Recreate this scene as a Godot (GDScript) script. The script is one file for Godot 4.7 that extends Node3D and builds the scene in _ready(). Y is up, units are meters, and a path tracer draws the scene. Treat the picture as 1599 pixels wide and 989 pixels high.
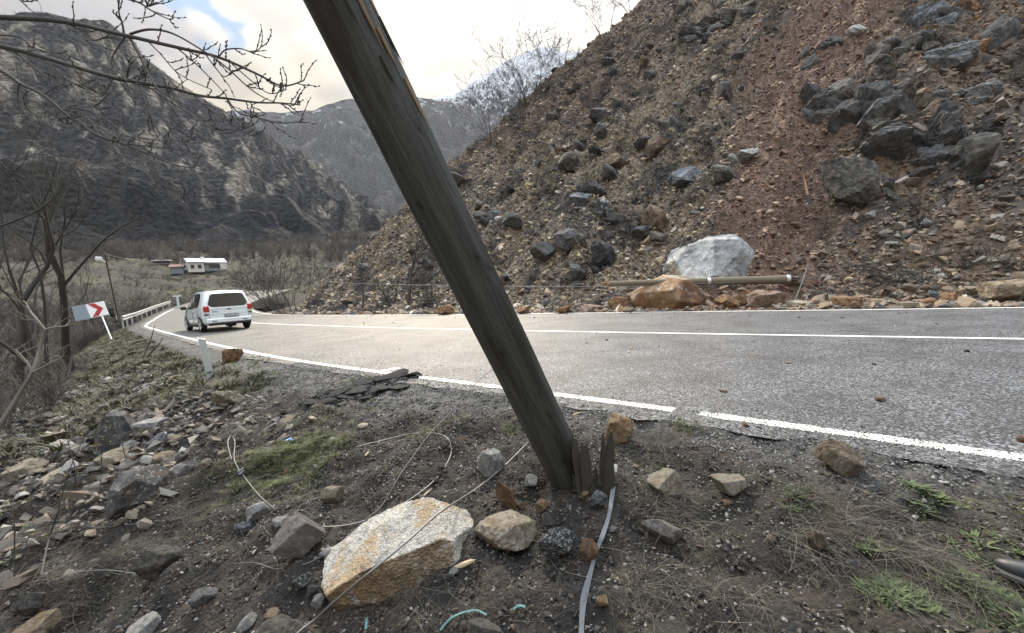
extends Node3D
# A broken utility pole leans over the verge of a mountain road below a scree slope; a white people carrier drives off round the bend.

var used_names := {}
var M := {}                 # materials by name
var rock_cache := {}
var ico_cache := {}
var rng := RandomNumberGenerator.new()
var nz := FastNoiseLite.new()
var cellnz := FastNoiseLite.new()

func _ready() -> void:
	set_camera_and_light()
	prepare_land()
	make_materials()
	build_ground()
	build_road()
	build_slope()
	build_far_land()
	build_pole()
	build_cables()
	build_car()
	build_roadside()
	build_house()
	build_fallen_pole()
	build_rocks()
	build_outcrops()
	build_loose_stones()
	build_plants()
	build_trees()
	build_overhanging_tree()
	build_small_things()

func set_camera_and_light() -> void:
	rng.seed = 7
	nz.seed = 3
	nz.noise_type = FastNoiseLite.TYPE_SIMPLEX_SMOOTH
	nz.frequency = 1.0
	nz.fractal_type = FastNoiseLite.FRACTAL_FBM
	nz.fractal_octaves = 3
	cellnz.seed = 21
	cellnz.noise_type = FastNoiseLite.TYPE_CELLULAR
	cellnz.frequency = 1.0
	cellnz.cellular_return_type = FastNoiseLite.RETURN_CELL_VALUE
	cellnz.fractal_type = FastNoiseLite.FRACTAL_NONE
	var cam := Camera3D.new()
	cam.name = "camera"
	cam.fov = 77.15
	cam.near = 0.05
	cam.far = 6000.0
	cam.position = Vector3(0, 1.25, 0)
	cam.basis = Basis(Vector3.RIGHT, deg_to_rad(-4.75)) * Basis(Vector3.BACK, deg_to_rad(-3.6))
	add_child(cam)
	cam.current = true
	var env := Environment.new()
	env.background_mode = Environment.BG_SKY
	env.tonemap_mode = Environment.TONE_MAPPER_LINEAR
	env.tonemap_exposure = EXPOSURE
	env.sdfgi_enabled = true
	env.ssao_enabled = true
	env.ssil_enabled = true
	env.fog_enabled = true
	env.fog_density = 0.00011
	env.fog_light_color = Color(0.90, 0.93, 1.0)
	env.sky = cloudy_sky()
	var we := WorldEnvironment.new()
	we.name = "world"
	we.environment = env
	add_child(we)
	var sun := DirectionalLight3D.new()      # the sun stands behind thin cloud over the shoulder of the slope
	sun.name = "sun"
	sun.light_energy = 1.2
	sun.light_color = Color(1.0, 0.94, 0.85)
	sun.light_angular_distance = 10.0
	sun.shadow_enabled = true
	sun.basis = Basis.looking_at(-Vector3(-0.12, 0.66, -0.74).normalized(), Vector3.UP)
	add_child(sun)

const EXPOSURE := 1.75
const SKY_SUN := Vector3(0.05, 0.50, -0.86)

func cloudy_sky() -> Sky:
	var w := 1536
	var h := 768
	var im := Image.create(w, h, false, Image.FORMAT_RGBF)
	var a := FastNoiseLite.new()
	a.seed = 14
	a.noise_type = FastNoiseLite.TYPE_SIMPLEX_SMOOTH
	a.frequency = 1.0
	a.fractal_octaves = 5
	a.fractal_gain = 0.5
	var b := FastNoiseLite.new()
	b.seed = 92
	b.noise_type = FastNoiseLite.TYPE_SIMPLEX_SMOOTH
	b.frequency = 1.0
	b.fractal_octaves = 3
	var toward := SKY_SUN.normalized()
	for j in h:
		var el := (0.5 - (j + 0.5) / h) * PI
		for i in w:
			var az := wrapf((i + 0.5) / w * TAU, -PI, PI)      # column 0 looks along -z
			var d := Vector3(cos(el) * sin(az), sin(el), -cos(el) * cos(az))
			var up := maxf(d.y, 0.0)
			var k := 1.0 / (up + 0.22)
			var px := d.x * k
			var pz := d.z * k
			var gap := a.get_noise_3d(px * 0.55 + 1.7, pz * 0.75 + 4.1, 2.0)
			var body := b.get_noise_3d(px * 1.3, pz * 1.3, 9.0)
			var soft := a.get_noise_3d(px * 2.4 + 11.0, pz * 2.4, 5.0)
			var lum := 0.335 + 2.5 * up * up * up
			var cloud := Color(1.02, 0.96, 0.86).lerp(Color(0.60, 0.575, 0.575), smoothstep(-0.18, 0.28, body + 0.8 * soft))
			cloud = cloud.lerp(Color(1.0, 0.86, 0.60), 0.85 * smoothstep(-0.2, 0.25, -body + 0.6 * soft) * (1.0 - up))
			var blue := Color(0.50, 0.68, 0.84).lerp(Color(0.30, 0.47, 0.76), up)
			cloud = cloud.lerp(Color(0.80, 0.90, 1.04), 0.85 * smoothstep(0.42, 0.8, up))      # bluer overhead
			# a rift in the cloud to the left of the sun
			var rift := exp(-pow((az + 0.57 + 0.65 * (el - 0.42) + 0.35 * soft) / 0.09, 2.0)) * exp(-pow((el - 0.46) / 0.20, 2.0))
			var hole := smoothstep(0.36, 0.58, gap * 0.8 + 0.25 * soft + 0.75 * rift)
			var c := cloud.lerp(blue, hole * 0.9)
			var near_sun := d.dot(toward)
			var glow := 0.22 * exp((near_sun - 1.0) * 9.0) + 0.10 * exp((near_sun - 1.0) * 3.0)
			c = c * lum * (1.0 + glow)
			im.set_pixel(i, j, c)
	var m := PanoramaSkyMaterial.new()
	m.panorama = ImageTexture.create_from_image(im)
	var s := Sky.new()
	s.sky_material = m
	return s

# ---------------------------------------------------------------- helpers
func numbered(called: String) -> String:
	var n: int = used_names.get(called, 0)
	used_names[called] = n + 1
	return called if n == 0 else "%s_%03d" % [called, n]

func tag(o: Node3D, label: String, category: String, group := "", kind := "") -> void:
	if label:
		o.set_meta("label", label)
	if category:
		o.set_meta("category", category)
	if group:
		o.set_meta("group", group)
	if kind:
		o.set_meta("kind", kind)

func thing(called: String, label: String, category: String, at := Vector3.ZERO, turn := 0.0, group := "") -> Node3D:
	var o := Node3D.new()
	o.name = numbered(called)
	add_child(o)
	o.position = at
	o.rotation.y = turn
	tag(o, label, category, group)
	return o

func part(called: String, mesh: Mesh, mat: Material, parent: Node3D, at := Vector3.ZERO) -> MeshInstance3D:
	var o := MeshInstance3D.new()
	if parent == self:
		o.name = numbered(called)
	else:
		var n := 0
		var full := called
		while parent.has_node(full):
			n += 1
			full = "%s_%03d" % [called, n]
		o.name = full
	o.mesh = mesh
	o.material_override = mat
	o.position = at
	parent.add_child(o, true)
	return o

func scatter(called: String, label: String, mesh: Mesh, mat: Material, places: Array, tints: Array) -> void:
	if places.is_empty():
		return
	var mm := MultiMesh.new()
	mm.transform_format = MultiMesh.TRANSFORM_3D
	mm.use_colors = true
	mm.mesh = mesh
	mm.instance_count = places.size()
	for i in places.size():
		mm.set_instance_transform(i, places[i])
		mm.set_instance_color(i, tints[i])
	var o := MultiMeshInstance3D.new()
	o.name = numbered(called)
	o.multimesh = mm
	o.material_override = mat
	add_child(o)
	tag(o, label, "", "", "stuff")

func on_ground(p: Vector2, up := 0.0) -> Vector3:
	return Vector3(p.x, ground_y(p.x, p.y) + up, p.y)

func array_mesh(v: PackedVector3Array, n: PackedVector3Array, c: PackedColorArray, uv: PackedVector2Array, idx: PackedInt32Array) -> ArrayMesh:
	var a := []
	a.resize(Mesh.ARRAY_MAX)
	a[Mesh.ARRAY_VERTEX] = v
	a[Mesh.ARRAY_NORMAL] = n
	if c.size():
		a[Mesh.ARRAY_COLOR] = c
	if uv.size():
		a[Mesh.ARRAY_TEX_UV] = uv
	if idx.size():
		a[Mesh.ARRAY_INDEX] = idx
	var m := ArrayMesh.new()
	m.add_surface_from_arrays(Mesh.PRIMITIVE_TRIANGLES, a)
	return m

# a sheet of nu x nv points with smooth normals that look towards "front"
func sheet(nu: int, nv: int, v: PackedVector3Array, c: PackedColorArray, uv := PackedVector2Array(), front := Vector3.UP) -> ArrayMesh:
	var n := PackedVector3Array()
	n.resize(v.size())
	for j in nv:
		for i in nu:
			var k := j * nu + i
			var du := v[k + 1 if i < nu - 1 else k] - v[k - 1 if i > 0 else k]
			var dv := v[k + nu if j < nv - 1 else k] - v[k - nu if j > 0 else k]
			n[k] = dv.cross(du).normalized()
	var mid := (nv / 2) * nu + nu / 2
	var flip := n[mid].dot(front) < 0.0
	if flip:
		for k in n.size():
			n[k] = -n[k]
	var idx := PackedInt32Array()
	idx.resize((nu - 1) * (nv - 1) * 6)
	var t := 0
	for j in nv - 1:
		for i in nu - 1:
			var k := j * nu + i
			var q := [k, k + 1, k + nu, k + 1, k + nu + 1, k + nu] if not flip else [k, k + nu, k + 1, k + 1, k + nu, k + nu + 1]
			for e in q:
				idx[t] = e
				t += 1
	return array_mesh(v, n, c, uv, idx)

# collects tubes, boxes, triangles; one mesh in the end. Triangles are given anticlockwise as seen from outside and stored clockwise.
class Shape:
	var v := PackedVector3Array()
	var n := PackedVector3Array()
	var c := PackedColorArray()
	var uv := PackedVector2Array()
	var idx := PackedInt32Array()
	var tint := Color.WHITE

	func point(p: Vector3, normal: Vector3, t := Vector2.ZERO) -> int:
		v.append(p)
		n.append(normal)
		c.append(tint)
		uv.append(t)
		return v.size() - 1

	func tri(a: Vector3, b: Vector3, d: Vector3) -> void:
		var nn := (b - a).cross(d - a).normalized()
		var i := point(a, nn)
		point(b, nn)
		point(d, nn)
		idx.append_array([i, i + 2, i + 1])

	func quad(a: Vector3, b: Vector3, d: Vector3, e: Vector3) -> void:
		var nn := (b - a).cross(d - a).normalized()
		var i := point(a, nn, Vector2(0, 0))
		point(b, nn, Vector2(1, 0))
		point(d, nn, Vector2(1, 1))
		point(e, nn, Vector2(0, 1))
		idx.append_array([i, i + 2, i + 1, i, i + 3, i + 2])

	func box(at: Transform3D, s: Vector3, bevel := 0.0) -> void:
		var h := s * 0.5
		if bevel <= 0.0:
			for axis in 3:
				for sign in [-1.0, 1.0]:
					var nn := Vector3.ZERO
					nn[axis] = sign
					var t1 := Vector3.ZERO
					t1[(axis + 1) % 3] = h[(axis + 1) % 3]
					var t2 := Vector3.ZERO
					t2[(axis + 2) % 3] = h[(axis + 2) % 3]
					var o := nn * h[axis]
					if sign < 0.0:
						var tmp := t1
						t1 = t2
						t2 = tmp
					quad(at * (o - t1 - t2), at * (o + t1 - t2), at * (o + t1 + t2), at * (o - t1 + t2))
			return
		# chamfered box
		for axis in 3:
			var b := (axis + 1) % 3
			var d := (axis + 2) % 3
			for sign in [-1.0, 1.0]:
				var q := []
				for w in [[-1, -1], [1, -1], [1, 1], [-1, 1]]:
					var p := Vector3.ZERO
					p[axis] = sign * h[axis]
					p[b] = w[0] * (h[b] - bevel)
					p[d] = w[1] * (h[d] - bevel)
					q.append(at * p)
				if sign > 0.0:
					quad(q[0], q[1], q[2], q[3])
				else:
					quad(q[3], q[2], q[1], q[0])
				for s2 in [-1.0, 1.0]:      # edge strips along d
					var e := []
					for w in [[0, -1], [1, -1], [1, 1], [0, 1]]:
						var p := Vector3.ZERO
						p[axis] = sign * (h[axis] - (bevel if w[0] == 1 else 0.0))
						p[b] = s2 * (h[b] - (0.0 if w[0] == 1 else bevel))
						p[d] = w[1] * (h[d] - bevel)
						e.append(at * p)
					if sign * s2 > 0.0:
						quad(e[0], e[1], e[2], e[3])
					else:
						quad(e[3], e[2], e[1], e[0])
		for sx in [-1.0, 1.0]:
			for sy in [-1.0, 1.0]:
				for sz in [-1.0, 1.0]:
					var a := at * Vector3(sx * h.x, sy * (h.y - bevel), sz * (h.z - bevel))
					var b2 := at * Vector3(sx * (h.x - bevel), sy * h.y, sz * (h.z - bevel))
					var d2 := at * Vector3(sx * (h.x - bevel), sy * (h.y - bevel), sz * h.z)
					if sx * sy * sz > 0.0:
						tri(a, b2, d2)
					else:
						tri(a, d2, b2)

	func tube(pts: Array, radii: Array, sides: int, caps := true, uv_len := 1.0) -> void:
		var first := v.size()
		var side := Vector3.ZERO
		var run := 0.0
		for i in pts.size():
			var dir: Vector3 = (pts[mini(i + 1, pts.size() - 1)] - pts[maxi(i - 1, 0)])
			if dir.length_squared() < 1e-12:
				dir = Vector3.UP
			dir = dir.normalized()
			if i == 0:
				side = dir.cross(Vector3.UP if absf(dir.y) < 0.9 else Vector3.RIGHT).normalized()
			else:
				side = (side - dir * side.dot(dir)).normalized()
				run += pts[i].distance_to(pts[i - 1])
			var other := dir.cross(side)
			for k in sides + 1:
				var an := TAU * k / sides
				var nn := side * cos(an) + other * sin(an)
				point(pts[i] + nn * radii[i], nn, Vector2(float(k) / sides, run * uv_len))
		var ring := sides + 1
		for i in pts.size() - 1:
			for k in sides:
				var a := first + i * ring + k
				idx.append_array([a, a + ring + 1, a + 1, a, a + ring, a + ring + 1])
		if caps:
			for e in [0, pts.size() - 1]:
				var dir: Vector3 = (pts[0] - pts[1]).normalized() if e == 0 else (pts[e] - pts[e - 1]).normalized()
				var mid := point(pts[e], dir)
				var start := v.size()
				for k in sides:
					point(v[first + e * ring + k], dir)
				for k in sides:
					var p := start + k
					var q := start + (k + 1) % sides
					if e == 0:
						idx.append_array([mid, p, q])
					else:
						idx.append_array([mid, q, p])

	# a flat outline pushed out along its normal; pts anticlockwise seen from +z of "at"
	func slab(at: Transform3D, pts: Array, depth: float) -> void:
		var tris := Geometry2D.triangulate_polygon(PackedVector2Array(pts))
		for k in tris.size() / 3:
			var a: Vector2 = pts[tris[k * 3]]
			var b: Vector2 = pts[tris[k * 3 + 1]]
			var d: Vector2 = pts[tris[k * 3 + 2]]
			if (b - a).cross(d - a) < 0.0:
				var s := b
				b = d
				d = s
			tri(at * Vector3(a.x, a.y, depth), at * Vector3(b.x, b.y, depth), at * Vector3(d.x, d.y, depth))
			tri(at * Vector3(a.x, a.y, 0), at * Vector3(d.x, d.y, 0), at * Vector3(b.x, b.y, 0))
		for k in pts.size():
			var a: Vector2 = pts[k]
			var b: Vector2 = pts[(k + 1) % pts.size()]
			quad(at * Vector3(a.x, a.y, 0), at * Vector3(b.x, b.y, 0), at * Vector3(b.x, b.y, depth), at * Vector3(a.x, a.y, depth))

	func done() -> ArrayMesh:
		var a := []
		a.resize(Mesh.ARRAY_MAX)
		a[Mesh.ARRAY_VERTEX] = v
		a[Mesh.ARRAY_NORMAL] = n
		a[Mesh.ARRAY_COLOR] = c
		a[Mesh.ARRAY_TEX_UV] = uv
		a[Mesh.ARRAY_INDEX] = idx
		var m := ArrayMesh.new()
		m.add_surface_from_arrays(Mesh.PRIMITIVE_TRIANGLES, a)
		return m

func smooth_line(pts: Array, per := 6) -> Array:
	var out := []
	for i in pts.size() - 1:
		var a: Vector3 = pts[maxi(i - 1, 0)]
		var b: Vector3 = pts[i]
		var c: Vector3 = pts[i + 1]
		var d: Vector3 = pts[mini(i + 2, pts.size() - 1)]
		for k in per:
			out.append(b.cubic_interpolate(c, a, d, float(k) / per))
	out.append(pts[-1])
	return out

func line_of(pts: Array, r: float, sides := 6, per := 6) -> ArrayMesh:
	var s := Shape.new()
	var p := smooth_line(pts, per)
	var radii := []
	for i in p.size():
		radii.append(r)
	s.tube(p, radii, sides)
	return s.done()

func box_mesh(size: Vector3, bevel := 0.0, at := Transform3D()) -> ArrayMesh:
	var s := Shape.new()
	s.box(at, size, bevel)
	return s.done()

# ---------------------------------------------------------------- materials
func noise_texture(size: int, freq: float, kind: int, ramp: Array, octaves := 3, seed_ := 1, cell := 0, bump := false) -> NoiseTexture2D:
	var n := FastNoiseLite.new()
	n.seed = seed_
	n.noise_type = kind
	n.frequency = freq
	n.fractal_octaves = octaves
	n.fractal_type = FastNoiseLite.FRACTAL_NONE if octaves <= 1 else FastNoiseLite.FRACTAL_FBM
	n.cellular_return_type = cell
	var t := NoiseTexture2D.new()
	t.width = size
	t.height = size
	t.seamless = true
	t.seamless_blend_skirt = 0.12
	t.noise = n
	t.generate_mipmaps = false
	if ramp.size():
		var g := Gradient.new()
		var offs := PackedFloat32Array()
		var cols := PackedColorArray()
		for r in ramp:
			offs.append(r[0])
			var c = r[1]
			cols.append(c if c is Color else Color(c, c, c))
		g.offsets = offs
		g.colors = cols
		t.color_ramp = g
	return t

func matte(called: String, col: Color, rough := 0.9, vertex := false) -> StandardMaterial3D:
	var m := StandardMaterial3D.new()
	m.resource_name = called
	m.albedo_color = col
	m.roughness = rough
	m.vertex_color_use_as_albedo = vertex
	M[called] = m
	return m

func wrap_world(m: StandardMaterial3D, metres: float, world := true) -> void:
	m.uv1_triplanar = true
	m.uv1_world_triplanar = world
	m.uv1_scale = Vector3.ONE / metres

func relief(m: StandardMaterial3D, t: Texture2D, cm: float) -> void:
	m.heightmap_enabled = true
	m.heightmap_texture = t
	m.heightmap_scale = cm

func lin(r: float, g: float, b: float) -> Color:
	return Color(r, g, b).linear_to_srgb()

func blotches(m: StandardMaterial3D, t: Texture2D, metres: float) -> void:
	m.detail_enabled = true
	m.detail_blend_mode = BaseMaterial3D.BLEND_MODE_MUL
	m.detail_albedo = t
	m.detail_uv_layer = BaseMaterial3D.DETAIL_UV_2
	m.uv2_triplanar = true
	m.uv2_world_triplanar = true
	m.uv2_scale = Vector3.ONE / metres

func make_materials() -> void:
	var CELL := FastNoiseLite.TYPE_CELLULAR
	var SIMP := FastNoiseLite.TYPE_SIMPLEX_SMOOTH
	var grit := noise_texture(1024, 0.10, CELL, [[0.0, 0.30], [0.35, 0.46], [0.6, 0.60], [0.8, 0.80], [0.93, 0.95], [1.0, 1.0]], 1, 4, FastNoiseLite.RETURN_CELL_VALUE)
	var grit_high := noise_texture(1024, 0.10, CELL, [[0.0, 1.0], [0.5, 0.62], [1.0, 0.0]], 1, 4, FastNoiseLite.RETURN_DISTANCE)
	var fine := noise_texture(512, 0.06, SIMP, [[0.0, 0.62], [0.5, 0.85], [1.0, 1.0]], 5, 8)
	var fine_high := noise_texture(1024, 0.03, SIMP, [], 6, 18)
	var broad := noise_texture(512, 0.012, SIMP, [[0.0, 0.70], [0.5, 0.88], [1.0, 1.0]], 5, 31)
	var crumbs := noise_texture(1024, 0.075, CELL, [[0.0, 0.45], [0.45, 0.68], [0.8, 0.92], [1.0, 1.0]], 1, 44, FastNoiseLite.RETURN_CELL_VALUE)
	var crumbs_high := noise_texture(1024, 0.075, CELL, [[0.0, 1.0], [1.0, 0.0]], 1, 44, FastNoiseLite.RETURN_DISTANCE)
	# chip-sealed asphalt: 12 mm stones in bitumen
	var m := matte("asphalt", Color.WHITE, 0.6, true)
	m.albedo_texture = grit
	wrap_world(m, 1.5)
	relief(m, grit_high, 0.7)
	blotches(m, broad, 7.0)
	m = matte("soil", Color.WHITE, 0.95, true)
	m.albedo_texture = crumbs
	wrap_world(m, 1.1)
	relief(m, crumbs_high, 0.9)
	blotches(m, broad, 1.7)
	m = matte("scree", Color.WHITE, 0.95, true)
	m.albedo_texture = crumbs
	wrap_world(m, 6.0)
	relief(m, crumbs_high, 5.0)
	blotches(m, broad, 9.0)
	m = matte("mountain", Color.WHITE, 1.0, true)
	m.albedo_texture = noise_texture(1024, 0.03, SIMP, [[0.0, 0.35], [0.45, 0.75], [0.6, 0.95], [1.0, 1.0]], 6, 77)
	wrap_world(m, 90.0)
	relief(m, fine_high, 220.0)
	m = matte("meadow", Color.WHITE, 1.0, true)
	m.albedo_texture = noise_texture(512, 0.03, SIMP, [[0.0, 0.45], [0.5, 0.8], [1.0, 1.0]], 5, 78)
	wrap_world(m, 14.0)
	relief(m, fine_high, 20.0)
	m = matte("rock", Color.WHITE, 0.88, true)
	m.albedo_texture = fine
	wrap_world(m, 0.7, false)
	relief(m, fine_high, 1.6)
	m = matte("pebble", Color.WHITE, 0.88, true)
	m.albedo_texture = noise_texture(512, 0.05, SIMP, [[0.0, 0.55], [0.5, 0.88], [1.0, 1.0]], 5, 66)
	wrap_world(m, 0.22)
	m = matte("twig", Color.WHITE, 0.95, true)
	m = matte("grass", Color.WHITE, 0.8, true)
	m.backlight_enabled = true
	m.backlight = Color(0.25, 0.3, 0.12)
	# weathered timber: streaks along the grain
	var grain := noise_texture(1024, 0.02, SIMP, [[0.0, lin(0.45, 0.44, 0.42)], [0.42, lin(0.74, 0.74, 0.72)], [0.6, lin(0.9, 0.9, 0.88)], [1.0, Color.WHITE]], 6, 5)
	var grain_high := noise_texture(1024, 0.02, SIMP, [], 6, 5)
	m = matte("old_wood", Color.WHITE, 0.62, true)
	m.albedo_texture = grain
	m.uv1_scale = Vector3(4.0, 0.16, 1.0)
	relief(m, grain_high, 0.5)
	m = matte("old_wood_plain", lin(0.050, 0.045, 0.038), 0.9)
	m.albedo_texture = grain
	wrap_world(m, 0.5, false)
	m.uv1_scale = Vector3(5.0, 0.5, 5.0)
	relief(m, grain_high, 0.5)
	m = matte("old_wood_brown", lin(0.20, 0.165, 0.12), 0.9)
	m.albedo_texture = grain
	wrap_world(m, 0.6, false)
	m = matte("torn_wood", lin(0.26, 0.17, 0.10), 0.85)
	m.albedo_texture = grain
	wrap_world(m, 0.4, false)
	m.uv1_scale = Vector3(6.0, 0.7, 6.0)
	m = matte("fresh_wood", lin(0.36, 0.20, 0.10), 0.8)
	m.albedo_texture = grain
	wrap_world(m, 0.4, false)
	m.uv1_scale = Vector3(6.0, 0.7, 6.0)
	m = matte("pale_wood", lin(0.50, 0.40, 0.27), 0.8)
	m.albedo_texture = grain
	wrap_world(m, 0.4, false)
	m = matte("bark", lin(0.092, 0.088, 0.082), 0.95)
	m.albedo_texture = fine
	wrap_world(m, 0.3)
	m = matte("pale_bark", lin(0.19, 0.175, 0.15), 0.95)
	m = matte("dark_bark", lin(0.07, 0.066, 0.06), 0.95)
	m.albedo_texture = fine
	wrap_world(m, 0.5)
	m = matte("far_twigs", lin(0.095, 0.088, 0.08), 1.0)
	# metal, paint, glass
	m = matte("cable_steel", lin(0.20, 0.20, 0.195), 0.55)
	m.metallic = 0.7
	m = matte("cable_dark", lin(0.07, 0.07, 0.07), 0.6)
	m = matte("strap", lin(0.115, 0.125, 0.135), 0.6)
	m = matte("zinc", lin(0.55, 0.57, 0.58), 0.45)
	m.metallic = 0.6
	m = matte("rail_zinc", lin(0.44, 0.455, 0.46), 0.45)
	m.metallic = 0.35
	m = matte("car_white", lin(0.80, 0.86, 0.89), 0.25)
	m.clearcoat_enabled = true
	m.clearcoat = 1.0
	m.clearcoat_roughness = 0.05
	m = matte("black_plastic", lin(0.02, 0.02, 0.021), 0.55)
	m = matte("tyre", lin(0.022, 0.022, 0.022), 0.85)
	m = matte("alloy", lin(0.55, 0.56, 0.57), 0.35)
	m.metallic = 0.8
	m = matte("car_glass", lin(0.012, 0.014, 0.016), 0.06)
	m.metallic_specular = 0.7
	m = matte("red_lens", lin(0.45, 0.02, 0.02), 0.2)
	m = matte("clear_lens", lin(0.6, 0.6, 0.6), 0.2)
	m = matte("plate", lin(0.20, 0.24, 0.28), 0.5)
	m = matte("plate_print", lin(0.6, 0.62, 0.64), 0.5)
	m = matte("white_paint", lin(0.72, 0.73, 0.72), 0.6)
	m = matte("post_white", lin(0.60, 0.68, 0.70), 0.5)
	m = matte("sign_red", lin(0.34, 0.012, 0.02), 0.5)
	m = matte("sign_back", lin(0.19, 0.23, 0.27), 0.5)
	m = matte("black_paint", lin(0.02, 0.02, 0.022), 0.6)
	m = matte("house_wall", lin(0.66, 0.65, 0.60), 0.9)
	m = matte("house_dark", lin(0.05, 0.045, 0.04), 0.9)
	m = matte("roof_blue", lin(0.36, 0.40, 0.45), 0.5)
	m = matte("roof_red", lin(0.22, 0.13, 0.11), 0.9)
	m = matte("teal_plastic", lin(0.08, 0.18, 0.175), 0.7)
	m = matte("blue_plastic", lin(0.15, 0.30, 0.60), 0.5)
	m = matte("red_plastic", lin(0.5, 0.06, 0.06), 0.5)
	m = matte("shoe_black", lin(0.018, 0.019, 0.022), 0.5)
	m = matte("shoe_sole", lin(0.10, 0.10, 0.10), 0.8)
	m = matte("leaf_green", lin(0.16, 0.20, 0.04), 0.8)
	m = matte("broken_tar", lin(0.035, 0.035, 0.036), 0.9)
	m.albedo_texture = crumbs
	wrap_world(m, 0.6)
	relief(m, crumbs_high, 1.2)
	# road paint, worn through where the stones stand proud
	for worn in [0, 1]:
		var im := Image.create(1024, 64, false, Image.FORMAT_RGBA8)
		var n := FastNoiseLite.new()
		n.seed = 50 + worn
		n.frequency = 0.16
		n.fractal_octaves = 2
		for y in 64:
			var across := absf((y - 31.5) / 32.0)
			for x in 1024:
				var k := n.get_noise_2d(x, y * 0.8)
				var low := n.get_noise_2d(x * 0.07 + 300.0, 5.0)
				var there := 1.0 if k * (1.5 if worn else 0.6) + low * (0.7 if worn else 0.2) + (0.43 if worn else 0.66) > smoothstep(0.5, 1.05, across) * (1.1 if worn else 0.9) else 0.0
				if worn and k < -0.33 + 0.3 * low:
					there = 0.0
				var g := 0.9 + 0.1 * k
				im.set_pixel(x, y, Color(g, g, g * 0.985, there))
		m = matte("road_paint_worn" if worn else "road_paint", lin(0.80, 0.80, 0.77), 0.7)
		m.albedo_texture = ImageTexture.create_from_image(im)
		m.transparency = BaseMaterial3D.TRANSPARENCY_ALPHA_SCISSOR
		m.alpha_scissor_threshold = 0.5

# ---------------------------------------------------------------- the lie of the land
# u runs along the road (away to the left), v across it (towards the slope), both in metres from the photographer.
const ALONG := Vector2(-0.76, 0.65)
const ACROSS := Vector2(0.65, 0.76)
const NEAR_U := [-40.0, -12.0, -4.0, -0.8, 0.5, 2.2, 4.9, 7.3, 10.4, 15.5, 23.6, 34.0, 40.0, 50.0, 58.0, 66.0, 75.0, 88.0, 110.0]
const NEAR_V := [8.0, 4.5, 3.86, 3.75, 3.69, 3.57, 3.34, 3.12, 3.05, 3.17, 3.47, 3.96, 4.9, 6.9, 8.8, 11.3, 15.5, 24.0, 44.0]
const MID_U := [-40.0, -12.0, -1.9, 0.22, 3.48, 6.25, 12.3, 22.1, 34.0]
const MID_V := [14.5, 10.2, 9.0, 8.74, 8.35, 8.05, 7.53, 7.16, 7.6]
const FAR_U := [-40.0, -14.0, -3.0, -0.9, 1.8, 7.8, 14.3, 24.0, 31.0, 36.0]
const FAR_V := [21.2, 16.0, 14.2, 13.85, 13.6, 12.85, 12.2, 11.5, 11.4, 11.9]
const TOE_U := [-60.0, -40.0, -20.0, -3.0, 2.0, 8.0, 14.0, 22.0, 31.0, 36.0, 42.0, 50.0, 60.0, 75.0, 100.0]
const TOE_V := [26.5, 21.5, 17.2, 14.2, 13.55, 12.8, 12.2, 11.65, 11.33, 11.9, 14.2, 19.5, 29.0, 47.0, 80.0]
var near_tab := PackedFloat32Array()
var mid_tab := PackedFloat32Array()
var far_tab := PackedFloat32Array()
var toe_planes: Array[Vector3] = []      # inward normal in (u, v) and its offset
var lumps := FastNoiseLite.new()
var ridges := FastNoiseLite.new()

func table(us: Array, vs: Array) -> PackedFloat32Array:
	var raw := PackedFloat32Array()
	for i in 601:
		var u := -40.0 + i * 0.25
		var k := 0
		while k < us.size() - 2 and u > us[k + 1]:
			k += 1
		raw.append(lerpf(vs[k], vs[k + 1], (u - us[k]) / (us[k + 1] - us[k])))
	var out := raw.duplicate()
	for i in 601:
		var total := 0.0
		var n := 0
		for j in range(maxi(0, i - 9), mini(601, i + 10)):
			total += raw[j]
			n += 1
		if i >= 9 and i < 592:
			out[i] = total / n
	return out

func along(tab: PackedFloat32Array, u: float) -> float:
	var t := clampf((u + 40.0) * 4.0, 0.0, 599.9)
	var i := int(t)
	return lerpf(tab[i], tab[i + 1], t - i)

func prepare_land() -> void:
	near_tab = table(NEAR_U, NEAR_V)
	mid_tab = table(MID_U, MID_V)
	far_tab = table(FAR_U, FAR_V)
	for i in 601:
		var u := -40.0 + i * 0.25
		if u > 34.0:   # past the bend the lanes keep their width
			var turn := (along(near_tab, u + 0.5) - along(near_tab, u - 0.5))
			var wide := 7.4 * sqrt(1.0 + turn * turn)
			var blend := smoothstep(34.0, 44.0, u)
			far_tab[i] = lerpf(far_tab[i] if u < 36.0 else 11.9 + (u - 36.0) * 0.2, near_tab[i] + wide, blend)
			mid_tab[i] = lerpf(7.6, near_tab[i] + wide * 0.5, blend)
	for k in TOE_U.size() - 1:
		var dir := Vector2(TOE_U[k + 1] - TOE_U[k], TOE_V[k + 1] - TOE_V[k]).normalized()
		var inward := Vector2(-dir.y, dir.x)
		toe_planes.append(Vector3(inward.x, inward.y, inward.dot(Vector2(TOE_U[k], TOE_V[k]))))
	lumps.seed = 11
	lumps.noise_type = FastNoiseLite.TYPE_SIMPLEX
	lumps.frequency = 1.0
	lumps.fractal_type = FastNoiseLite.FRACTAL_NONE
	ridges.seed = 5
	ridges.noise_type = FastNoiseLite.TYPE_SIMPLEX
	ridges.frequency = 1.0
	ridges.fractal_type = FastNoiseLite.FRACTAL_RIDGED
	ridges.fractal_octaves = 3

func uv_of(x: float, z: float) -> Vector2:
	return Vector2(x * ALONG.x - z * ALONG.y, x * ACROSS.x - z * ACROSS.y)

func xz_of(u: float, v: float) -> Vector2:
	# ALONG and ACROSS are not quite square to one another
	var det := ALONG.x * ACROSS.y - ALONG.y * ACROSS.x
	return Vector2((u * ACROSS.y - v * ALONG.y) / det, -(ALONG.x * v - ACROSS.x * u) / det)

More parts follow.
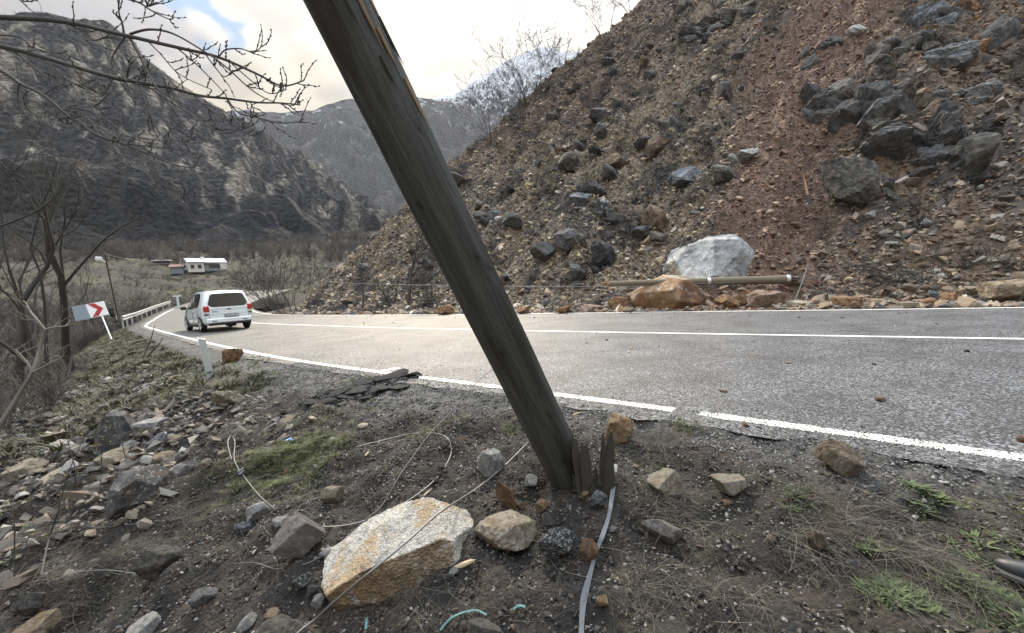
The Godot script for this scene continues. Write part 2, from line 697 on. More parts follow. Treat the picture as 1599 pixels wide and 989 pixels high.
func road_rise(u: float) -> float:
	return 0.0 if u < 36.0 else 0.0011 * (u - 36.0) * (u - 36.0)

func toe_distance(u: float, v: float) -> float:
	var s := 1e9
	for p in toe_planes:
		s = minf(s, p.x * u + p.y * v - p.z)
	return s

func crest_width(u: float) -> float:
	if u < 9.0:
		return 3.75
	if u < 20.0:
		return lerpf(3.75, 2.4, (u - 9.0) / 11.0)
	return lerpf(2.4, 1.5, clampf((u - 20.0) / 10.0, 0.0, 1.0))

func far_land(x: float, z: float) -> float:
	var r := sqrt(x * x + z * z)
	var y: float
	if r < 45.0:
		y = -11.0
	elif r < 100.0:
		y = -11.0 + 12.0 * smoothstep(40.0, 105.0, r)
	elif r < 160.0:
		y = lerpf(0.9, 12.0, (r - 100.0) / 60.0)
	else:
		y = 12.0 + (r - 160.0) * 0.24
	return y + 1.1 * lumps.get_noise_2d(x * 0.03, z * 0.03 + 7.0) + 0.5 * lumps.get_noise_2d(x * 0.11, z * 0.11) + 0.22 * lumps.get_noise_2d(x * 0.31, z * 0.31)

func verge(u: float, w: float, x: float, z: float) -> float:
	var crest := crest_width(u)
	var y: float
	var out := -w
	var low := 0.62 if u < 12.0 else lerpf(0.62, 0.3, clampf((u - 12.0) / 12.0, 0.0, 1.0))
	if out < 0.4:
		y = -0.005 - 0.035 * smoothstep(0.25, 0.45, out) * out / 0.4
	elif out < crest:
		var t := (out - 0.4) / (crest - 0.4)
		y = -0.04 - (low - 0.04) * (0.42 * t + 0.58 * t * t)
	else:
		var past := out - crest
		y = -low - past * 0.55 - 0.32 * past * smoothstep(0.0, 2.5, past)
	var rough := smoothstep(0.15, 1.1, out)
	y += rough * (0.06 * lumps.get_noise_2d(x * 0.9, z * 0.9) + 0.035 * lumps.get_noise_2d(x * 2.6 + 9.0, z * 2.6))
	var bump := rough * smoothstep(1.6, 3.2, out) * smoothstep(1.5, 4.0, u)
	y += bump * 0.10 * lumps.get_noise_2d(x * 1.5 + 30.0, z * 1.5)
	return y + road_rise(u)

func slope(u: float, v: float, s: float) -> float:
	var y := road_rise(minf(u, 60.0)) - 0.02
	if s < 1.0:
		return y + 0.03 * lumps.get_noise_2d(u * 1.3, v * 1.3)
	var up := s - 1.0
	y += up * up * 0.24 if up < 1.8 else 0.7776 + (up - 1.8) * 0.872
	var grow := smoothstep(0.0, 5.0, up)
	y += grow * 0.55 * lumps.get_noise_2d(u * 0.16 + v * 0.03, v * 0.05 + 3.0)
	y += grow * 0.55 * lumps.get_noise_2d(u * 0.45 + 40.0, v * 0.16)
	y += (0.05 + 0.26 * grow) * lumps.get_noise_2d(u * 1.1, v * 0.8 + 15.0)
	y += 0.10 * grow * lumps.get_noise_2d(u * 2.9, v * 2.4)
	return y

func ground_y(x: float, z: float) -> float:
	var q := uv_of(x, z)
	var u := q.x
	var v := q.y
	var s := toe_distance(u, v)
	if s > 0.2:
		return slope(u, v, s)
	var near := along(near_tab, u)
	var turn := (along(near_tab, u + 0.5) - along(near_tab, u - 0.5))
	var w := (v - near) / sqrt(1.0 + turn * turn)
	if w >= 0.0:
		return road_rise(u)
	var y := verge(u, w, x, z)
	return y if w > -crest_width(u) else maxf(y, far_land(x, z))
# ---------------------------------------------------------------- ground, road, slope, mountains
func structure(o: Node3D, label: String) -> void:
	tag(o, label, "", "", "structure")

func verge_color(u: float, w: float, x: float, z: float) -> Color:
	var out := -w
	var k := nz.get_noise_2d(x * 0.7, z * 0.7)
	var k2 := nz.get_noise_2d(x * 2.3 + 50.0, z * 2.3)
	var k3 := nz.get_noise_2d(x * 0.5 - 20.0, z * 0.5 + 8.0)
	var gravel := Color(0.13, 0.128, 0.122).lerp(Color(0.21, 0.205, 0.19), smoothstep(2.5, 5.0, u))
	var soil := Color(0.030, 0.025, 0.021).lerp(Color(0.060, 0.045, 0.034), smoothstep(-0.2, 0.4, k2))
	var edge := 0.55 + 0.65 * smoothstep(2.0, 5.0, u) + 0.35 * k
	if u > 12.0:
		edge = 0.9 + 0.2 * k
	var c := gravel.lerp(soil, smoothstep(edge - 0.3, edge + 0.4, out + 0.25 * k2))
	var rubble := smoothstep(4.2, 6.2, u + 0.8 * k) * smoothstep(1.6, 2.3, out + 0.4 * k2)
	c = c.lerp(Color(0.070, 0.058, 0.045), rubble * 0.85)
	var moss := smoothstep(0.12, 0.45, k3 + 0.5 * k2) * smoothstep(0.5, 1.0, out) * (1.0 - 0.6 * rubble)
	c = c.lerp(Color(0.052, 0.054, 0.026), moss * 0.45)
	if u > 9.0:
		var grassy := smoothstep(0.6, 1.2, out) * smoothstep(9.0, 13.0, u)
		c = c.lerp(Color(0.075, 0.075, 0.045).lerp(Color(0.12, 0.11, 0.085), smoothstep(-0.2, 0.3, k2)), grassy)
	return c

func verge_sheet(u0: float, u1: float, du: float, w0: float, w1: float, dw: float, label: String) -> void:
	var nu := int(round((u1 - u0) / du)) + 1
	var nw := int(round((w0 - w1) / dw)) + 1
	var v := PackedVector3Array()
	var c := PackedColorArray()
	v.resize(nu * nw)
	c.resize(nu * nw)
	for i in nu:
		var u := u0 + (u1 - u0) * i / (nu - 1)
		var near := along(near_tab, u)
		var turn := along(near_tab, u + 0.5) - along(near_tab, u - 0.5)
		var stretch := sqrt(1.0 + turn * turn)
		for j in nw:
			var w := w0 + (w1 - w0) * j / (nw - 1)
			var p := xz_of(u, near + w * stretch)
			var y := road_rise(u) - 0.03 if w > 0.0 else verge(u, w, p.x, p.y)
			if -w > crest_width(u):
				y = maxf(y, far_land(p.x, p.y))
			elif w < -0.2:
				y += 0.008 * lumps.get_noise_2d(p.x * 14.0, p.y * 14.0) + 0.012 * lumps.get_noise_2d(p.x * 6.0, p.y * 6.0)
			v[j * nu + i] = Vector3(p.x, y, p.y)
			c[j * nu + i] = verge_color(u, w, p.x, p.y)
	structure(part("ground", sheet(nu, nw, v, c), M.soil, self), label)

func build_ground() -> void:
	verge_sheet(-3.2, 9.0, 0.025, 0.25, -5.2, 0.025, "dark stony soil and gravel of the verge round the leaning pole")
	verge_sheet(9.0, 30.0, 0.12, 0.25, -5.2, 0.1, "grassy verge between the edge line and the drop at left")
	verge_sheet(30.0, 90.0, 0.6, 0.25, -5.2, 0.25, "verge under the guard rail at the bend")
	verge_sheet(-14.0, -3.2, 0.2, 0.25, -5.2, 0.2, "verge beside the road at right")
	verge_sheet(-14.0, 90.0, 0.8, -5.2, -32.0, 0.5, "steep bank falling from the verge into the valley")

func build_road() -> void:
	# carriageway
	var nu := 521
	var nv := 41
	var v := PackedVector3Array()
	var c := PackedColorArray()
	v.resize(nu * nv)
	c.resize(nu * nv)
	for i in nu:
		var u := -16.0 + 0.2 * i
		var turn := along(near_tab, u + 0.5) - along(near_tab, u - 0.5)
		var stretch := sqrt(1.0 + turn * turn)
		var ragged := 0.30 + 0.10 * nz.get_noise_2d(u * 1.3, 3.0) + 0.08 * nz.get_noise_2d(u * 5.0, 9.0)
		var a := along(near_tab, u) - ragged * stretch
		var b := along(far_tab, u) + (0.35 + 0.12 * nz.get_noise_2d(u * 0.9, 33.0)) * stretch
		for j in nv:
			var t := float(j) / (nv - 1)
			var p := xz_of(u, lerpf(a, b, t))
			v[j * nu + i] = Vector3(p.x, road_rise(u), p.y)
			var k := nz.get_noise_2d(p.x * 0.5, p.y * 0.5)
			var tone := Color(0.275, 0.284, 0.30) * (1.0 + 0.13 * k)
			for track in [0.17, 0.33, 0.60, 0.78]:      # polished by wheels
				tone = tone * (1.0 - 0.13 * exp(-pow((t - track + 0.01 * k) / 0.035, 2.0)) * (0.7 + 0.5 * k))
			tone = tone * (1.0 - 0.22 * smoothstep(0.28, 0.36, nz.get_noise_2d(p.x * 1.7 + 90.0, p.y * 1.7)))
			var dust_and_sheen := smoothstep(3.0, 13.0, u + 3.0 * k) * 0.75  # dust, plus the yellowish sky sheen painted into the tone down the road
			var far_edge := smoothstep(0.93, 1.0, t + 0.04 * k) * 0.6
			tone = tone.lerp(Color(0.375, 0.355, 0.31) * (1.0 + 0.15 * k), maxf(dust_and_sheen, far_edge))
			c[j * nu + i] = tone
	structure(part("road", sheet(nu, nv, v, c), M.asphalt, self), "grey chip-sealed asphalt road curving away to the left round the slope")
	# painted lines: near edge (broken where the tar has been torn up), centre, far edge
	painted("near edge line, whole along the bend", near_tab, 5.35, 62.0, 0.0, 0.15, "road_paint")
	painted("near edge line, worn, beside the leaning pole", near_tab, 1.22, 4.88, 0.0, 0.15, "road_paint_worn")
	painted("near edge line, frayed, at the right", near_tab, -14.0, 1.0, 0.0, 0.15, "road_paint_worn")
	painted("centre line of the road", mid_tab, -14.0, 34.0, 0.0, 0.14, "road_paint")
	painted("far edge line below the scree", far_tab, -14.0, 60.0, -0.1, 0.14, "road_paint")

func painted(label: String, tab: PackedFloat32Array, u0: float, u1: float, off: float, wide: float, mat: String) -> void:
	var nu := int((u1 - u0) / 0.25) + 2
	var v := PackedVector3Array()
	var uv := PackedVector2Array()
	for j in 2:
		for i in nu:
			var u := lerpf(u0, u1, float(i) / (nu - 1))
			var turn := along(tab, u + 0.5) - along(tab, u - 0.5)
			var p := xz_of(u, along(tab, u) + (off + (j - 0.5) * wide) * sqrt(1.0 + turn * turn))
			v.append(Vector3(p.x, road_rise(u) + 0.004, p.y))
			uv.append(Vector2(u / 2.6, 0.02 + 0.96 * j))
	var o := part("road_marking", sheet(nu, 2, v, PackedColorArray(), uv), M[mat], self)
	structure(o, "white " + label)

func chute(u: float, v: float) -> float:
	var mid := lerpf(2.7, 2.0, clampf((v - 15.0) / 17.0, 0.0, 1.0)) if v < 32.0 else lerpf(2.0, -1.2, clampf((v - 32.0) / 8.0, 0.0, 1.5))
	var wide := 2.0 + 0.5 * nz.get_noise_2d(v * 0.25, 1.0) + 0.12 * maxf(v - 22.0, 0.0)
	return 1.0 - smoothstep(wide * 0.6, wide * 1.25, absf(u - mid + 0.7 * nz.get_noise_2d(u * 0.4, v * 0.4)))

func slope_color(u: float, v: float, s: float) -> Color:
	var k := nz.get_noise_2d(u * 0.22, v * 0.22)
	var k2 := nz.get_noise_2d(u * 0.9 + 60.0, v * 0.6)
	var left := smoothstep(4.0, 9.0, u)
	var c := Color(0.215, 0.152, 0.107).lerp(Color(0.28, 0.225, 0.16), left)
	c = c.lerp(Color(0.085, 0.082, 0.082), smoothstep(0.08, 0.4, k + 0.7 * k2) * 0.75)
	c = c.lerp(Color(0.24, 0.18, 0.115), smoothstep(0.1, 0.5, -k + 0.5 * k2) * 0.6 * left)
	c = c.lerp(Color(0.205, 0.124, 0.085), chute(u, v) * 0.75)
	c = c.lerp(Color(0.135, 0.075, 0.055), smoothstep(14.0, 22.0, s + 4.0 * k) * smoothstep(10.0, 16.0, u) * 0.6)
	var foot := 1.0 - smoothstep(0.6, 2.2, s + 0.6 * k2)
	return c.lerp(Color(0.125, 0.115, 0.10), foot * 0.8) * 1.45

func build_slope() -> void:
	var us := []
	var u := -26.0
	while u < 62.0:
		us.append(u)
		u += 0.17 if u > -7.0 and u < 34.0 else 0.45
	var ss := []
	var s := -0.6
	while s < 62.0:
		ss.append(s)
		s += 0.12 if s < 6.0 else 0.17 if s < 16.0 else 0.26 if s < 34.0 else 0.8
	var nu := us.size()
	var nv := ss.size()
	var v := PackedVector3Array()
	var c := PackedColorArray()
	v.resize(nu * nv)
	c.resize(nu * nv)
	for i in nu:
		var uu: float = us[i]
		# where this column leaves the foot of the slope
		var v0 := -1e9
		for p in toe_planes:
			if p.y > 0.05:
				v0 = maxf(v0, (p.z - p.x * uu) / p.y)
		for j in nv:
			var vv: float = v0 + ss[j]
			var t := toe_distance(uu, vv)
			var q := xz_of(uu, vv)
			var y := slope(uu, vv, t) if t > 0.2 else road_rise(minf(uu, 60.0)) - 0.03
			v[j * nu + i] = Vector3(q.x, y, q.y)
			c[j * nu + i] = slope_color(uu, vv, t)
	structure(part("scree_slope", sheet(nu, nv, v, c), M.scree, self), "steep scree slope of brown earth and broken rock above the road")

# a mountainside between a foot line and a crest line, with crags
func mountain(called: String, label: String, foot: Array, crest: Array, cols: int, rows: int, rough: float, crag: float, bow: float, paint: int) -> Array:
	var v := PackedVector3Array()
	var c := PackedColorArray()
	var back := 6
	v.resize(cols * (rows + back))
	c.resize(cols * (rows + back))
	var f := smooth_line(foot, 8)
	var r := smooth_line(crest, 8)
	var n := FastNoiseLite.new()
	n.seed = 40 + paint
	n.noise_type = FastNoiseLite.TYPE_SIMPLEX
	n.frequency = 1.0
	n.fractal_type = FastNoiseLite.FRACTAL_RIDGED
	n.fractal_octaves = 3
	for i in cols:
		var t := float(i) / (cols - 1)
		var a := at_share(f, t)
		var b := at_share(r, t)
		for j in rows + back:
			var h := float(j) / (rows - 1)
			var p: Vector3
			if j < rows:
				p = a.lerp(b, h)
				p.y = lerpf(a.y, b.y, pow(h, bow))
				var loose := smoothstep(0.0, 0.12, h) * (1.0 - smoothstep(0.8, 1.0, h) * 0.88)
				var g := n.get_noise_3d(p.x / rough, p.y / (rough * 1.6), p.z / rough)
				var g2 := nz.get_noise_3d(p.x / rough * 4.0, p.y / rough * 3.0, p.z / rough * 4.0)
				p.y += loose * rough * (0.22 * g + 0.07 * g2)
				if crag > 0.0:   # ledges: steep faces and shelves
					var warp := crag * 0.9 * nz.get_noise_2d(p.x / rough * 0.7, p.z / rough * 0.7)
					var shelf := (p.y + warp) / crag
					var fr := shelf - floorf(shelf)
					p.y = lerpf(p.y, (floorf(shelf) + smoothstep(0.2, 0.8, fr)) * crag - warp, 0.9 * loose * smoothstep(-0.3, 0.2, g + 0.3))
			else:
				var beyond := float(j - rows + 1)
				p = b + (b - a).slide(Vector3.UP).normalized() * beyond * rough * 0.5 - Vector3(0, beyond * rough * 0.35, 0)
			v[j * cols + i] = p
	for i in cols:
		for j in rows + back:
			var k := j * cols + i
			var p := v[k]
			var up := v[mini(j + 1, rows + back - 1) * cols + i] - v[maxi(j - 1, 0) * cols + i]
			var steep := up.y / maxf(Vector2(up.x, up.z).length(), 0.01)
			c[k] = mountain_color(paint, p, steep, float(j) / rows)
	structure(part(called, sheet(cols, rows + back, v, c, PackedVector2Array(), Vector3(0, 0.6, 1)), M.mountain, self), label)
	return [v, cols, rows]

func at_share(p: Array, t: float) -> Vector3:
	var k := t * (p.size() - 1)
	var i := mini(int(k), p.size() - 2)
	return p[i].lerp(p[i + 1], k - i)

func mountain_color(paint: int, p: Vector3, steep: float, h: float) -> Color:
	var k := nz.get_noise_3d(p.x * 0.02, p.y * 0.02, p.z * 0.02)
	var k2 := nz.get_noise_3d(p.x * 0.09 + 5.0, p.y * 0.05, p.z * 0.09)
	if paint == 0:    # near crag: brown-grey brush, pale cliffs, a rusty scar
		var c := Color(0.018, 0.019, 0.020).lerp(Color(0.032, 0.030, 0.026), smoothstep(-0.3, 0.4, k))
		var cliff := smoothstep(1.55, 2.2, steep + 1.3 * k2 + 1.0 * k) * smoothstep(0.10, 0.25, h)
		c = c.lerp(Color(0.085, 0.085, 0.084).lerp(Color(0.38, 0.345, 0.285), smoothstep(0.0, 0.45, k2 + 0.3 * k)), cliff)
		var scar := 1.0 - smoothstep(0.5, 1.0, ((p - SCAR) / Vector3(10, 13, 16)).length() + 0.5 * k2)
		return c.lerp(Color(0.30, 0.19, 0.12), scar * 0.8)
	if paint == 1:    # middle ridge
		var c := Color(0.065, 0.060, 0.058).lerp(Color(0.15, 0.125, 0.085), smoothstep(-0.1, 0.35, k + 0.5 * k2))
		c = c.lerp(Color(0.24, 0.235, 0.23), smoothstep(0.8, 1.4, steep + 1.2 * k2) * 0.8)
		var snow := smoothstep(0.52, 0.6, k2 + 0.5 * k + 0.4 * (h - 0.75)) * smoothstep(0.6, 0.85, h)
		return c.lerp(Color(0.8, 0.82, 0.85), snow)
	# snow mountain
	var rock := Color(0.07, 0.07, 0.072)
	var cover := smoothstep(-0.35, 0.1, (p.y - 590.0) / 220.0 + 1.3 * k2 + 0.6 * k - 0.3 * (steep - 0.8))
	return rock.lerp(Color(0.86, 0.89, 0.93), cover)

const SCAR := Vector3(-130, 57, -190)

func build_far_land() -> void:
	# valley floor and the meadows that rise beyond the bend
	var na := 260
	var nr := 230
	var v := PackedVector3Array()
	var c := PackedColorArray()
	v.resize(na * nr)
	c.resize(na * nr)
	for j in nr:
		var r := 14.0 * pow(330.0 / 14.0, float(j) / (nr - 1))
		for i in na:
			var an := deg_to_rad(lerpf(-108.0, 14.0, float(i) / (na - 1)))
			var x := r * sin(an)
			var z := -r * cos(an)
			v[j * na + i] = Vector3(x, far_land(x, z) - 0.05, z)
			var k := nz.get_noise_2d(x * 0.05, z * 0.05)
			var k2 := nz.get_noise_2d(x * 0.2 + 9.0, z * 0.2)
			var col := Color(0.070, 0.064, 0.050).lerp(Color(0.105, 0.098, 0.058), smoothstep(-0.2, 0.35, k) * smoothstep(90.0, 120.0, r))
			c[j * na + i] = col.lerp(Color(0.12, 0.095, 0.07), smoothstep(0.1, 0.5, k2) * 0.6)
	structure(part("meadow", sheet(na, nr, v, c), M.meadow, self), "brown and green meadow rising beyond the bend")
	left_hill = mountain("mountain", "dark craggy mountainside with pale cliffs rising at left",
		[Vector3(-190, 8, 60), Vector3(-205, 14, -20), Vector3(-175, 18, -80), Vector3(-150, 22, -125), Vector3(-120, 24, -165), Vector3(-92, 26, -205), Vector3(-70, 26, -250), Vector3(-45, 24, -330), Vector3(0, 22, -420)],
		[Vector3(-300, 60, -40), Vector3(-284, 105, -130), Vector3(-277, 128, -179), Vector3(-281, 150, -209), Vector3(-273, 167.7, -235), Vector3(-267, 177.5, -249), Vector3(-261.5, 182, -262), Vector3(-258, 190.3, -279), Vector3(-255, 189, -289), Vector3(-252, 186, -295), Vector3(-252, 179, -300), Vector3(-249, 175, -313), Vector3(-242, 168, -331), Vector3(-236, 162, -348), Vector3(-227, 157, -377), Vector3(-221, 151, -415), Vector3(-212, 139, -475), Vector3(-193, 119, -536), Vector3(-150, 83, -622), Vector3(-90, 50, -700)],
		460, 260, 52.0, 34.0, 1.15, 0)
	mid_hill = mountain("mountain", "grey-brown wooded ridge with snow streaks closing the valley",
		[Vector3(-520, 30, -420), Vector3(-300, 30, -470), Vector3(-180, 28, -520), Vector3(-60, 30, -520), Vector3(60, 40, -480), Vector3(260, 60, -420)],
		[Vector3(-520, 200, -480), Vector3(-444, 241, -541), Vector3(-406, 295, -643), Vector3(-389, 305, -676), Vector3(-338, 324, -725), Vector3(-305, 349.5, -761), Vector3(-271, 367, -784), Vector3(-222, 381, -810), Vector3(-172, 386, -832), Vector3(-139, 387.5, -849), Vector3(-65, 372, -847), Vector3(-25, 352, -840), Vector3(25, 319, -830), Vector3(144, 254, -787), Vector3(256, 214, -758), Vector3(420, 190, -700)],
		340, 180, 95.0, 48.0, 1.05, 1)
	mountain("mountain", "distant snow-covered peak above the wooded ridge",
		[Vector3(-700, 250, -900), Vector3(-200, 250, -950), Vector3(200, 250, -950), Vector3(800, 250, -900)],
		[Vector3(-800, 480, -1350), Vector3(-486, 567, -1419), Vector3(-315, 640, -1466), Vector3(-220, 680, -1484), Vector3(-148, 699, -1493), Vector3(-72, 746, -1498), Vector3(-43, 758, -1499), Vector3(26, 796, -1500), Vector3(113, 824, -1496), Vector3(164, 833, -1491), Vector3(207, 825, -1486), Vector3(281, 800, -1474), Vector3(427, 826, -1490), Vector3(643, 756, -1465), Vector3(900, 600, -1400)],
		300, 150, 110.0, 0.0, 1.0, 2)

var left_hill := []
var mid_hill := []

# ---------------------------------------------------------------- the leaning pole and what hangs from it
func build_pole() -> void:
	var foot: Vector3 = Vector3(0.333, -0.120, -2.697)
	var top: Vector3 = Vector3(-0.661, 2.505, -1.810)
	var axis := (top - foot).normalized()
	var toward := (Vector3(0, 1.25, 0) - foot).slide(axis).normalized()
	var side := toward.cross(axis).normalized()      # to the right as the photographer sees it
	if side.x < 0.0:
		side = -side
	var t := thing("utility_pole", "thick dark weathered timber pole snapped at its foot and leaning across the view", "utility pole", foot)
	var long := foot.distance_to(top) + 0.75
	var s := Shape.new()
	var rings := 230
	var sides := 96
	var first := 0
	for i in rings + 1:
		var y := lerpf(-0.30, long, float(i) / rings)
		for k in sides + 1:
			var an := TAU * (k % sides) / sides
			var n := side * cos(an) + toward * sin(an)
			var r := lerpf(0.140, 0.130, y / long)
			r += 0.0040 * nz.get_noise_3d(cos(an) * 1.1 + 3.0, sin(an) * 1.1, y * 0.9)
			# drying cracks run along the grain
			var crack := 0.0
			for q in [[0.35, 0.2, 1.9], [1.15, 0.9, 2.6], [1.75, -0.2, 1.3], [2.3, 1.2, 3.0], [2.9, 0.1, 1.6], [0.75, 1.6, 3.3]]:
				var mid: float = q[0] + 0.10 * nz.get_noise_2d(y * 1.3, q[0] * 9.0)
				crack = maxf(crack, (1.0 - smoothstep(0.0, 0.05, absf(an - mid))) * smoothstep(q[1], q[1] + 0.3, y) * (1.0 - smoothstep(q[2] - 0.3, q[2], y)))
			r -= 0.008 * crack
			# the broken top tears away in long splinters
			var tear := smoothstep(long - 0.55, long, y + 0.35 * nz.get_noise_2d(cos(an) * 2.0 + 20.0, sin(an) * 2.0))
			r *= 1.0 - 0.75 * tear
			# weathered in long patches; dark rings round the knots
			var ca := cos(an)
			var sa := sin(an)
			var streak := nz.get_noise_3d(ca * 2.6, sa * 2.6, y * 0.55)
			var stain := nz.get_noise_3d(ca * 1.1 + 8.0, sa * 1.1, y * 0.8)
			var wood := Color(0.050, 0.052, 0.051).lerp(Color(0.078, 0.084, 0.083), smoothstep(-0.3, 0.45, streak))
			wood = wood.lerp(Color(0.026, 0.024, 0.021), smoothstep(0.0, 0.4, stain))
			for q in [[1.25, 0.62], [1.9, 1.15], [0.8, 1.62], [1.05, 1.70], [2.2, 2.05], [1.5, 0.25], [0.95, 2.35]]:
				var dist := Vector2((an - q[0]) * 0.12, (y - q[1]) * 0.45).length()
				if dist < 0.06:
					var ring_ := sin(dist * 420.0) * (1.0 - dist / 0.06)
					wood = wood * (1.0 - 0.35 * maxf(ring_, 0.0) - 0.5 * (1.0 - smoothstep(0.006, 0.014, dist)))
					r += 0.002 * ring_ - 0.005 * (1.0 - smoothstep(0.004, 0.012, dist))
			s.tint = wood
			s.point(n * r + axis * y, n, Vector2(float(k) / sides, y))
	var ring := sides + 1
	for i in rings:
		for k in sides:
			var a := first + i * ring + k
			s.idx.append_array([a, a + ring + 1, a + 1, a, a + ring, a + ring + 1])
	var m := s.done()
	var st := SurfaceTool.new()
	st.create_from(m, 0)
	st.generate_normals()
	part("shaft", st.commit(), M.old_wood, t)
	# bare tan wood where the face was torn off, at upper right
	var bare := Shape.new()
	var nb := 40
	var bare0 := (long - 0.75) * 0.78
	for i in nb:
		var y0 := lerpf(bare0, long - 0.2, float(i) / nb)
		var y1 := lerpf(bare0, long - 0.2, float(i + 1) / nb)
		for k in 5:
			var a0 := 0.10 + wide_of(y0, long) * (k / 5.0)
			var a1 := 0.10 + wide_of(y0, long) * ((k + 1) / 5.0)
			var b0 := 0.10 + wide_of(y1, long) * (k / 5.0)
			var b1 := 0.10 + wide_of(y1, long) * ((k + 1) / 5.0)
			var q := []
			for e in [[a0, y0], [a1, y0], [b1, y1], [b0, y1]]:
				var r := 0.1355 + 0.003 * nz.get_noise_2d(e[0] * 12.0, e[1] * 2.0)
				q.append((side * cos(e[0]) + toward * sin(e[0])) * r + axis * e[1])
			bare.quad(q[3], q[2], q[1], q[0])
	part("bare_wood", bare.done(), M.torn_wood, t)
	# slivers hanging off the torn edge
	for k in 7:
		var an: float = [0.55, 0.75, 0.95, 1.1, 1.35, 1.7, 0.3][k]
		var y: float = [1.95, 2.15, 2.3, 2.05, 2.35, 2.42, 2.2][k] + 0.62
		var n := side * cos(an) + toward * sin(an)
		var sl := Shape.new()
		var down: float = [0.22, 0.18, 0.25, 0.14, 0.2, 0.24, 0.2][k]
		sl.tube([n * 0.133 + axis * y, n * 0.138 + axis * (y - down * 0.5), n * 0.146 + axis * (y - down)], [0.009, 0.007, 0.001], 5)
		part("splinter", sl.done(), M.torn_wood if k < 3 else M.old_wood_plain, t)

	# the stump left in the ground
	var at: Vector3 = Vector3(0.472, -0.135, -2.479)
	var stump := thing("pole_stump", "dark split stump of the snapped pole with upright shards beside its foot", "stump", at)
	var left_end: Vector3 = Vector3(0.382, -0.172, -2.493)
	var right_end: Vector3 = Vector3(0.548, -0.134, -2.482)
	var r := RandomNumberGenerator.new()
	r.seed = 12
	for k in 17:
		var f := (k + r.randf_range(-0.4, 0.4)) / 16.0
		var back := r.randf_range(-0.05, 0.04)
		var a := left_end.lerp(right_end, f) + Vector3(0, -0.05, back) - at
		var tall := (0.37 + 0.09 * sin(f * 7.0 + 0.6)) * r.randf_range(0.5, 1.12) * (0.72 if f > 0.35 and f < 0.75 else 0.95)
		var b := a + Vector3((f - 0.5) * 0.10 + r.randf_range(-0.02, 0.02), tall, r.randf_range(-0.05, 0.03))
		var sh := Shape.new()
		shard(sh, a, b, r.randf_range(0.016, 0.042), r.randf_range(0.012, 0.030), k)
		part("shard", sh.done(), M.old_wood_plain, stump)

func wide_of(y: float, long: float) -> float:
	return 0.02 + 0.55 * smoothstep((long - 0.75) * 0.78, long * 0.95, y) + (0.07 * nz.get_noise_1d(y * 9.0) + 0.10 * nz.get_noise_1d(y * 31.0)) * smoothstep((long - 0.75) * 0.78, long * 0.85, y)

func shard(s: Shape, a: Vector3, b: Vector3, wide: float, thick: float, sd: int) -> void:
	var dir := b - a
	var x := dir.cross(Vector3(0.3, 0, 1)).normalized()
	var z := x.cross(dir).normalized()
	var n := 7
	var prev := []
	for i in n:
		var t := float(i) / (n - 1)
		var p := a + dir * t + x * 0.01 * nz.get_noise_2d(t * 3.0, sd * 5.0)
		var w := wide * (1.0 - pow(t, 1.7 + float(sd % 3)) * (0.80 + 0.19 * float(sd % 4) / 3.0)) * (1.0 + 0.25 * nz.get_noise_2d(t * 5.0, sd * 3.0))
		var h := thick * (1.0 - t * 0.75)
		var now := [p - x * w, p - x * w * 0.3 + z * h, p + x * w * 0.4 + z * h * 0.7, p + x * w, p + x * w * 0.1 - z * h]
		if i > 0:
			for k in 5:
				s.quad(prev[k], prev[(k + 1) % 5], now[(k + 1) % 5], now[k])
		prev = now
	for k in range(1, 4):
		s.tri(prev[0], prev[k], prev[k + 1])

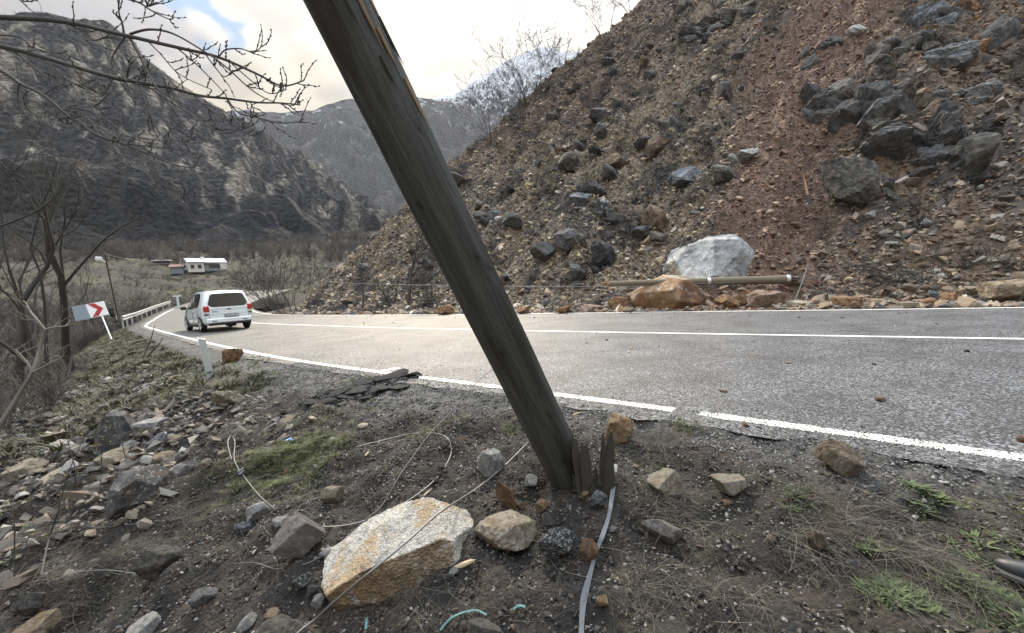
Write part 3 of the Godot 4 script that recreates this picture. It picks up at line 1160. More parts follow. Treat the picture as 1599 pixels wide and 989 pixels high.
func build_cables() -> void:
	var o := part("cable", line_of([Vector3(-0.179, 0.213, -5.230), Vector3(-0.232, 0.200, -4.979), Vector3(-0.343, 0.163, -4.884), Vector3(-0.483, 0.121, -4.453), Vector3(-0.705, -0.030, -3.920), Vector3(-0.822, -0.079, -3.565), Vector3(-0.926, -0.149, -2.955), Vector3(-0.992, -0.246, -2.711), Vector3(-1.058, -0.269, -2.571), Vector3(-1.171, -0.293, -2.325), Vector3(-1.265, -0.272, -2.152), Vector3(-1.488, -0.346, -2.228), Vector3(-1.629, -0.322, -2.258), Vector3(-1.814, -0.371, -2.332)], 0.0042, 6), M.cable_dark, self)
	tag(o, "thin dark cable hanging from the left of the leaning pole down to the soil", "cable")
	o = part("cable", line_of([Vector3(0.134, 0.040, -3.032), Vector3(0.073, -0.062, -3.182), Vector3(-0.119, -0.133, -2.947), Vector3(-0.293, -0.165, -2.720), Vector3(-0.395, -0.113, -2.468), Vector3(-0.432, 0.003, -2.172), Vector3(-0.484, 0.017, -2.066), Vector3(-0.569, 0.034, -1.853), Vector3(-0.689, -0.006, -1.732), Vector3(-0.777, -0.062, -1.714), Vector3(-0.935, -0.208, -1.773), Vector3(-1.057, -0.336, -1.841), Vector3(-1.130, -0.366, -1.791), Vector3(-1.199, -0.412, -1.715)], 0.0055, 7), M.cable_steel, self)
	tag(o, "grey steel cable crossing over the top of the big tan and white boulder", "cable")
	o = part("cable", line_of([Vector3(-2.640, -0.186, -3.519), Vector3(-2.947, -0.176, -3.905), Vector3(-3.008, -0.149, -4.040), Vector3(-2.933, -0.192, -3.986), Vector3(-2.625, -0.181, -3.532), Vector3(-2.501, -0.223, -3.398), Vector3(-2.410, -0.271, -3.330), Vector3(-2.126, -0.297, -3.063), Vector3(-1.879, -0.299, -2.847), Vector3(-1.667, -0.292, -2.684), Vector3(-1.417, -0.223, -2.460), Vector3(-1.318, -0.257, -2.482), Vector3(-1.226, -0.284, -2.523), Vector3(-1.088, -0.280, -2.554), Vector3(-0.903, -0.252, -2.639), Vector3(-0.768, -0.222, -2.740), Vector3(-0.664, -0.221, -2.977), Vector3(-0.605, -0.176, -3.124), Vector3(-0.591, -0.143, -3.293), Vector3(-0.632, -0.065, -3.382), Vector3(-0.798, -0.090, -3.595), Vector3(-1.089, -0.175, -3.843), Vector3(-1.302, -0.171, -3.711), Vector3(-1.489, -0.156, -3.561), Vector3(-1.831, -0.219, -3.519), Vector3(-2.197, -0.308, -3.378)], 0.0048, 7), M.cable_steel, self)
	tag(o, "grey cable in a wide loop over the grass with an eye at its end", "cable")
	# the wrapped splice behind the eye
	var sp := thing("cable_clamp", "small pale clamp twisted round the cable below its eye", "clamp", Vector3(-2.444, -0.249, -3.360))
	for k in 3:
		var s := Shape.new()
		s.box(Transform3D(Basis.from_euler(Vector3(0.3 * k, 0.6 + k * 0.5, 0.4)), Vector3(0.012 * k - 0.012, 0.01 + 0.018 * (k % 2), 0.012 * k)), Vector3(0.05, 0.018, 0.02), 0.004)
		part("clamp_wing" if k else "clamp_body", s.done(), M.strap, sp)
	o = part("wire", line_of([Vector3(-4.385, -0.609, -3.345), Vector3(-3.944, -0.501, -3.216), Vector3(-3.546, -0.540, -3.144), Vector3(-3.023, -0.445, -2.994), Vector3(-2.683, -0.407, -2.959), Vector3(-2.533, -0.381, -3.130), Vector3(-2.330, -0.296, -3.280), Vector3(-2.231, -0.295, -3.388)], 0.003, 5), M.strap, self)
	tag(o, "thin pale wire lying across the stones at lower left", "wire")
	o = part("wire", line_of([Vector3(-3.043, -0.450, -2.379), Vector3(-2.970, -0.462, -2.477), Vector3(-2.750, -0.455, -2.470), Vector3(-2.407, -0.473, -2.417), Vector3(-2.210, -0.376, -2.309)], 0.003, 5), M.strap, self)
	tag(o, "pale wire end sticking out of the rubble at bottom left", "wire")
	# flat strap from the stump to the bottom of the view
	var pts := smooth_line([Vector3(0.673, -0.081, -2.732), Vector3(0.568, -0.103, -2.415), Vector3(0.495, -0.149, -2.229), Vector3(0.422, -0.172, -2.084), Vector3(0.377, -0.215, -2.030), Vector3(0.311, -0.223, -1.876), Vector3(0.244, -0.185, -1.678), Vector3(0.217, -0.206, -1.585), Vector3(0.192, -0.237, -1.482), Vector3(0.163, -0.280, -1.369)], 6)
	var sh := Shape.new()
	for i in pts.size() - 1:
		var a: Vector3 = pts[i]
		var b: Vector3 = pts[i + 1]
		var x0 := strap_side(pts, i)
		var x1 := strap_side(pts, i + 1)
		var up := Vector3(0, 0.003, 0)
		sh.quad(a - x0 + up, a + x0 + up, b + x1 + up, b - x1 + up)
		sh.quad(a + x0 - up, a - x0 - up, b - x1 - up, b + x1 - up)
		sh.quad(a + x0 + up, a + x0 - up, b + x1 - up, b + x1 + up)
		sh.quad(a - x0 - up, a - x0 + up, b - x1 + up, b - x1 - up)
	o = part("strap", sh.done(), M.strap, self)
	tag(o, "flat grey strap running from the stump down to the bottom of the view", "strap")
	# line that hangs along the far side of the road
	o = part("overhead_wire", line_of([Vector3(15.712, 1.276, -11.040), Vector3(15.824, 1.203, -12.238), Vector3(14.133, 1.087, -12.831), Vector3(12.668, 1.002, -13.024), Vector3(9.437, 0.788, -13.207), Vector3(6.650, 0.835, -13.612), Vector3(4.586, 0.874, -14.017), Vector3(1.470, 1.044, -14.432), Vector3(-2.639, 1.336, -17.066), Vector3(-7.987, 1.754, -21.114), Vector3(-17.186, 2.621, -30.217), Vector3(-29.455, 3.828, -45.369), Vector3(-78.785, 9.925, -111.100)], 0.010, 5, 8), M.cable_steel, self)
	tag(o, "slack grey overhead wire hanging low along the foot of the scree", "wire")
	o = part("overhead_wire", line_of([Vector3(-25.365, 4.736, -25.376), Vector3(-38.239, 6.101, -40.541), Vector3(-70.095, 9.650, -80.974), Vector3(-94.640, 13.281, -119.406)], 0.014, 5, 8), M.cable_steel, self)
	tag(o, "thin wire running from the thin roadside pole at left to the white house", "wire")

func strap_side(pts: Array, i: int) -> Vector3:
	var d: Vector3 = pts[mini(i + 1, pts.size() - 1)] - pts[maxi(i - 1, 0)]
	return d.cross(Vector3(0.25 * sin(i * 0.21), 1, 0.15 * sin(i * 0.13 + 1.0))).normalized() * (0.0125 + 0.002 * sin(i * 0.4))

# ---------------------------------------------------------------- the car
const CAR := [  # z, low, belt, roof half widths; sill, belt, roof heights
	[2.04, 0.74, 0.79, 0.62, 0.42, 1.02, 1.60],
	[1.98, 0.85, 0.85, 0.68, 0.34, 1.02, 1.68],
	[1.55, 0.88, 0.875, 0.70, 0.30, 1.03, 1.73],
	[0.9, 0.885, 0.88, 0.715, 0.27, 1.01, 1.755],
	[0.2, 0.885, 0.88, 0.715, 0.26, 0.99, 1.75],
	[-0.3, 0.885, 0.88, 0.70, 0.26, 0.98, 1.71],
	[-0.75, 0.885, 0.875, 0.67, 0.26, 0.97, 1.58],
	[-1.15, 0.885, 0.865, 0.70, 0.26, 0.96, 1.22],
	[-1.45, 0.88, 0.85, 0.72, 0.27, 0.92, 1.02],
	[-1.85, 0.85, 0.80, 0.64, 0.28, 0.80, 0.90],
	[-2.06, 0.76, 0.70, 0.50, 0.33, 0.66, 0.72],
]

func car_side(z: float, t: float, proud := 0.008) -> Vector3:
	var k := 0
	while k < CAR.size() - 2 and z < CAR[k + 1][0]:
		k += 1
	var f: float = (z - CAR[k][0]) / (CAR[k + 1][0] - CAR[k][0])
	var belt: float = lerpf(CAR[k][2], CAR[k + 1][2], f)
	var roof: float = lerpf(CAR[k][3], CAR[k + 1][3], f)
	var yb: float = lerpf(CAR[k][5], CAR[k + 1][5], f)
	var yr: float = lerpf(CAR[k][6], CAR[k + 1][6], f) - 0.09
	return Vector3(lerpf(belt, roof, t) + proud, lerpf(yb, yr, t) + proud * 0.3, z)

func rear_z(y: float) -> float:
	return 2.04 - 0.20 * maxf(0.0, y - 1.0) - 0.05 * maxf(0.0, 0.6 - y)

func build_car() -> void:
	var axle: Vector2 = Vector2(-12.615, -17.456)
	var turn := atan2(0.76, 0.65)
	var ahead := Vector2(-0.76, -0.65)
	var at := axle + ahead * 1.28
	var t := thing("car", "white people carrier driving away round the bend, seen from behind", "car", Vector3(at.x, 0.0, at.y), turn)
	var s := Shape.new()
	var rows := []
	for c in CAR:
		var half := [Vector2(0, c[4]), Vector2(c[1] * 0.88, c[4]), Vector2(c[1] * 0.97, c[4] + 0.07), Vector2(c[1], lerpf(c[4], c[5], 0.45)), Vector2(c[1] * 1.0, lerpf(c[4], c[5], 0.62)), Vector2(lerpf(c[1], c[2], 0.7) + 0.004, lerpf(c[4], c[5], 0.86)), Vector2(c[2], c[5]), Vector2(c[3], c[6] - 0.09), Vector2(c[3] - 0.07, c[6] - 0.02), Vector2(c[3] * 0.55, c[6] + 0.008), Vector2(0, c[6] + 0.018)]
		var row := []
		for p in half:
			row.append(Vector3(p.x, p.y, c[0]))
		for k in range(half.size() - 2, 0, -1):
			row.append(Vector3(-half[k].x, half[k].y, c[0]))
		rows.append(row)
	for e in rows[0].size():
		for r in [0, 1]:
			rows[r][e].z = rear_z(rows[r][e].y) - (0.0 if r == 0 else 0.06)
	var st := SurfaceTool.new()
	st.begin(Mesh.PRIMITIVE_TRIANGLES)
	st.set_smooth_group(0)
	var n: int = rows[0].size()
	for r in rows.size() - 1:
		for k in n:
			var a: Vector3 = rows[r][k]
			var b: Vector3 = rows[r][(k + 1) % n]
			var c: Vector3 = rows[r + 1][(k + 1) % n]
			var d: Vector3 = rows[r + 1][k]
			for p in [a, b, c, a, c, d]:
				st.add_vertex(p)
	st.set_smooth_group(1)
	for r in [0, rows.size() - 1]:
		var mid := Vector3.ZERO
		for p in rows[r]:
			mid += p / n
		mid.z = rear_z(mid.y) if r == 0 else -2.08
		for k in n:
			if r == 0:
				for p in [mid, rows[r][(k + 1) % n], rows[r][k]]:
					st.add_vertex(p)
			else:
				for p in [mid, rows[r][k], rows[r][(k + 1) % n]]:
					st.add_vertex(p)
	st.generate_normals()
	part("body", st.commit(), M.car_white, t)
	# rear window, rounded hexagon
	var g := Shape.new()
	var rim := []
	for q in [[-0.58, 1.56], [-0.50, 1.60], [0.50, 1.60], [0.58, 1.56], [0.70, 1.20], [0.69, 1.13], [0.60, 1.06], [0.50, 1.045], [-0.50, 1.045], [-0.60, 1.06], [-0.69, 1.13], [-0.70, 1.20]]:
		rim.append(Vector3(q[0], q[1], rear_z(q[1]) + 0.010))
	var centre := Vector3(0, 1.32, rear_z(1.32) + 0.014)
	for k in rim.size():
		g.tri(centre, rim[(k + 1) % rim.size()], rim[k])
	part("rear_window", g.done(), M.car_glass, t)
	# side windows and windscreen
	for sx in [-1.0, 1.0]:
		g = Shape.new()
		var cols := [[-0.98, 0.03, 0.10], [-0.78, 0.03, 0.55], [-0.55, 0.03, 0.93], [-0.2, 0.03, 0.97], [0.5, 0.04, 0.97], [0.98, 0.06, 0.97], [1.12, 0.12, 0.93], [1.18, 0.30, 0.80]]
		for k in cols.size() - 1:
			var a := car_side(cols[k][0], cols[k][1])
			var b := car_side(cols[k][0], cols[k][2])
			var c := car_side(cols[k + 1][0], cols[k + 1][2])
			var d := car_side(cols[k + 1][0], cols[k + 1][1])
			for p in [0]:
				if sx > 0.0:
					g.quad(a, b, c, d)
				else:
					g.quad(d * Vector3(-1, 1, 1), c * Vector3(-1, 1, 1), b * Vector3(-1, 1, 1), a * Vector3(-1, 1, 1))
		part("side_window", g.done(), M.car_glass, t)
		# tail light: red above, clear below
		var lamp := part("tail_light", box_mesh(Vector3(0.19, 0.26, 0.17), 0.03, Transform3D(Basis(), Vector3(sx * 0.765, 0.97, 1.965))), M.red_lens, t)
		part("reversing_lens", box_mesh(Vector3(0.18, 0.09, 0.16), 0.02, Transform3D(Basis(), Vector3(sx * 0.768, 0.805, 1.97))), M.clear_lens, lamp)
		part("lamp_base", box_mesh(Vector3(0.17, 0.05, 0.15), 0.015, Transform3D(Basis(), Vector3(sx * 0.77, 0.74, 1.972))), M.black_plastic, lamp)
		# door mirror, roof rail, sill
		part("mirror", box_mesh(Vector3(0.22, 0.16, 0.11), 0.04, Transform3D(Basis(Vector3.UP, sx * 0.2), Vector3(sx * 1.0, 1.06, -0.86))), M.black_plastic, t)
		var rail := Shape.new()
		rail.tube([Vector3(sx * 0.60, 1.72, 1.5), Vector3(sx * 0.60, 1.80, 1.3), Vector3(sx * 0.60, 1.815, 0.3), Vector3(sx * 0.585, 1.77, -0.3), Vector3(sx * 0.57, 1.69, -0.45)], [0.018, 0.018, 0.018, 0.018, 0.018], 6)
		part("roof_rail", rail.done(), M.black_plastic, t)
		part("sill", box_mesh(Vector3(0.04, 0.10, 1.5), 0.01, Transform3D(Basis(), Vector3(sx * 0.875, 0.27, 0.0))), M.black_plastic, t)
		part("door_moulding", box_mesh(Vector3(0.02, 0.03, 2.3), 0.006, Transform3D(Basis(), Vector3(sx * 0.89, 0.55, 0.1))), M.car_white, t)
		part("door_handle", box_mesh(Vector3(0.03, 0.04, 0.18), 0.01, Transform3D(Basis(), Vector3(sx * 0.892, 0.90, 0.25))), M.car_white, t)
		for wz in [1.26, -1.23]:
			var arch := Shape.new()
			var prof := []
			for k in 17:
				var an := PI * k / 16.0
				prof.append(Vector2(cos(an) * 0.37, sin(an) * 0.37 + 0.30))
			prof.append(Vector2(-0.37, 0.22))
			prof.append(Vector2(0.37, 0.22))
			arch.slab(Transform3D(Basis(Vector3.UP, sx * PI / 2), Vector3(sx * 0.87, 0, wz)), prof, 0.024)
			part("wheel_arch", arch.done(), M.black_plastic, t)
			var wheel := Node3D.new()
			wheel.name = "wheel"
			t.add_child(wheel, true)
			wheel.position = Vector3(sx * 0.80, 0.305, wz)
			var ty := Shape.new()
			var x0 := -0.10
			ty.tube([Vector3(x0, 0, 0), Vector3(x0 + 0.02, 0, 0), Vector3(x0 + 0.05, 0, 0), Vector3(-x0 - 0.03, 0, 0), Vector3(-x0 - 0.01, 0, 0), Vector3(-x0 + 0.005, 0, 0)], [0.235, 0.285, 0.303, 0.303, 0.285, 0.235], 28)
			part("tyre", ty.done(), M.tyre, wheel)
			var rimshape := Shape.new()
			rimshape.tube([Vector3(sx * 0.10, 0, 0), Vector3(sx * 0.108, 0, 0)], [0.215, 0.205], 24)
			for k in 5:
				var an := TAU * k / 5.0
				rimshape.box(Transform3D(Basis(Vector3.RIGHT, an), Vector3(sx * 0.112, 0, 0) + Vector3(0, cos(an), sin(an)) * 0.11), Vector3(0.02, 0.19, 0.05), 0.006)
			part("rim", rimshape.done(), M.alloy, wheel)
	g = Shape.new()
	for k in 5:
		var x0 := lerpf(-0.66, 0.66, k / 5.0)
		var x1 := lerpf(-0.66, 0.66, (k + 1) / 5.0)
		g.quad(Vector3(x1, 1.54, -0.80), Vector3(x0, 1.54, -0.80), Vector3(x0 * 1.08, 1.10, -1.33), Vector3(x1 * 1.08, 1.10, -1.33))
	part("windscreen", g.done(), M.car_glass, t)
	# tailgate details
	part("bumper", box_mesh(Vector3(1.62, 0.20, 0.10), 0.035, Transform3D(Basis(), Vector3(0, 0.47, 2.03))), M.car_white, t)
	part("bumper_underside", box_mesh(Vector3(1.5, 0.12, 0.16), 0.03, Transform3D(Basis(), Vector3(0, 0.335, 1.98))), M.black_plastic, t)
	part("exhaust_box", box_mesh(Vector3(0.30, 0.12, 0.5), 0.03, Transform3D(Basis(), Vector3(0.12, 0.24, 1.6))), M.black_plastic, t)
	for sx in [-1.0, 1.0]:
		part("reflector", box_mesh(Vector3(0.16, 0.035, 0.02), 0.006, Transform3D(Basis(), Vector3(sx * 0.55, 0.455, 2.078))), M.black_plastic, t)
	part("tailgate_ridge", box_mesh(Vector3(1.40, 0.025, 0.03), 0.008, Transform3D(Basis(), Vector3(0, 0.985, 2.045))), M.car_white, t)
	part("tailgate_crease", box_mesh(Vector3(1.30, 0.018, 0.02), 0.006, Transform3D(Basis(), Vector3(0, 0.765, 2.04))), M.car_white, t)
	# shut lines
	for sx in [-1.0, 1.0]:
		for z in [-0.98, 0.14, 1.02]:
			var seam := Shape.new()
			var q := [car_side(z, 0.0, 0.004), car_side(z, 0.0, 0.004)]
			q[1] = Vector3(0.887, 0.36, z)
			var mid := Vector3(0.892, 0.72, z)
			for p in 2:
				q[p].x *= sx
			mid.x *= sx
			seam.tube([q[0], mid, q[1]], [0.007, 0.007, 0.007], 4)
			part("door_seam", seam.done(), M.black_plastic, t)
		var gate := Shape.new()
		gate.tube([Vector3(sx * 0.665, 1.0, rear_z(1.0) + 0.004), Vector3(sx * 0.70, 0.86, rear_z(0.86) + 0.004), Vector3(sx * 0.70, 0.58, rear_z(0.58) + 0.004)], [0.006, 0.006, 0.006], 4)
		part("tailgate_seam", gate.done(), M.black_plastic, t)
	part("badge", box_mesh(Vector3(0.14, 0.055, 0.02), 0.015, Transform3D(Basis(), Vector3(0, 0.945, 2.055))), M.plate, t)
	part("wiper", box_mesh(Vector3(0.16, 0.05, 0.03), 0.01, Transform3D(Basis(), Vector3(0, 1.575, rear_z(1.575) + 0.02))), M.black_plastic, t)
	var plate := part("number_plate", box_mesh(Vector3(0.52, 0.125, 0.02), 0.006, Transform3D(Basis(), Vector3(0.08, 0.66, 2.052))), M.plate, t)  # a white plate in shadow; the shade is painted in as blue-grey
	for q in [[-0.17, 0.05], [-0.10, 0.045], [-0.02, 0.03], [0.03, 0.035], [0.08, 0.03], [0.17, 0.04], [0.22, 0.03]]:
		part("plate_mark", box_mesh(Vector3(q[1], 0.06, 0.004), 0.0, Transform3D(Basis(), Vector3(0.08 + q[0], 0.66, 2.064))), M.plate_print, plate)
	part("model_script", box_mesh(Vector3(0.20, 0.03, 0.008), 0.003, Transform3D(Basis(), Vector3(-0.50, 0.86, 2.05))), M.plate, t)

# ---------------------------------------------------------------- signs, rail, posts
func corner_board(a: Vector3, b: Vector3, d: Vector3) -> Transform3D:
	# the unit square whose corners are a (top left), b (top right), d (bottom left)
	var x := b - a
	var y := a - d
	return Transform3D(Basis(x, y, x.cross(y).normalized()), d)

func build_roadside() -> void:
	# chevron board on its two leaning posts
	var a: Vector3 = Vector3(-20.105, 1.514, -18.887)
	var b: Vector3 = Vector3(-19.262, 1.628, -18.896)
	var d: Vector3 = Vector3(-19.691, 0.869, -18.632)
	var at: Vector3 = Vector3(-18.273, -0.173, -18.083)
	var t := thing("bend_sign", "white board with a red chevron pointing right, leaning beside the bend", "road sign", at)
	var board := corner_board(a - at, b - at, d - at)
	var s := Shape.new()
	s.slab(board, [Vector2(0, 0), Vector2(1, 0), Vector2(1, 1), Vector2(0, 1)], 0.02)
	var plate := part("board", s.done(), M.white_paint, t)
	s = Shape.new()
	s.slab(board.translated_local(Vector3(0, 0, 0.021)), [Vector2(0.12, 0.03), Vector2(0.45, 0.03), Vector2(0.86, 0.52), Vector2(0.47, 0.97), Vector2(0.10, 0.97), Vector2(0.52, 0.50)], 0.004)
	part("chevron", s.done(), M.sign_red, plate)
	s = Shape.new()
	s.tube([Vector3(0, -0.2, 0), board * Vector3(0.55, 0.5, -0.04), board * Vector3(0.52, 0.98, -0.04)], [0.03, 0.03, 0.03], 8)
	part("post", s.done(), M.zinc, t)
	a = Vector3(-21.329, 1.471, -19.385)
	b = Vector3(-20.638, 1.536, -19.390)
	d = Vector3(-20.968, 0.752, -19.124)
	at = Vector3(-57.949, -2.937, -55.073)
	t = thing("sign", "small blue-grey sign board on a leaning post left of the chevron", "road sign", at)
	board = corner_board(a - at, b - at, d - at)
	s = Shape.new()
	s.slab(board, [Vector2(0, 0), Vector2(1, 0), Vector2(1, 1), Vector2(0, 1)], 0.02)
	part("board", s.done(), M.sign_back, t)
	s = Shape.new()
	s.tube([Vector3(0, -0.2, 0), board * Vector3(0.7, 0.2, -0.04), board * Vector3(0.6, 0.9, -0.04)], [0.03, 0.03, 0.03], 8)
	part("post", s.done(), M.zinc, t)
	# striped marker at the end of the rail
	var p0: Vector3 = Vector3(-60.358, -1.679, -60.886)
	var p1: Vector3 = Vector3(-23.173, 1.150, -23.071)
	t = thing("striped_marker", "leaning black and white striped marker post at the end of the guard rail", "marker post", p0)
	var up := p1 - p0
	for k in 7:
		s = Shape.new()
		s.tube([up * (k / 7.0), up * ((k + 1) / 7.0)], [0.14, 0.14], 10, true)
		part("stripe", s.done(), M.black_paint if k % 2 == 0 else M.white_paint, t)
	# guard rail
	var prof := [Vector2(0.0, 0.42), Vector2(0.06, 0.47), Vector2(0.06, 0.53), Vector2(0.0, 0.58), Vector2(0.0, 0.61), Vector2(0.06, 0.66), Vector2(0.06, 0.72), Vector2(0.0, 0.77)]
	var start := rail_point(35.3)
	t = thing("guard_rail", "galvanised steel guard rail along the outside of the bend", "guard rail", start)
	var v := PackedVector3Array()
	var nu := 34
	for p in prof:
		for i in nu:
			var u := 35.3 + i * 0.95
			var here := rail_point(u)
			var there := rail_point(u + 0.3)
			var out := (there - here).cross(Vector3.UP).normalized()
			v.append(here - start + out * p.x + Vector3(0, p.y, 0))
	part("beam", sheet(nu, prof.size(), v, PackedColorArray(), PackedVector2Array(), Vector3(0.6, 0, 0.6)), M.rail_zinc, t)
	for i in 10:
		var here := rail_point(35.5 + i * 3.4)
		part("post", box_mesh(Vector3(0.10, 1.1, 0.06), 0.0, Transform3D(Basis(Vector3.UP, 0.85), here - start + Vector3(-0.06, 0.22, -0.05))), M.zinc, t)
	# thin pole with a lamp box, its wire runs to the house
	p0 = Vector3(-60.757, -1.366, -61.446)
	p1 = Vector3(-25.365, 4.736, -25.376)
	t = thing("lamp_pole", "thin leaning pole with a white box near its top behind the chevron board", "pole", p0)
	s = Shape.new()
	s.tube([Vector3.ZERO, (p1 - p0) * 0.5 + Vector3(0.03, 0, 0), p1 - p0], [0.085, 0.07, 0.055], 10)
	part("shaft", s.done(), M.old_wood_brown, t)
	part("lamp_box", box_mesh(Vector3(0.34, 0.26, 0.2), 0.05, Transform3D(Basis(Vector3.UP, 0.7), Vector3(-25.749, 4.418, -25.349) - p0)), M.white_paint, t)
	s = Shape.new()
	s.tube([Vector3(-25.672, 4.353, -25.344) - p0, Vector3(-25.338, 4.211, -25.332) - p0], [0.025, 0.025], 6)
	part("bracket", s.done(), M.zinc, t)
	# small post at the far end of the rail
	var pp: Vector3 = Vector3(-40.426, 0.756, -48.448)
	t = thing("far_post", "small pale post with a cross bar at the far end of the guard rail", "post", pp)
	part("stake", box_mesh(Vector3(0.22, 1.5, 0.12), 0.02, Transform3D(Basis(), Vector3(0, 0.75, 0))), M.post_white, t)
	part("bar", box_mesh(Vector3(0.8, 0.16, 0.1), 0.02, Transform3D(Basis(Vector3.UP, 0.6), Vector3(0, 1.5, 0.02))), M.post_white, t)
	# reflector post on the verge
	pp = Vector3(-5.477, -0.145, -7.055)
	var tip: Vector3 = Vector3(-5.415, 0.657, -6.875)
	t = thing("delineator_post", "leaning pale plastic edge post standing on the grass by the edge line", "edge post", pp)
	var ax := (tip - pp).normalized()
	var cr := ax.cross(Vector3(0.6, 0, 0.8)).normalized()
	var bs := Basis(cr, ax, cr.cross(ax).normalized())
	var h := pp.distance_to(tip)
	s = Shape.new()
	var hw := 0.052
	s.slab(Transform3D(bs, Vector3.ZERO), [Vector2(-hw, 0), Vector2(hw, 0), Vector2(hw, h - 0.04), Vector2(-hw, h)], 0.035)
	part("blade", s.done(), M.post_white, t)
	s = Shape.new()
	for q in [-0.022, 0.008]:
		s.box(Transform3D(bs, bs * Vector3(q, 0.17, 0.038)), Vector3(0.018, 0.035, 0.006))
	s.box(Transform3D(bs, bs * Vector3(0.033, 0.17, 0.038)), Vector3(0.012, 0.035, 0.006))
	part("stamp", s.done(), M.black_paint, t)

func rail_point(u: float) -> Vector3:
	var turn := along(near_tab, u + 0.5) - along(near_tab, u - 0.5)
	var p := xz_of(u, along(near_tab, u) - 1.05 * sqrt(1.0 + turn * turn))
	return Vector3(p.x, road_rise(u) - 0.02, p.y)

func build_house() -> void:
	var c: Vector2 = Vector2(-92.882, -123.447)
	var look := Vector2(-c.x, -c.y).normalized()
	var at := on_ground(c, -0.3)
	var t := thing("house", "small white house with a blue-grey metal roof on the meadow beyond the bend", "house", at, atan2(look.x, look.y) + 0.18)
	var wall := part("wall", box_mesh(Vector3(9.4, 2.9, 5.0), 0.0, Transform3D(Basis(), Vector3(0, 1.45, -2.5))), M.house_wall, t)
	part("wing", box_mesh(Vector3(3.8, 2.9, 2.6), 0.0, Transform3D(Basis(), Vector3(-2.9, 1.45, 1.29))), M.house_wall, t)
	part("end_wing", box_mesh(Vector3(1.7, 2.6, 1.4), 0.0, Transform3D(Basis(), Vector3(4.1, 1.3, 0.69))), M.house_wall, t)
	gable(t, Vector3(0.2, 2.9, -2.5), 10.2, 6.4, 1.5, "roof")
	gable(t, Vector3(-2.9, 2.85, 0.6), 4.5, 4.6, 1.0, "wing_roof")
	part("porch", box_mesh(Vector3(4.0, 2.2, 1.3), 0.0, Transform3D(Basis(), Vector3(1.1, 1.3, 0.66))), M.house_dark, t)
	part("porch_rail", box_mesh(Vector3(4.1, 0.8, 0.1), 0.0, Transform3D(Basis(), Vector3(1.1, 0.75, 1.40))), M.sign_back, t)
	for q in [[-3.8, 1.6], [-2.1, 1.6]]:
		var w := part("window", box_mesh(Vector3(0.9, 1.1, 0.08), 0.0, Transform3D(Basis(), Vector3(q[0], q[1], 2.61))), M.house_dark, t)
		part("frame", box_mesh(Vector3(1.1, 0.1, 0.12), 0.0, Transform3D(Basis(), Vector3(q[0], q[1] - 0.62, 2.62))), M.white_paint, w)
	part("door", box_mesh(Vector3(0.9, 1.9, 0.06), 0.0, Transform3D(Basis(), Vector3(-0.1, 1.1, 1.33))), M.sign_back, t)
	part("chimney", box_mesh(Vector3(0.9, 1.4, 0.9), 0.1, Transform3D(Basis(), Vector3(-0.4, 4.2, -2.3))), M.white_paint, t)
	c = Vector2(-97.521, -118.288)
	t = thing("shed", "little shed with a red tiled roof left of the white house", "shed", on_ground(c, -0.2), 0.5)
	part("wall", box_mesh(Vector3(3.0, 1.9, 2.4), 0.0, Transform3D(Basis(), Vector3(0, 0.95, 0))), M.sign_back, t)
	gable(t, Vector3(0, 1.9, 0), 3.6, 3.0, 0.8, "roof", "roof_red")
	c = Vector2(-111.587, -129.585)
	t = thing("shed", "low pale hut with a dark opening further left of the white house", "shed", on_ground(c, -0.2), 0.4)
	part("wall", box_mesh(Vector3(4.0, 1.2, 2.0), 0.0, Transform3D(Basis(), Vector3(0, 0.6, 0))), M.house_dark, t)
	part("roof", box_mesh(Vector3(4.6, 0.25, 2.8), 0.05, Transform3D(Basis(), Vector3(0, 1.35, 0))), M.white_paint, t)

func gable(t: Node3D, at: Vector3, wide: float, deep: float, high: float, called: String, mat := "roof_blue") -> void:
	var s := Shape.new()
	var x := wide * 0.5
	var z := deep * 0.5
	var th := 0.14
	for sz in [-1.0, 1.0]:
		var a := at + Vector3(-x, 0, sz * z)
		var b := at + Vector3(x, 0, sz * z)
		var c := at + Vector3(x, high, 0)
		var d := at + Vector3(-x, high, 0)
		var up := Vector3(0, th, 0)
		if sz > 0.0:
			s.quad(a + up, b + up, c + up, d + up)
			s.quad(b, a, d, c)
		else:
			s.quad(b + up, a + up, d + up, c + up)
			s.quad(a, b, c, d)
		s.quad(a, b, b + up, a + up)
		s.quad(a, a + up, d + up, d)
		s.quad(b, c, c + up, b + up)
	var r := part(called, s.done(), M[mat], t)
	for sx in [-1.0, 1.0]:
		s = Shape.new()
		var e: float = sx * (x - 0.35)
		s.tri(at + Vector3(e, 0.02, -z + 0.4), at + Vector3(e, 0.02, z - 0.4), at + Vector3(e, high - 0.05, 0))
		part("gable_wall", s.done(), M.house_wall, r)

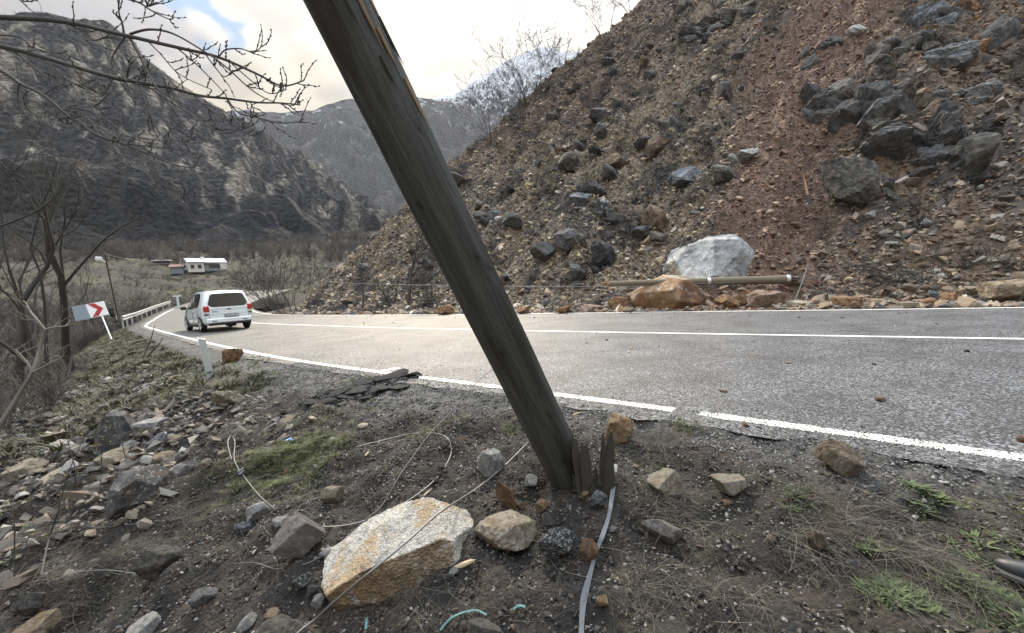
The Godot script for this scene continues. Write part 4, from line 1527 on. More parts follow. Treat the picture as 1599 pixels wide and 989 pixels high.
func build_fallen_pole() -> void:
	var a: Vector3 = Vector3(3.634, 1.001, -14.529)
	var b: Vector3 = Vector3(9.311, 0.817, -13.209)
	var t := thing("fallen_pole", "broken length of timber pole lying across the boulders at the foot of the scree", "utility pole", a)
	var dir := b - a
	var s := Shape.new()
	var pts := []
	var rr := []
	for i in 13:
		var k := i / 12.0
		pts.append(dir * k + Vector3(0, 0.012 * sin(k * 5.0), 0))
		rr.append(lerpf(0.105, 0.145, k))
	s.tube(pts, rr, 16)
	part("shaft", s.done(), M.old_wood_brown, t)
	s = Shape.new()
	var n := dir.normalized()
	for k in 5:
		var an := TAU * k / 5.0
		var off := (n.cross(Vector3.UP) * cos(an) + Vector3.UP * sin(an)) * 0.055
		s.tube([n * 0.2 + off, off, -n * (0.10 + 0.09 * (k % 3)) + off * 1.1], [0.058, 0.05, 0.022], 6)
	part("broken_end", s.done(), M.fresh_wood, t)
	for k in [0.572, 0.985]:
		s = Shape.new()
		s.tube([dir * k - n * 0.05, dir * k + n * 0.05], [lerpf(0.112, 0.150, k), lerpf(0.112, 0.150, k)], 18)
		part("metal_band", s.done(), M.zinc, t)
	s = Shape.new()
	s.tube([dir, dir + n * 0.05], [0.14, 0.125], 14)
	s.tube([dir + Vector3(0, 0.04, 0), dir + n * 0.30 + Vector3(0, 0.02, 0)], [0.035, 0.022], 6)
	s.tube([dir - Vector3(0, 0.05, 0), dir + n * 0.22 - Vector3(0, 0.06, 0)], [0.03, 0.018], 6)
	part("dark_tip", s.done(), M.black_paint, t)

# ---------------------------------------------------------------- rocks
const TONES := {   # linear colours: main, second, third
	"grey": [Color(0.20, 0.205, 0.21), Color(0.31, 0.315, 0.32), Color(0.11, 0.115, 0.12)],
	"bluish": [Color(0.17, 0.19, 0.215), Color(0.30, 0.325, 0.35), Color(0.09, 0.10, 0.115)],
	"tan": [Color(0.34, 0.26, 0.17), Color(0.46, 0.39, 0.29), Color(0.20, 0.14, 0.085)],
	"cream": [Color(0.46, 0.40, 0.30), Color(0.56, 0.51, 0.42), Color(0.30, 0.23, 0.15)],
	"orange": [Color(0.31, 0.165, 0.075), Color(0.42, 0.27, 0.15), Color(0.15, 0.08, 0.045)],
	"pink": [Color(0.33, 0.22, 0.16), Color(0.44, 0.34, 0.27), Color(0.20, 0.12, 0.08)],
	"white": [Color(0.52, 0.52, 0.50), Color(0.64, 0.64, 0.62), Color(0.30, 0.305, 0.31)],
	"dark": [Color(0.070, 0.072, 0.076), Color(0.165, 0.17, 0.178), Color(0.115, 0.095, 0.075)],
	"black": [Color(0.040, 0.042, 0.045), Color(0.075, 0.078, 0.083), Color(0.03, 0.031, 0.033)],
	"chalk": [Color(0.42, 0.41, 0.375), Color(0.60, 0.58, 0.51), Color(0.37, 0.285, 0.18)],
	"pinkgrey": [Color(0.27, 0.245, 0.23), Color(0.40, 0.38, 0.36), Color(0.20, 0.165, 0.14)],
	"ochre": [Color(0.40, 0.26, 0.13), Color(0.52, 0.40, 0.25), Color(0.27, 0.15, 0.07)],
	"greywhite": [Color(0.36, 0.365, 0.37), Color(0.50, 0.50, 0.49), Color(0.27, 0.275, 0.28)],
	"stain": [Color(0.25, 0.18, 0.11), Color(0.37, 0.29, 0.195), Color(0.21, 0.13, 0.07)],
	"slate": [Color(0.125, 0.115, 0.102), Color(0.215, 0.20, 0.175), Color(0.07, 0.067, 0.062)],
	"brown": [Color(0.17, 0.115, 0.07), Color(0.26, 0.19, 0.125), Color(0.085, 0.06, 0.042)],
	"lichen": [Color(0.07, 0.073, 0.072), Color(0.52, 0.55, 0.54), Color(0.04, 0.042, 0.042)],
	"striped": [Color(0.12, 0.135, 0.15), Color(0.48, 0.50, 0.52), Color(0.08, 0.085, 0.09)],
}

func ico(level: int) -> Array:
	if ico_cache.has(level):
		return ico_cache[level]
	var v := PackedVector3Array()
	var idx := PackedInt32Array()
	if level == 0:
		var t := (1.0 + sqrt(5.0)) / 2.0
		for p in [[-1, t, 0], [1, t, 0], [-1, -t, 0], [1, -t, 0], [0, -1, t], [0, 1, t], [0, -1, -t], [0, 1, -t], [t, 0, -1], [t, 0, 1], [-t, 0, -1], [-t, 0, 1]]:
			v.append(Vector3(p[0], p[1], p[2]).normalized())
		idx = PackedInt32Array([0, 11, 5, 0, 5, 1, 0, 1, 7, 0, 7, 10, 0, 10, 11, 1, 5, 9, 5, 11, 4, 11, 10, 2, 10, 7, 6, 7, 1, 8, 3, 9, 4, 3, 4, 2, 3, 2, 6, 3, 6, 8, 3, 8, 9, 4, 9, 5, 2, 4, 11, 6, 2, 10, 8, 6, 7, 9, 8, 1])
	else:
		var low := ico(level - 1)
		v = low[0].duplicate()
		var mids := {}
		var li: PackedInt32Array = low[1]
		for f in li.size() / 3:
			var q := [li[f * 3], li[f * 3 + 1], li[f * 3 + 2]]
			var m := []
			for e in 3:
				var a: int = q[e]
				var b: int = q[(e + 1) % 3]
				var key := mini(a, b) * 100000 + maxi(a, b)
				if not mids.has(key):
					mids[key] = v.size()
					v.append(((v[a] + v[b]) * 0.5).normalized())
				m.append(mids[key])
			idx.append_array([q[0], m[0], m[2], q[1], m[1], m[0], q[2], m[2], m[1], m[0], m[1], m[2]])
	ico_cache[level] = [v, idx]
	return ico_cache[level]

# a stone cut by flat breaks. planes: [normal, distance, tone]. The mesh is stretched to fill -1..1.
func cut_rock(sd: int, level: int, planes: Array, rough: float, layers: float, fill := true, plain := "") -> ArrayMesh:
	var base := ico(level)
	var dirs: PackedVector3Array = base[0]
	var src: PackedInt32Array = base[1]
	var off := Vector3(sd * 3.17, sd * 1.31, sd * 7.7)
	var axis := Vector3(sin(sd * 1.7) * 0.6, 1.0, cos(sd * 2.3) * 0.6).normalized()
	var v := PackedVector3Array()
	v.resize(dirs.size())
	var c := PackedColorArray()
	c.resize(dirs.size())
	var lo := Vector3(9, 9, 9)
	var hi := -lo
	for i in dirs.size():
		var d := dirs[i]
		var rad := 1.25
		var which := -1
		for k in planes.size():
			var f: float = d.dot(planes[k][0])
			if f > 0.02:
				var r: float = planes[k][1] / f
				if r < rad:
					rad = r
					which = k
		var p := d * rad
		var n1 := nz.get_noise_3dv(p * 1.6 + off)
		var n2 := nz.get_noise_3dv(p * 5.0 + off)
		var n3 := nz.get_noise_3dv(p * 13.0 + off)
		rad *= 1.0 + rough * (0.35 * n1 + 0.30 * n2 + 0.20 * n3)
		p = d * rad
		if layers > 0.0:
			var h := p.dot(axis) * 6.5 + 1.2 * n1 + 0.35 * n2
			var saw := h - floorf(h)
			var deep := 0.5 + 0.5 * nz.get_noise_1d(floorf(h) * 3.7 + sd)
			p += (p - axis * p.dot(axis)).normalized() * layers * (smoothstep(0.0, 0.25, saw) - smoothstep(0.55, 1.0, saw)) * 0.16 * deep
			p += axis * layers * 0.03 * n3
		v[i] = p
		lo = lo.min(p)
		hi = hi.max(p)
		var tone: Array = TONES[plain] if plain else TONES[planes[maxi(which, 0)][2]]
		var col: Color = tone[0].lerp(tone[1], smoothstep(-0.15, 0.45, n1 + 0.7 * n2))
		col = col.lerp(tone[2], smoothstep(0.05, 0.4, -n1 * 0.6 + 0.8 * nz.get_noise_3dv(p * 3.1 - off) + 0.5 * n3))
		if layers > 0.0:
			var h2 := p.dot(axis) * 15.0 + 1.5 * n1
			col = col.lerp(tone[1], smoothstep(0.55, 0.9, sin(h2 * 2.0) + 0.6 * n2) * 0.5)
		if plain == "lichen" or plain == "striped":
			var q := n2 + 0.8 * n3 if plain == "lichen" else sin(p.dot(axis) * 16.0 + 4.0 * n1)
			col = tone[0].lerp(tone[2], smoothstep(0.0, 0.4, n1)).lerp(tone[1], smoothstep(0.16, 0.3, q) if plain == "lichen" else smoothstep(0.3, 0.8, q) * 0.8)
		var vein := absf(nz.get_noise_3dv(p * 2.2 + off * 2.0) + 0.25 * n2)
		if not fill:      # quartz veins and pits of the big boulders
			col = col.lerp(Color(0.62, 0.60, 0.56), (1.0 - smoothstep(0.0, 0.035, vein)) * 0.7)
			col = col * (1.0 - 0.35 * smoothstep(0.2, 0.4, nz.get_noise_3dv(p * 9.0 - off)))
		c[i] = col * (1.0 + 0.35 * n3)
	if fill:
		var mid := (lo + hi) * 0.5
		var size := (hi - lo) * 0.5
		for i in v.size():
			v[i] = (v[i] - mid) / size
	# faces keep hard edges; the larger stones blend towards a smooth surface
	var fv := PackedVector3Array()
	var fn := PackedVector3Array()
	var fc := PackedColorArray()
	fv.resize(src.size())
	fn.resize(src.size())
	fc.resize(src.size())
	for f in src.size() / 3:
		var a := src[f * 3]
		var b := src[f * 3 + 1]
		var d := src[f * 3 + 2]
		var n := (v[b] - v[a]).cross(v[d] - v[a])
		if n.dot(v[a] + v[b] + v[d]) < 0.0:
			n = -n
			var s := b
			b = d
			d = s
		n = n.normalized()
		var q := [a, d, b]
		for e in 3:
			fv[f * 3 + e] = v[q[e]]
			fn[f * 3 + e] = n
			fc[f * 3 + e] = c[q[e]]
	return array_mesh(fv, fn, fc, PackedVector2Array(), PackedInt32Array())

func random_planes(sd: int, n: int, lo: float, hi: float) -> Array:
	var r := RandomNumberGenerator.new()
	r.seed = sd * 911 + 17
	var out := []
	for k in n:
		var d := Vector3(r.randfn(), r.randfn(), r.randfn()).normalized()
		out.append([d, r.randf_range(lo, hi), ""])
	return out

func stone_mesh(shape: String, tone: String, sd: int, level: int) -> ArrayMesh:
	var key := "%s %s %d %d" % [shape, tone, sd, level]
	if not rock_cache.has(key):
		var planes := random_planes(sd, 13, 0.55, 0.85)
		var rough := 0.16
		var layers := 0.0
		match shape:
			"slab":
				planes = random_planes(sd, 9, 0.6, 0.9)
				planes.append([Vector3(0.1, 1, 0.05).normalized(), 0.35, ""])
				planes.append([Vector3(-0.05, -1, 0.1).normalized(), 0.35, ""])
				rough = 0.12
			"round":
				planes = random_planes(sd, 16, 0.78, 0.95)
				rough = 0.18
			"shard":
				planes = random_planes(sd, 7, 0.35, 0.8)
				rough = 0.12
			"layered":
				planes = random_planes(sd, 12, 0.42, 0.85)
				rough = 0.14
				layers = 0.75
		rock_cache[key] = cut_rock(sd, level, planes, rough, layers, true, tone)
	return rock_cache[key]

# one rock resting on the ground: width, height and depth in metres
func rock(called: String, label: String, at: Vector2, wide: float, tall: float, shape: String, tone: String, sd: int, group := "", roll := 0.0, level := 3, deep := 0.85, sink := 0.14) -> MeshInstance3D:
	var o := part(called, stone_mesh(shape, tone, sd, level), M.rock, self)
	var h := wide * tall
	wide *= pow(cos(atan2(at.x, -at.y)), 0.8)      # seen aslant near the borders, so its depth shows too
	var face := atan2(-at.x, -at.y)
	var up := Vector3.UP
	var b := Basis(Vector3.UP, face) * Basis(Vector3.BACK, roll)
	o.transform = Transform3D(b.scaled_local(Vector3(wide * 0.5, h * 0.5, wide * deep * 0.5)), on_ground(at, h * (0.5 - sink)))
	tag(o, label, "rock", group)
	return o

func hero(called: String, label: String, at: Vector3, size: Vector3, planes: Array, sd: int, level: int, rough: float, turn: float) -> void:
	for p in planes:
		p[0] = p[0].normalized()
	var o := part(called, cut_rock(sd, level, planes, rough, 0.0, false), M.rock, self)
	o.transform = Transform3D(Basis(Vector3.UP, turn).scaled_local(size), at)
	tag(o, label, called)

func build_rocks() -> void:
	# the big boulder in front
	var w: float = 0.842
	var at: Vector2 = Vector2(-0.718, -2.060)
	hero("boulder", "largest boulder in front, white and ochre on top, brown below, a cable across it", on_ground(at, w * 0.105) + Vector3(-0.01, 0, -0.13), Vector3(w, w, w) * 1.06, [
		[Vector3(-0.22, 0.95, 0.20), 0.195, "chalk"],
		[Vector3(-0.42, 0.90, 0.10), 0.20, "chalk"],
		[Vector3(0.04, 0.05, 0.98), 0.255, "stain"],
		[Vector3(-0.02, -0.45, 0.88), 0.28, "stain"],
		[Vector3(0.86, 0.12, 0.50), 0.425, "chalk"],
		[Vector3(0.95, -0.1, -0.2), 0.46, "chalk"],
		[Vector3(0.45, 0.88, 0.0), 0.33, "chalk"],
		[Vector3(-0.95, -0.05, 0.25), 0.48, "chalk"],
		[Vector3(-0.70, 0.45, 0.55), 0.42, "chalk"],
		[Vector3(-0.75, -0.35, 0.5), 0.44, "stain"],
		[Vector3(-0.5, 0.6, -0.6), 0.35, "chalk"],
		[Vector3(0.1, 0.35, -1), 0.26, "chalk"],
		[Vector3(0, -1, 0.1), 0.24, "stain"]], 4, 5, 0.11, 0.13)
	# the white block at the foot of the scree
	w = 2.995
	at = Vector2(6.887, -14.130)
	hero("boulder", "huge white and blue-grey boulder at the foot of the scree behind the fallen pole", on_ground(at, w * 0.30) + Vector3(1.25, 0.10, -1.85), Vector3(w, w, w) * 1.22, [
		[Vector3(-0.35, 0.55, 0.75), 0.37, "white"],
		[Vector3(-0.75, 0.25, 0.6), 0.44, "cream"],
		[Vector3(0.52, 0.15, 0.84), 0.39, "greywhite"],
		[Vector3(0.92, 0.2, 0.1), 0.46, "greywhite"],
		[Vector3(0.65, 0.75, 0.2), 0.44, "greywhite"],
		[Vector3(-0.35, 0.93, 0.1), 0.40, "white"],
		[Vector3(0.1, 0.98, 0.2), 0.40, "white"],
		[Vector3(-0.62, 0.75, 0.25), 0.415, "white"],
		[Vector3(0.75, 0.5, 0.45), 0.425, "greywhite"],
		[Vector3(0.15, 0.55, 0.85), 0.385, "greywhite"],
		[Vector3(-0.97, 0.1, -0.2), 0.48, "white"],
		[Vector3(0.15, -0.45, 0.88), 0.42, "greywhite"],
		[Vector3(0, -1, 0), 0.40, "greywhite"],
		[Vector3(0, 0.2, -1), 0.4, "greywhite"]], 9, 5, 0.10, -0.38)
	w = 2.698
	at = Vector2(5.683, -14.339)
	hero("boulder", "big orange-brown boulder at the road edge in front of the fallen pole", on_ground(at, w * 0.17) + Vector3(-0.08, 0, 0.12), Vector3(w, w, w) * 0.94, [
		[Vector3(-0.25, 0.85, 0.45), 0.235, "orange"],
		[Vector3(-0.40, -0.15, 0.90), 0.30, "orange"],
		[Vector3(0.50, 0.35, 0.80), 0.33, "orange"],
		[Vector3(0.75, 0.60, 0.1), 0.38, "tan"],
		[Vector3(0.35, -0.45, 0.82), 0.36, "orange"],
		[Vector3(-0.85, 0.40, 0.3), 0.42, "tan"],
		[Vector3(-0.45, 0.88, 0.0), 0.285, "orange"],
		[Vector3(0.15, 0.97, 0.1), 0.27, "tan"],
		[Vector3(0.95, -0.1, 0.3), 0.47, "orange"],
		[Vector3(-0.95, -0.2, 0.2), 0.47, "orange"],
		[Vector3(0, -1, 0), 0.2, "orange"],
		[Vector3(0, 0.3, -1), 0.32, "orange"]], 6, 4, 0.10, -0.30)
	# foreground, one by one
	rock("rock", "flat tan and dark rock right beside the largest boulder", Vector2(-0.119, -2.195), 0.366, 0.62, "block", "cream", 3, "", 0.25, 4)
	rock("rock", "black rock blotched with white, below the pale upright stone", Vector2(0.171, -2.031), 0.221, 0.70, "block", "lichen", 5, "", 0.15, 4)
	rock("rock", "pointed upright grey-brown stone above the white-blotched rock", Vector2(0.151, -2.268), 0.100, 1.35, "shard", "slate", 4)
	rock("rock", "knobbly orange-brown stone touching the grey strap", Vector2(0.331, -2.012), 0.110, 1.1, "round", "orange", 8)
	rock("rock", "round grey stone with pale stripes at the foot of the stump", Vector2(0.460, -2.318), 0.110, 1.05, "round", "striped", 2)
	rock("rock", "small orange stone left of the striped round stone", Vector2(0.393, -2.442), 0.062, 1.0, "block", "ochre", 2)
	rock("rock", "orange stone standing above the pointed grey-brown stone", Vector2(0.111, -2.423), 0.082, 1.25, "block", "ochre", 5)
	rock("rock", "little brown-orange stone behind the flat tan and dark rock", Vector2(-0.014, -2.475), 0.071, 0.85, "block", "orange", 9)
	rock("rock", "tall rusty slab leaning in the soil left of the pole foot", Vector2(-0.117, -2.492), 0.109, 2.0, "shard", "orange", 7, "", 0.3)
	rock("rock", "thin pale slate shard lying left of the pole foot", Vector2(0.054, -2.684), 0.099, 0.9, "shard", "white", 6, "", 0.7)
	rock("rock", "grey, white and orange rock left of the pole on the soil", Vector2(-0.231, -2.966), 0.228, 0.95, "block", "white", 7, "", -0.4, 4)
	rock("rock", "tan rock on the soil above the largest boulder", Vector2(-1.402, -2.821), 0.189, 0.80, "block", "cream", 10, "", 0.3, 4)
	rock("rock", "long grey-pink rock with a pointed lower end under the looped cable", Vector2(-1.372, -2.299), 0.257, 0.95, "slab", "pinkgrey", 11, "", 0.75, 4)
	rock("rock", "grey-white rock above the small bluish rock left of the looped cable", Vector2(-1.961, -2.799), 0.179, 0.66, "block", "white", 12, "", 0.3)
	rock("rock", "bluish-grey rock below the grey-white rock left of the looped cable", Vector2(-1.987, -2.685), 0.136, 0.85, "block", "bluish", 13)
	rock("rock", "small whitish stone between the looped cable and the grey-pink rock", Vector2(-1.632, -2.538), 0.111, 0.5, "slab", "white", 14)
	rock("rock", "white stone tucked against the left end of the largest boulder", Vector2(-1.186, -2.261), 0.115, 0.75, "block", "white", 3, "", 0.4)
	rock("rock", "mottled grey stone left of the largest boulder", Vector2(-1.226, -2.030), 0.111, 0.7, "block", "lichen", 9)
	rock("rock", "dark blue-grey stone against the lower left of the largest boulder", Vector2(-1.160, -2.001), 0.069, 1.0, "block", "dark", 12)
	rock("rock", "pale round stone below the lower left end of the largest boulder", Vector2(-1.106, -1.948), 0.074, 1.15, "round", "white", 5)
	rock("rock", "bright white angular stone at the bottom edge left of the largest boulder", Vector2(-1.418, -1.853), 0.115, 0.66, "block", "white", 15, "", 0.2)
	rock("rock", "flattish tan stone next to the bright white stone at the bottom edge", Vector2(-1.310, -1.894), 0.098, 0.6, "slab", "tan", 3)
	rock("rock", "broad grey-green stone cut off by the bottom edge of the view", Vector2(-1.240, -1.787), 0.272, 0.45, "round", "slate", 6, "", 0.0, 4)
	rock("rock", "cream-coloured block on the dark soil right of the stump", Vector2(0.889, -2.393), 0.226, 0.70, "block", "cream", 16, "", 0.1, 4)
	rock("rock", "pale orange block right of the cream-coloured block", Vector2(1.268, -2.339), 0.213, 0.60, "slab", "cream", 9, "", 0.15, 4)
	rock("rock", "pinkish wedge-shaped rock below the cream-coloured block", Vector2(0.763, -2.112), 0.223, 0.66, "shard", "pinkgrey", 10, "", 0.1, 4)
	rock("rock", "flat tan rock lying on the gravel by the frayed edge line", Vector2(1.985, -2.405), 0.307, 0.66, "slab", "tan", 5, "", -0.5, 4)
	rock("rock", "rough orange rock standing behind the stump by the edge line", Vector2(0.820, -3.174), 0.243, 0.92, "block", "ochre", 17, "", 0.0, 4)
	rock("stone", "small orange stone lying on the frayed edge line", Vector2(1.803, -3.073), 0.061, 0.85, "block", "ochre", 4)
	rock("stone", "flat tan chip lying out on the asphalt at right", Vector2(3.244, -3.461), 0.103, 0.45, "slab", "tan", 6)
	rock("stone", "small cream chip on the asphalt above the end of the edge line", Vector2(2.134, -4.013), 0.086, 0.4, "slab", "cream", 7)
	rock("stone", "orange stone on the asphalt at the right border of the view", Vector2(3.306, -2.527), 0.068, 0.7, "block", "orange", 8)
	rock("rock", "brown-orange rock beside the delineator post at the edge line", Vector2(-6.101, -8.533), 0.500, 0.75, "block", "orange", 18, "", 0.1, 4)
	rock("rock", "crumpled tan rock on the verge below the delineator post", Vector2(-3.929, -5.300), 0.418, 0.66, "layered", "cream", 3, "", 0.2, 4)
	rock("rock", "brown knobbly stone in the dark soil at lower right", Vector2(1.412, -1.833), 0.106, 1.05, "round", "brown", 9)
	rock("stone", "small tan stone left of the brown knobbly stone at lower right", Vector2(1.251, -1.924), 0.049, 0.85, "block", "tan", 8)
	rock("stone", "little three-cornered tan stone in the soil below the brown knobbly stone", Vector2(1.299, -1.695), 0.058, 0.8, "shard", "tan", 8)
	rock("stone", "grey thin plate of slate in the grass at lower right", Vector2(1.506, -1.724), 0.059, 0.9, "slab", "bluish", 12, "", 1.1)
	rock("stone", "orange stone to the right of the grey strap near the bottom", Vector2(0.318, -1.645), 0.057, 0.7, "block", "ochre", 11)
	rock("rock", "pointed grey stone with white tip at the bottom edge below the teal ribbon", Vector2(-0.206, -1.621), 0.152, 0.7, "shard", "slate", 12)
	# the rubble at left, the largest ones
	w = 0.428
	hero("rock", "big dark slate block in the rubble heap at left", on_ground(Vector2(-4.792, -4.612), w * 0.50), Vector3(w, w, w), [
		[Vector3(0.55, 0.10, 0.83), 0.30, "dark"], [Vector3(-0.75, 0.2, 0.6), 0.36, "dark"], [Vector3(0.35, 0.93, 0.1), 0.55, "dark"], [Vector3(-0.75, 0.62, 0.1), 0.42, "dark"], [Vector3(0.95, 0.3, -0.1), 0.40, "dark"], [Vector3(0.9, -0.4, 0.1), 0.42, "dark"], [Vector3(-0.95, -0.2, 0), 0.46, "dark"], [Vector3(0, -1, 0), 0.8, "dark"], [Vector3(0, 0.2, -1), 0.3, "dark"]], 3, 4, 0.06, 0.3)
	w = 0.386
	hero("rock", "large dark grey block with pale veins in the rubble at left", on_ground(Vector2(-3.223, -3.224), w * 0.30), Vector3(w, w, w), [
		[Vector3(0.25, 0.05, 0.96), 0.33, "dark"], [Vector3(-0.6, 0.1, 0.8), 0.40, "dark"], [Vector3(-0.35, 0.80, 0.45), 0.36, "dark"], [Vector3(-0.1, 0.98, 0.0), 0.40, "dark"], [Vector3(0.6, 0.75, 0.25), 0.40, "dark"], [Vector3(0.95, 0.1, 0.2), 0.46, "dark"], [Vector3(-0.95, 0.2, 0.1), 0.46, "dark"], [Vector3(0.2, -0.7, 0.6), 0.36, "dark"], [Vector3(0, -1, 0), 0.5, "dark"], [Vector3(0, 0.2, -1), 0.35, "dark"]], 8, 4, 0.09, 0.3)
	rock("rock", "white slab lying right beside the big dark slate block", Vector2(-4.480, -4.752), 0.470, 0.34, "slab", "white", 10, "", 0.1, 4)
	rock("rock", "tan slab lying below the big dark slate block", Vector2(-4.474, -4.246), 0.409, 0.36, "slab", "cream", 14, "", 0.35, 4)
	rock("rock", "white slab with a pointed end under the big dark slate block", Vector2(-4.503, -4.444), 0.250, 0.5, "block", "white", 16, "", 0.3)
	rock("rock", "bluish stone in the middle of the rubble heap", Vector2(-4.090, -4.402), 0.248, 0.62, "block", "bluish", 16, "", 0.3)
	rock("rock", "pale orange flat stones' neighbour, a tan plate above the dark veined block", Vector2(-3.762, -4.064), 0.270, 0.3, "slab", "tan", 17, "", 0.1)
	rock("rock", "whitish stone at the right end of the rubble heap", Vector2(-2.824, -3.450), 0.126, 0.9, "block", "cream", 5)
	rock("rock", "grey-brown mottled boulder lower in the rubble at left", Vector2(-2.378, -2.434), 0.290, 0.85, "round", "slate", 22, "", 0.5, 4)
	rock("rock", "dark grey block at the left border near the bottom", Vector2(-3.003, -2.253), 0.224, 0.9, "block", "slate", 23, "", 0.3, 4)
	rock("rock", "brown slab at the left border below the dark grey block", Vector2(-2.879, -2.173), 0.299, 0.4, "slab", "tan", 24, "", 0.3, 4)
	rock("rock", "pale slab cut by the bottom edge at lower left", Vector2(-2.158, -2.072), 0.207, 0.5, "slab", "white", 25, "", 0.35, 4)
	rock("rock", "thin pale slab leaning in the soil at lower left", Vector2(-1.779, -2.043), 0.147, 0.55, "slab", "grey", 26, "", 0.55)
	rock("rock", "large flat slab sloping down at the left border", Vector2(-5.423, -4.216), 0.491, 0.35, "slab", "cream", 27, "", 0.5, 4)
	# toe of the scree, from left to right along the far edge of the road
	rock("rock", "orange stone by the far road edge just left of the leaning pole", Vector2(-3.079, -18.660), 0.905, 0.62, "block", "orange", 27)
	rock("rock", "orange stone by the far road edge just right of the leaning pole", Vector2(0.463, -16.111), 0.573, 0.62, "block", "orange", 28)
	rock("rock", "tan stone by the far road edge left of the pale one", Vector2(1.981, -15.172), 0.688, 0.5, "block", "orange", 29)
	rock("rock", "flat pale stone by the far road edge right of the tan one", Vector2(3.057, -15.030), 0.876, 0.42, "slab", "pink", 28)
	rock("rock", "brown-orange stone just left of the big orange-brown boulder", Vector2(4.073, -14.915), 0.869, 0.75, "block", "orange", 30)
	rock("rock", "orange stone with a white top below the huge white boulder", Vector2(6.928, -12.702), 0.865, 0.68, "block", "orange", 31, "", 0.0, 4)
	rock("rock", "orange stone wedged beside the huge white boulder", Vector2(7.767, -13.177), 0.683, 0.78, "block", "orange", 32)
	rock("rock", "broad pinkish rock right of the huge white boulder at the road edge", Vector2(7.875, -12.190), 1.225, 0.60, "block", "pink", 33, "", 0.15, 4)
	rock("rock", "flat cream stone at the road edge right of the broad pinkish rock", Vector2(8.616, -11.847), 0.845, 0.3, "slab", "cream", 29)
	rock("rock", "orange flat stone further right along the far road edge", Vector2(9.459, -11.161), 0.869, 0.45, "slab", "orange", 30)
	rock("rock", "low orange-tan stone between two flat stones on the far road edge", Vector2(10.088, -10.860), 0.670, 0.4, "slab", "tan", 31)
	rock("rock", "small tan stone on the far road edge left of the orange lump", Vector2(11.004, -10.652), 0.588, 0.36, "slab", "pink", 32)
	rock("rock", "orange lump left of the big tan boulder at the right border", Vector2(11.613, -10.436), 0.678, 0.6, "block", "orange", 34)
	rock("boulder", "big tan boulder at the far road edge by the right border", Vector2(12.316, -9.818), 1.595, 0.44, "block", "tan", 35, "", -0.15, 4)
	rock("rock", "rounded grey stone among the orange ones at the far road edge", Vector2(11.559, -10.834), 0.316, 1.1, "round", "bluish", 13)
	# the many others, in their places
	var r := RandomNumberGenerator.new()
	r.seed = 99
	var lots := 0
	while lots < 56:     # rubble heap at left
		var u := r.randf_range(4.6, 11.0)
		var w0 := r.randf_range(-4.0, -1.7)
		if nz.get_noise_2d(u * 0.9, w0 * 0.9) < -0.15:
			continue
		var p := xz_of(u, along(near_tab, u) + w0)
		if p.distance_to(Vector2(-2.414, -3.329)) < 0.55 or p.distance_to(Vector2(-1.788, -2.741)) < 0.4:
			continue
		var size := 0.09 + 0.20 * pow(r.randf(), 2.0)
		var tone: String = ["slate", "grey", "tan", "slate", "white", "brown", "cream", "grey"][r.randi() % 8]
		var shape: String = ["slab", "block", "slab", "layered"][r.randi() % 4]
		rock("rock", "%s %s %s stone in the left rubble, %s" % [SIZES[int(size > 0.13) + int(size > 0.2)], SHAPES[shape], NAMES[tone], "towards the verge grass" if u > 8.5 else "around the dark blocks" if u > 6.3 else "nearest the viewer"] + (", outer side" if w0 < -2.9 else ""), p, size, r.randf_range(0.3, 0.7), shape, tone, 1 + r.randi() % 4, "stones of the rubble heap at left", r.randf_range(0.1, 0.6), 2)
		lots += 1
	lots = 0
	while lots < 42:      # strewn along the toe
		var u := r.randf_range(-6.5, 18.0)
		var s := absf(r.randfn(0.0, 0.5)) + 0.25
		var p := xz_of(u, along(far_tab, u) + 0.45 + s)
		var size := 0.12 + 0.25 * pow(r.randf(), 2.5)
		var tone: String = ["orange", "tan", "pink", "slate", "cream", "grey"][r.randi() % 6]
		var shape: String = ["slab", "block"][r.randi() % 2]
		rock("rock", "%s %s %s stone at the foot of the scree, %s" % [SIZES[int(size > 0.18) + int(size > 0.27)], SHAPES[shape], NAMES[tone], "near the right border" if u < -2.5 else "below the red earth" if u < 3.5 else "right of the leaning pole" if u < 10.0 else "left of the leaning pole"], p, size, r.randf_range(0.4, 0.75), shape, tone, 1 + r.randi() % 4, "stones strewn along the foot of the scree", r.randf_range(-0.3, 0.3), 2)
		lots += 1
	lots = 0
	while lots < 26:      # verge soil in front
		var u := r.randf_range(-2.2, 5.0)
		var w0 := r.randf_range(-3.2, -0.7)
		var p := xz_of(u, along(near_tab, u) + w0)
		if p.y > -1.5:
			continue
		var tone: String = ["grey", "white", "tan", "slate", "orange"][r.randi() % 5]
		rock("stone", "small %s stone half sunk in the soil, %s" % [NAMES[tone], "right of the grey strap" if u < 0.6 else "near the largest boulder" if u < 2.6 else "by the looped cable"], p, r.randf_range(0.03, 0.07), r.randf_range(0.5, 0.8), "block", tone, 1 + r.randi() % 4, "small stones in the verge soil", r.randf_range(-0.4, 0.4), 2)
		lots += 1

const SIZES := ["small", "middling", "large"]
const SHAPES := {"slab": "flat", "block": "blocky", "layered": "layered"}
const NAMES := {"slate": "drab", "grey": "grey", "tan": "tan", "white": "whitish", "brown": "brown", "black": "black", "cream": "cream", "orange": "orange", "pink": "pinkish"}

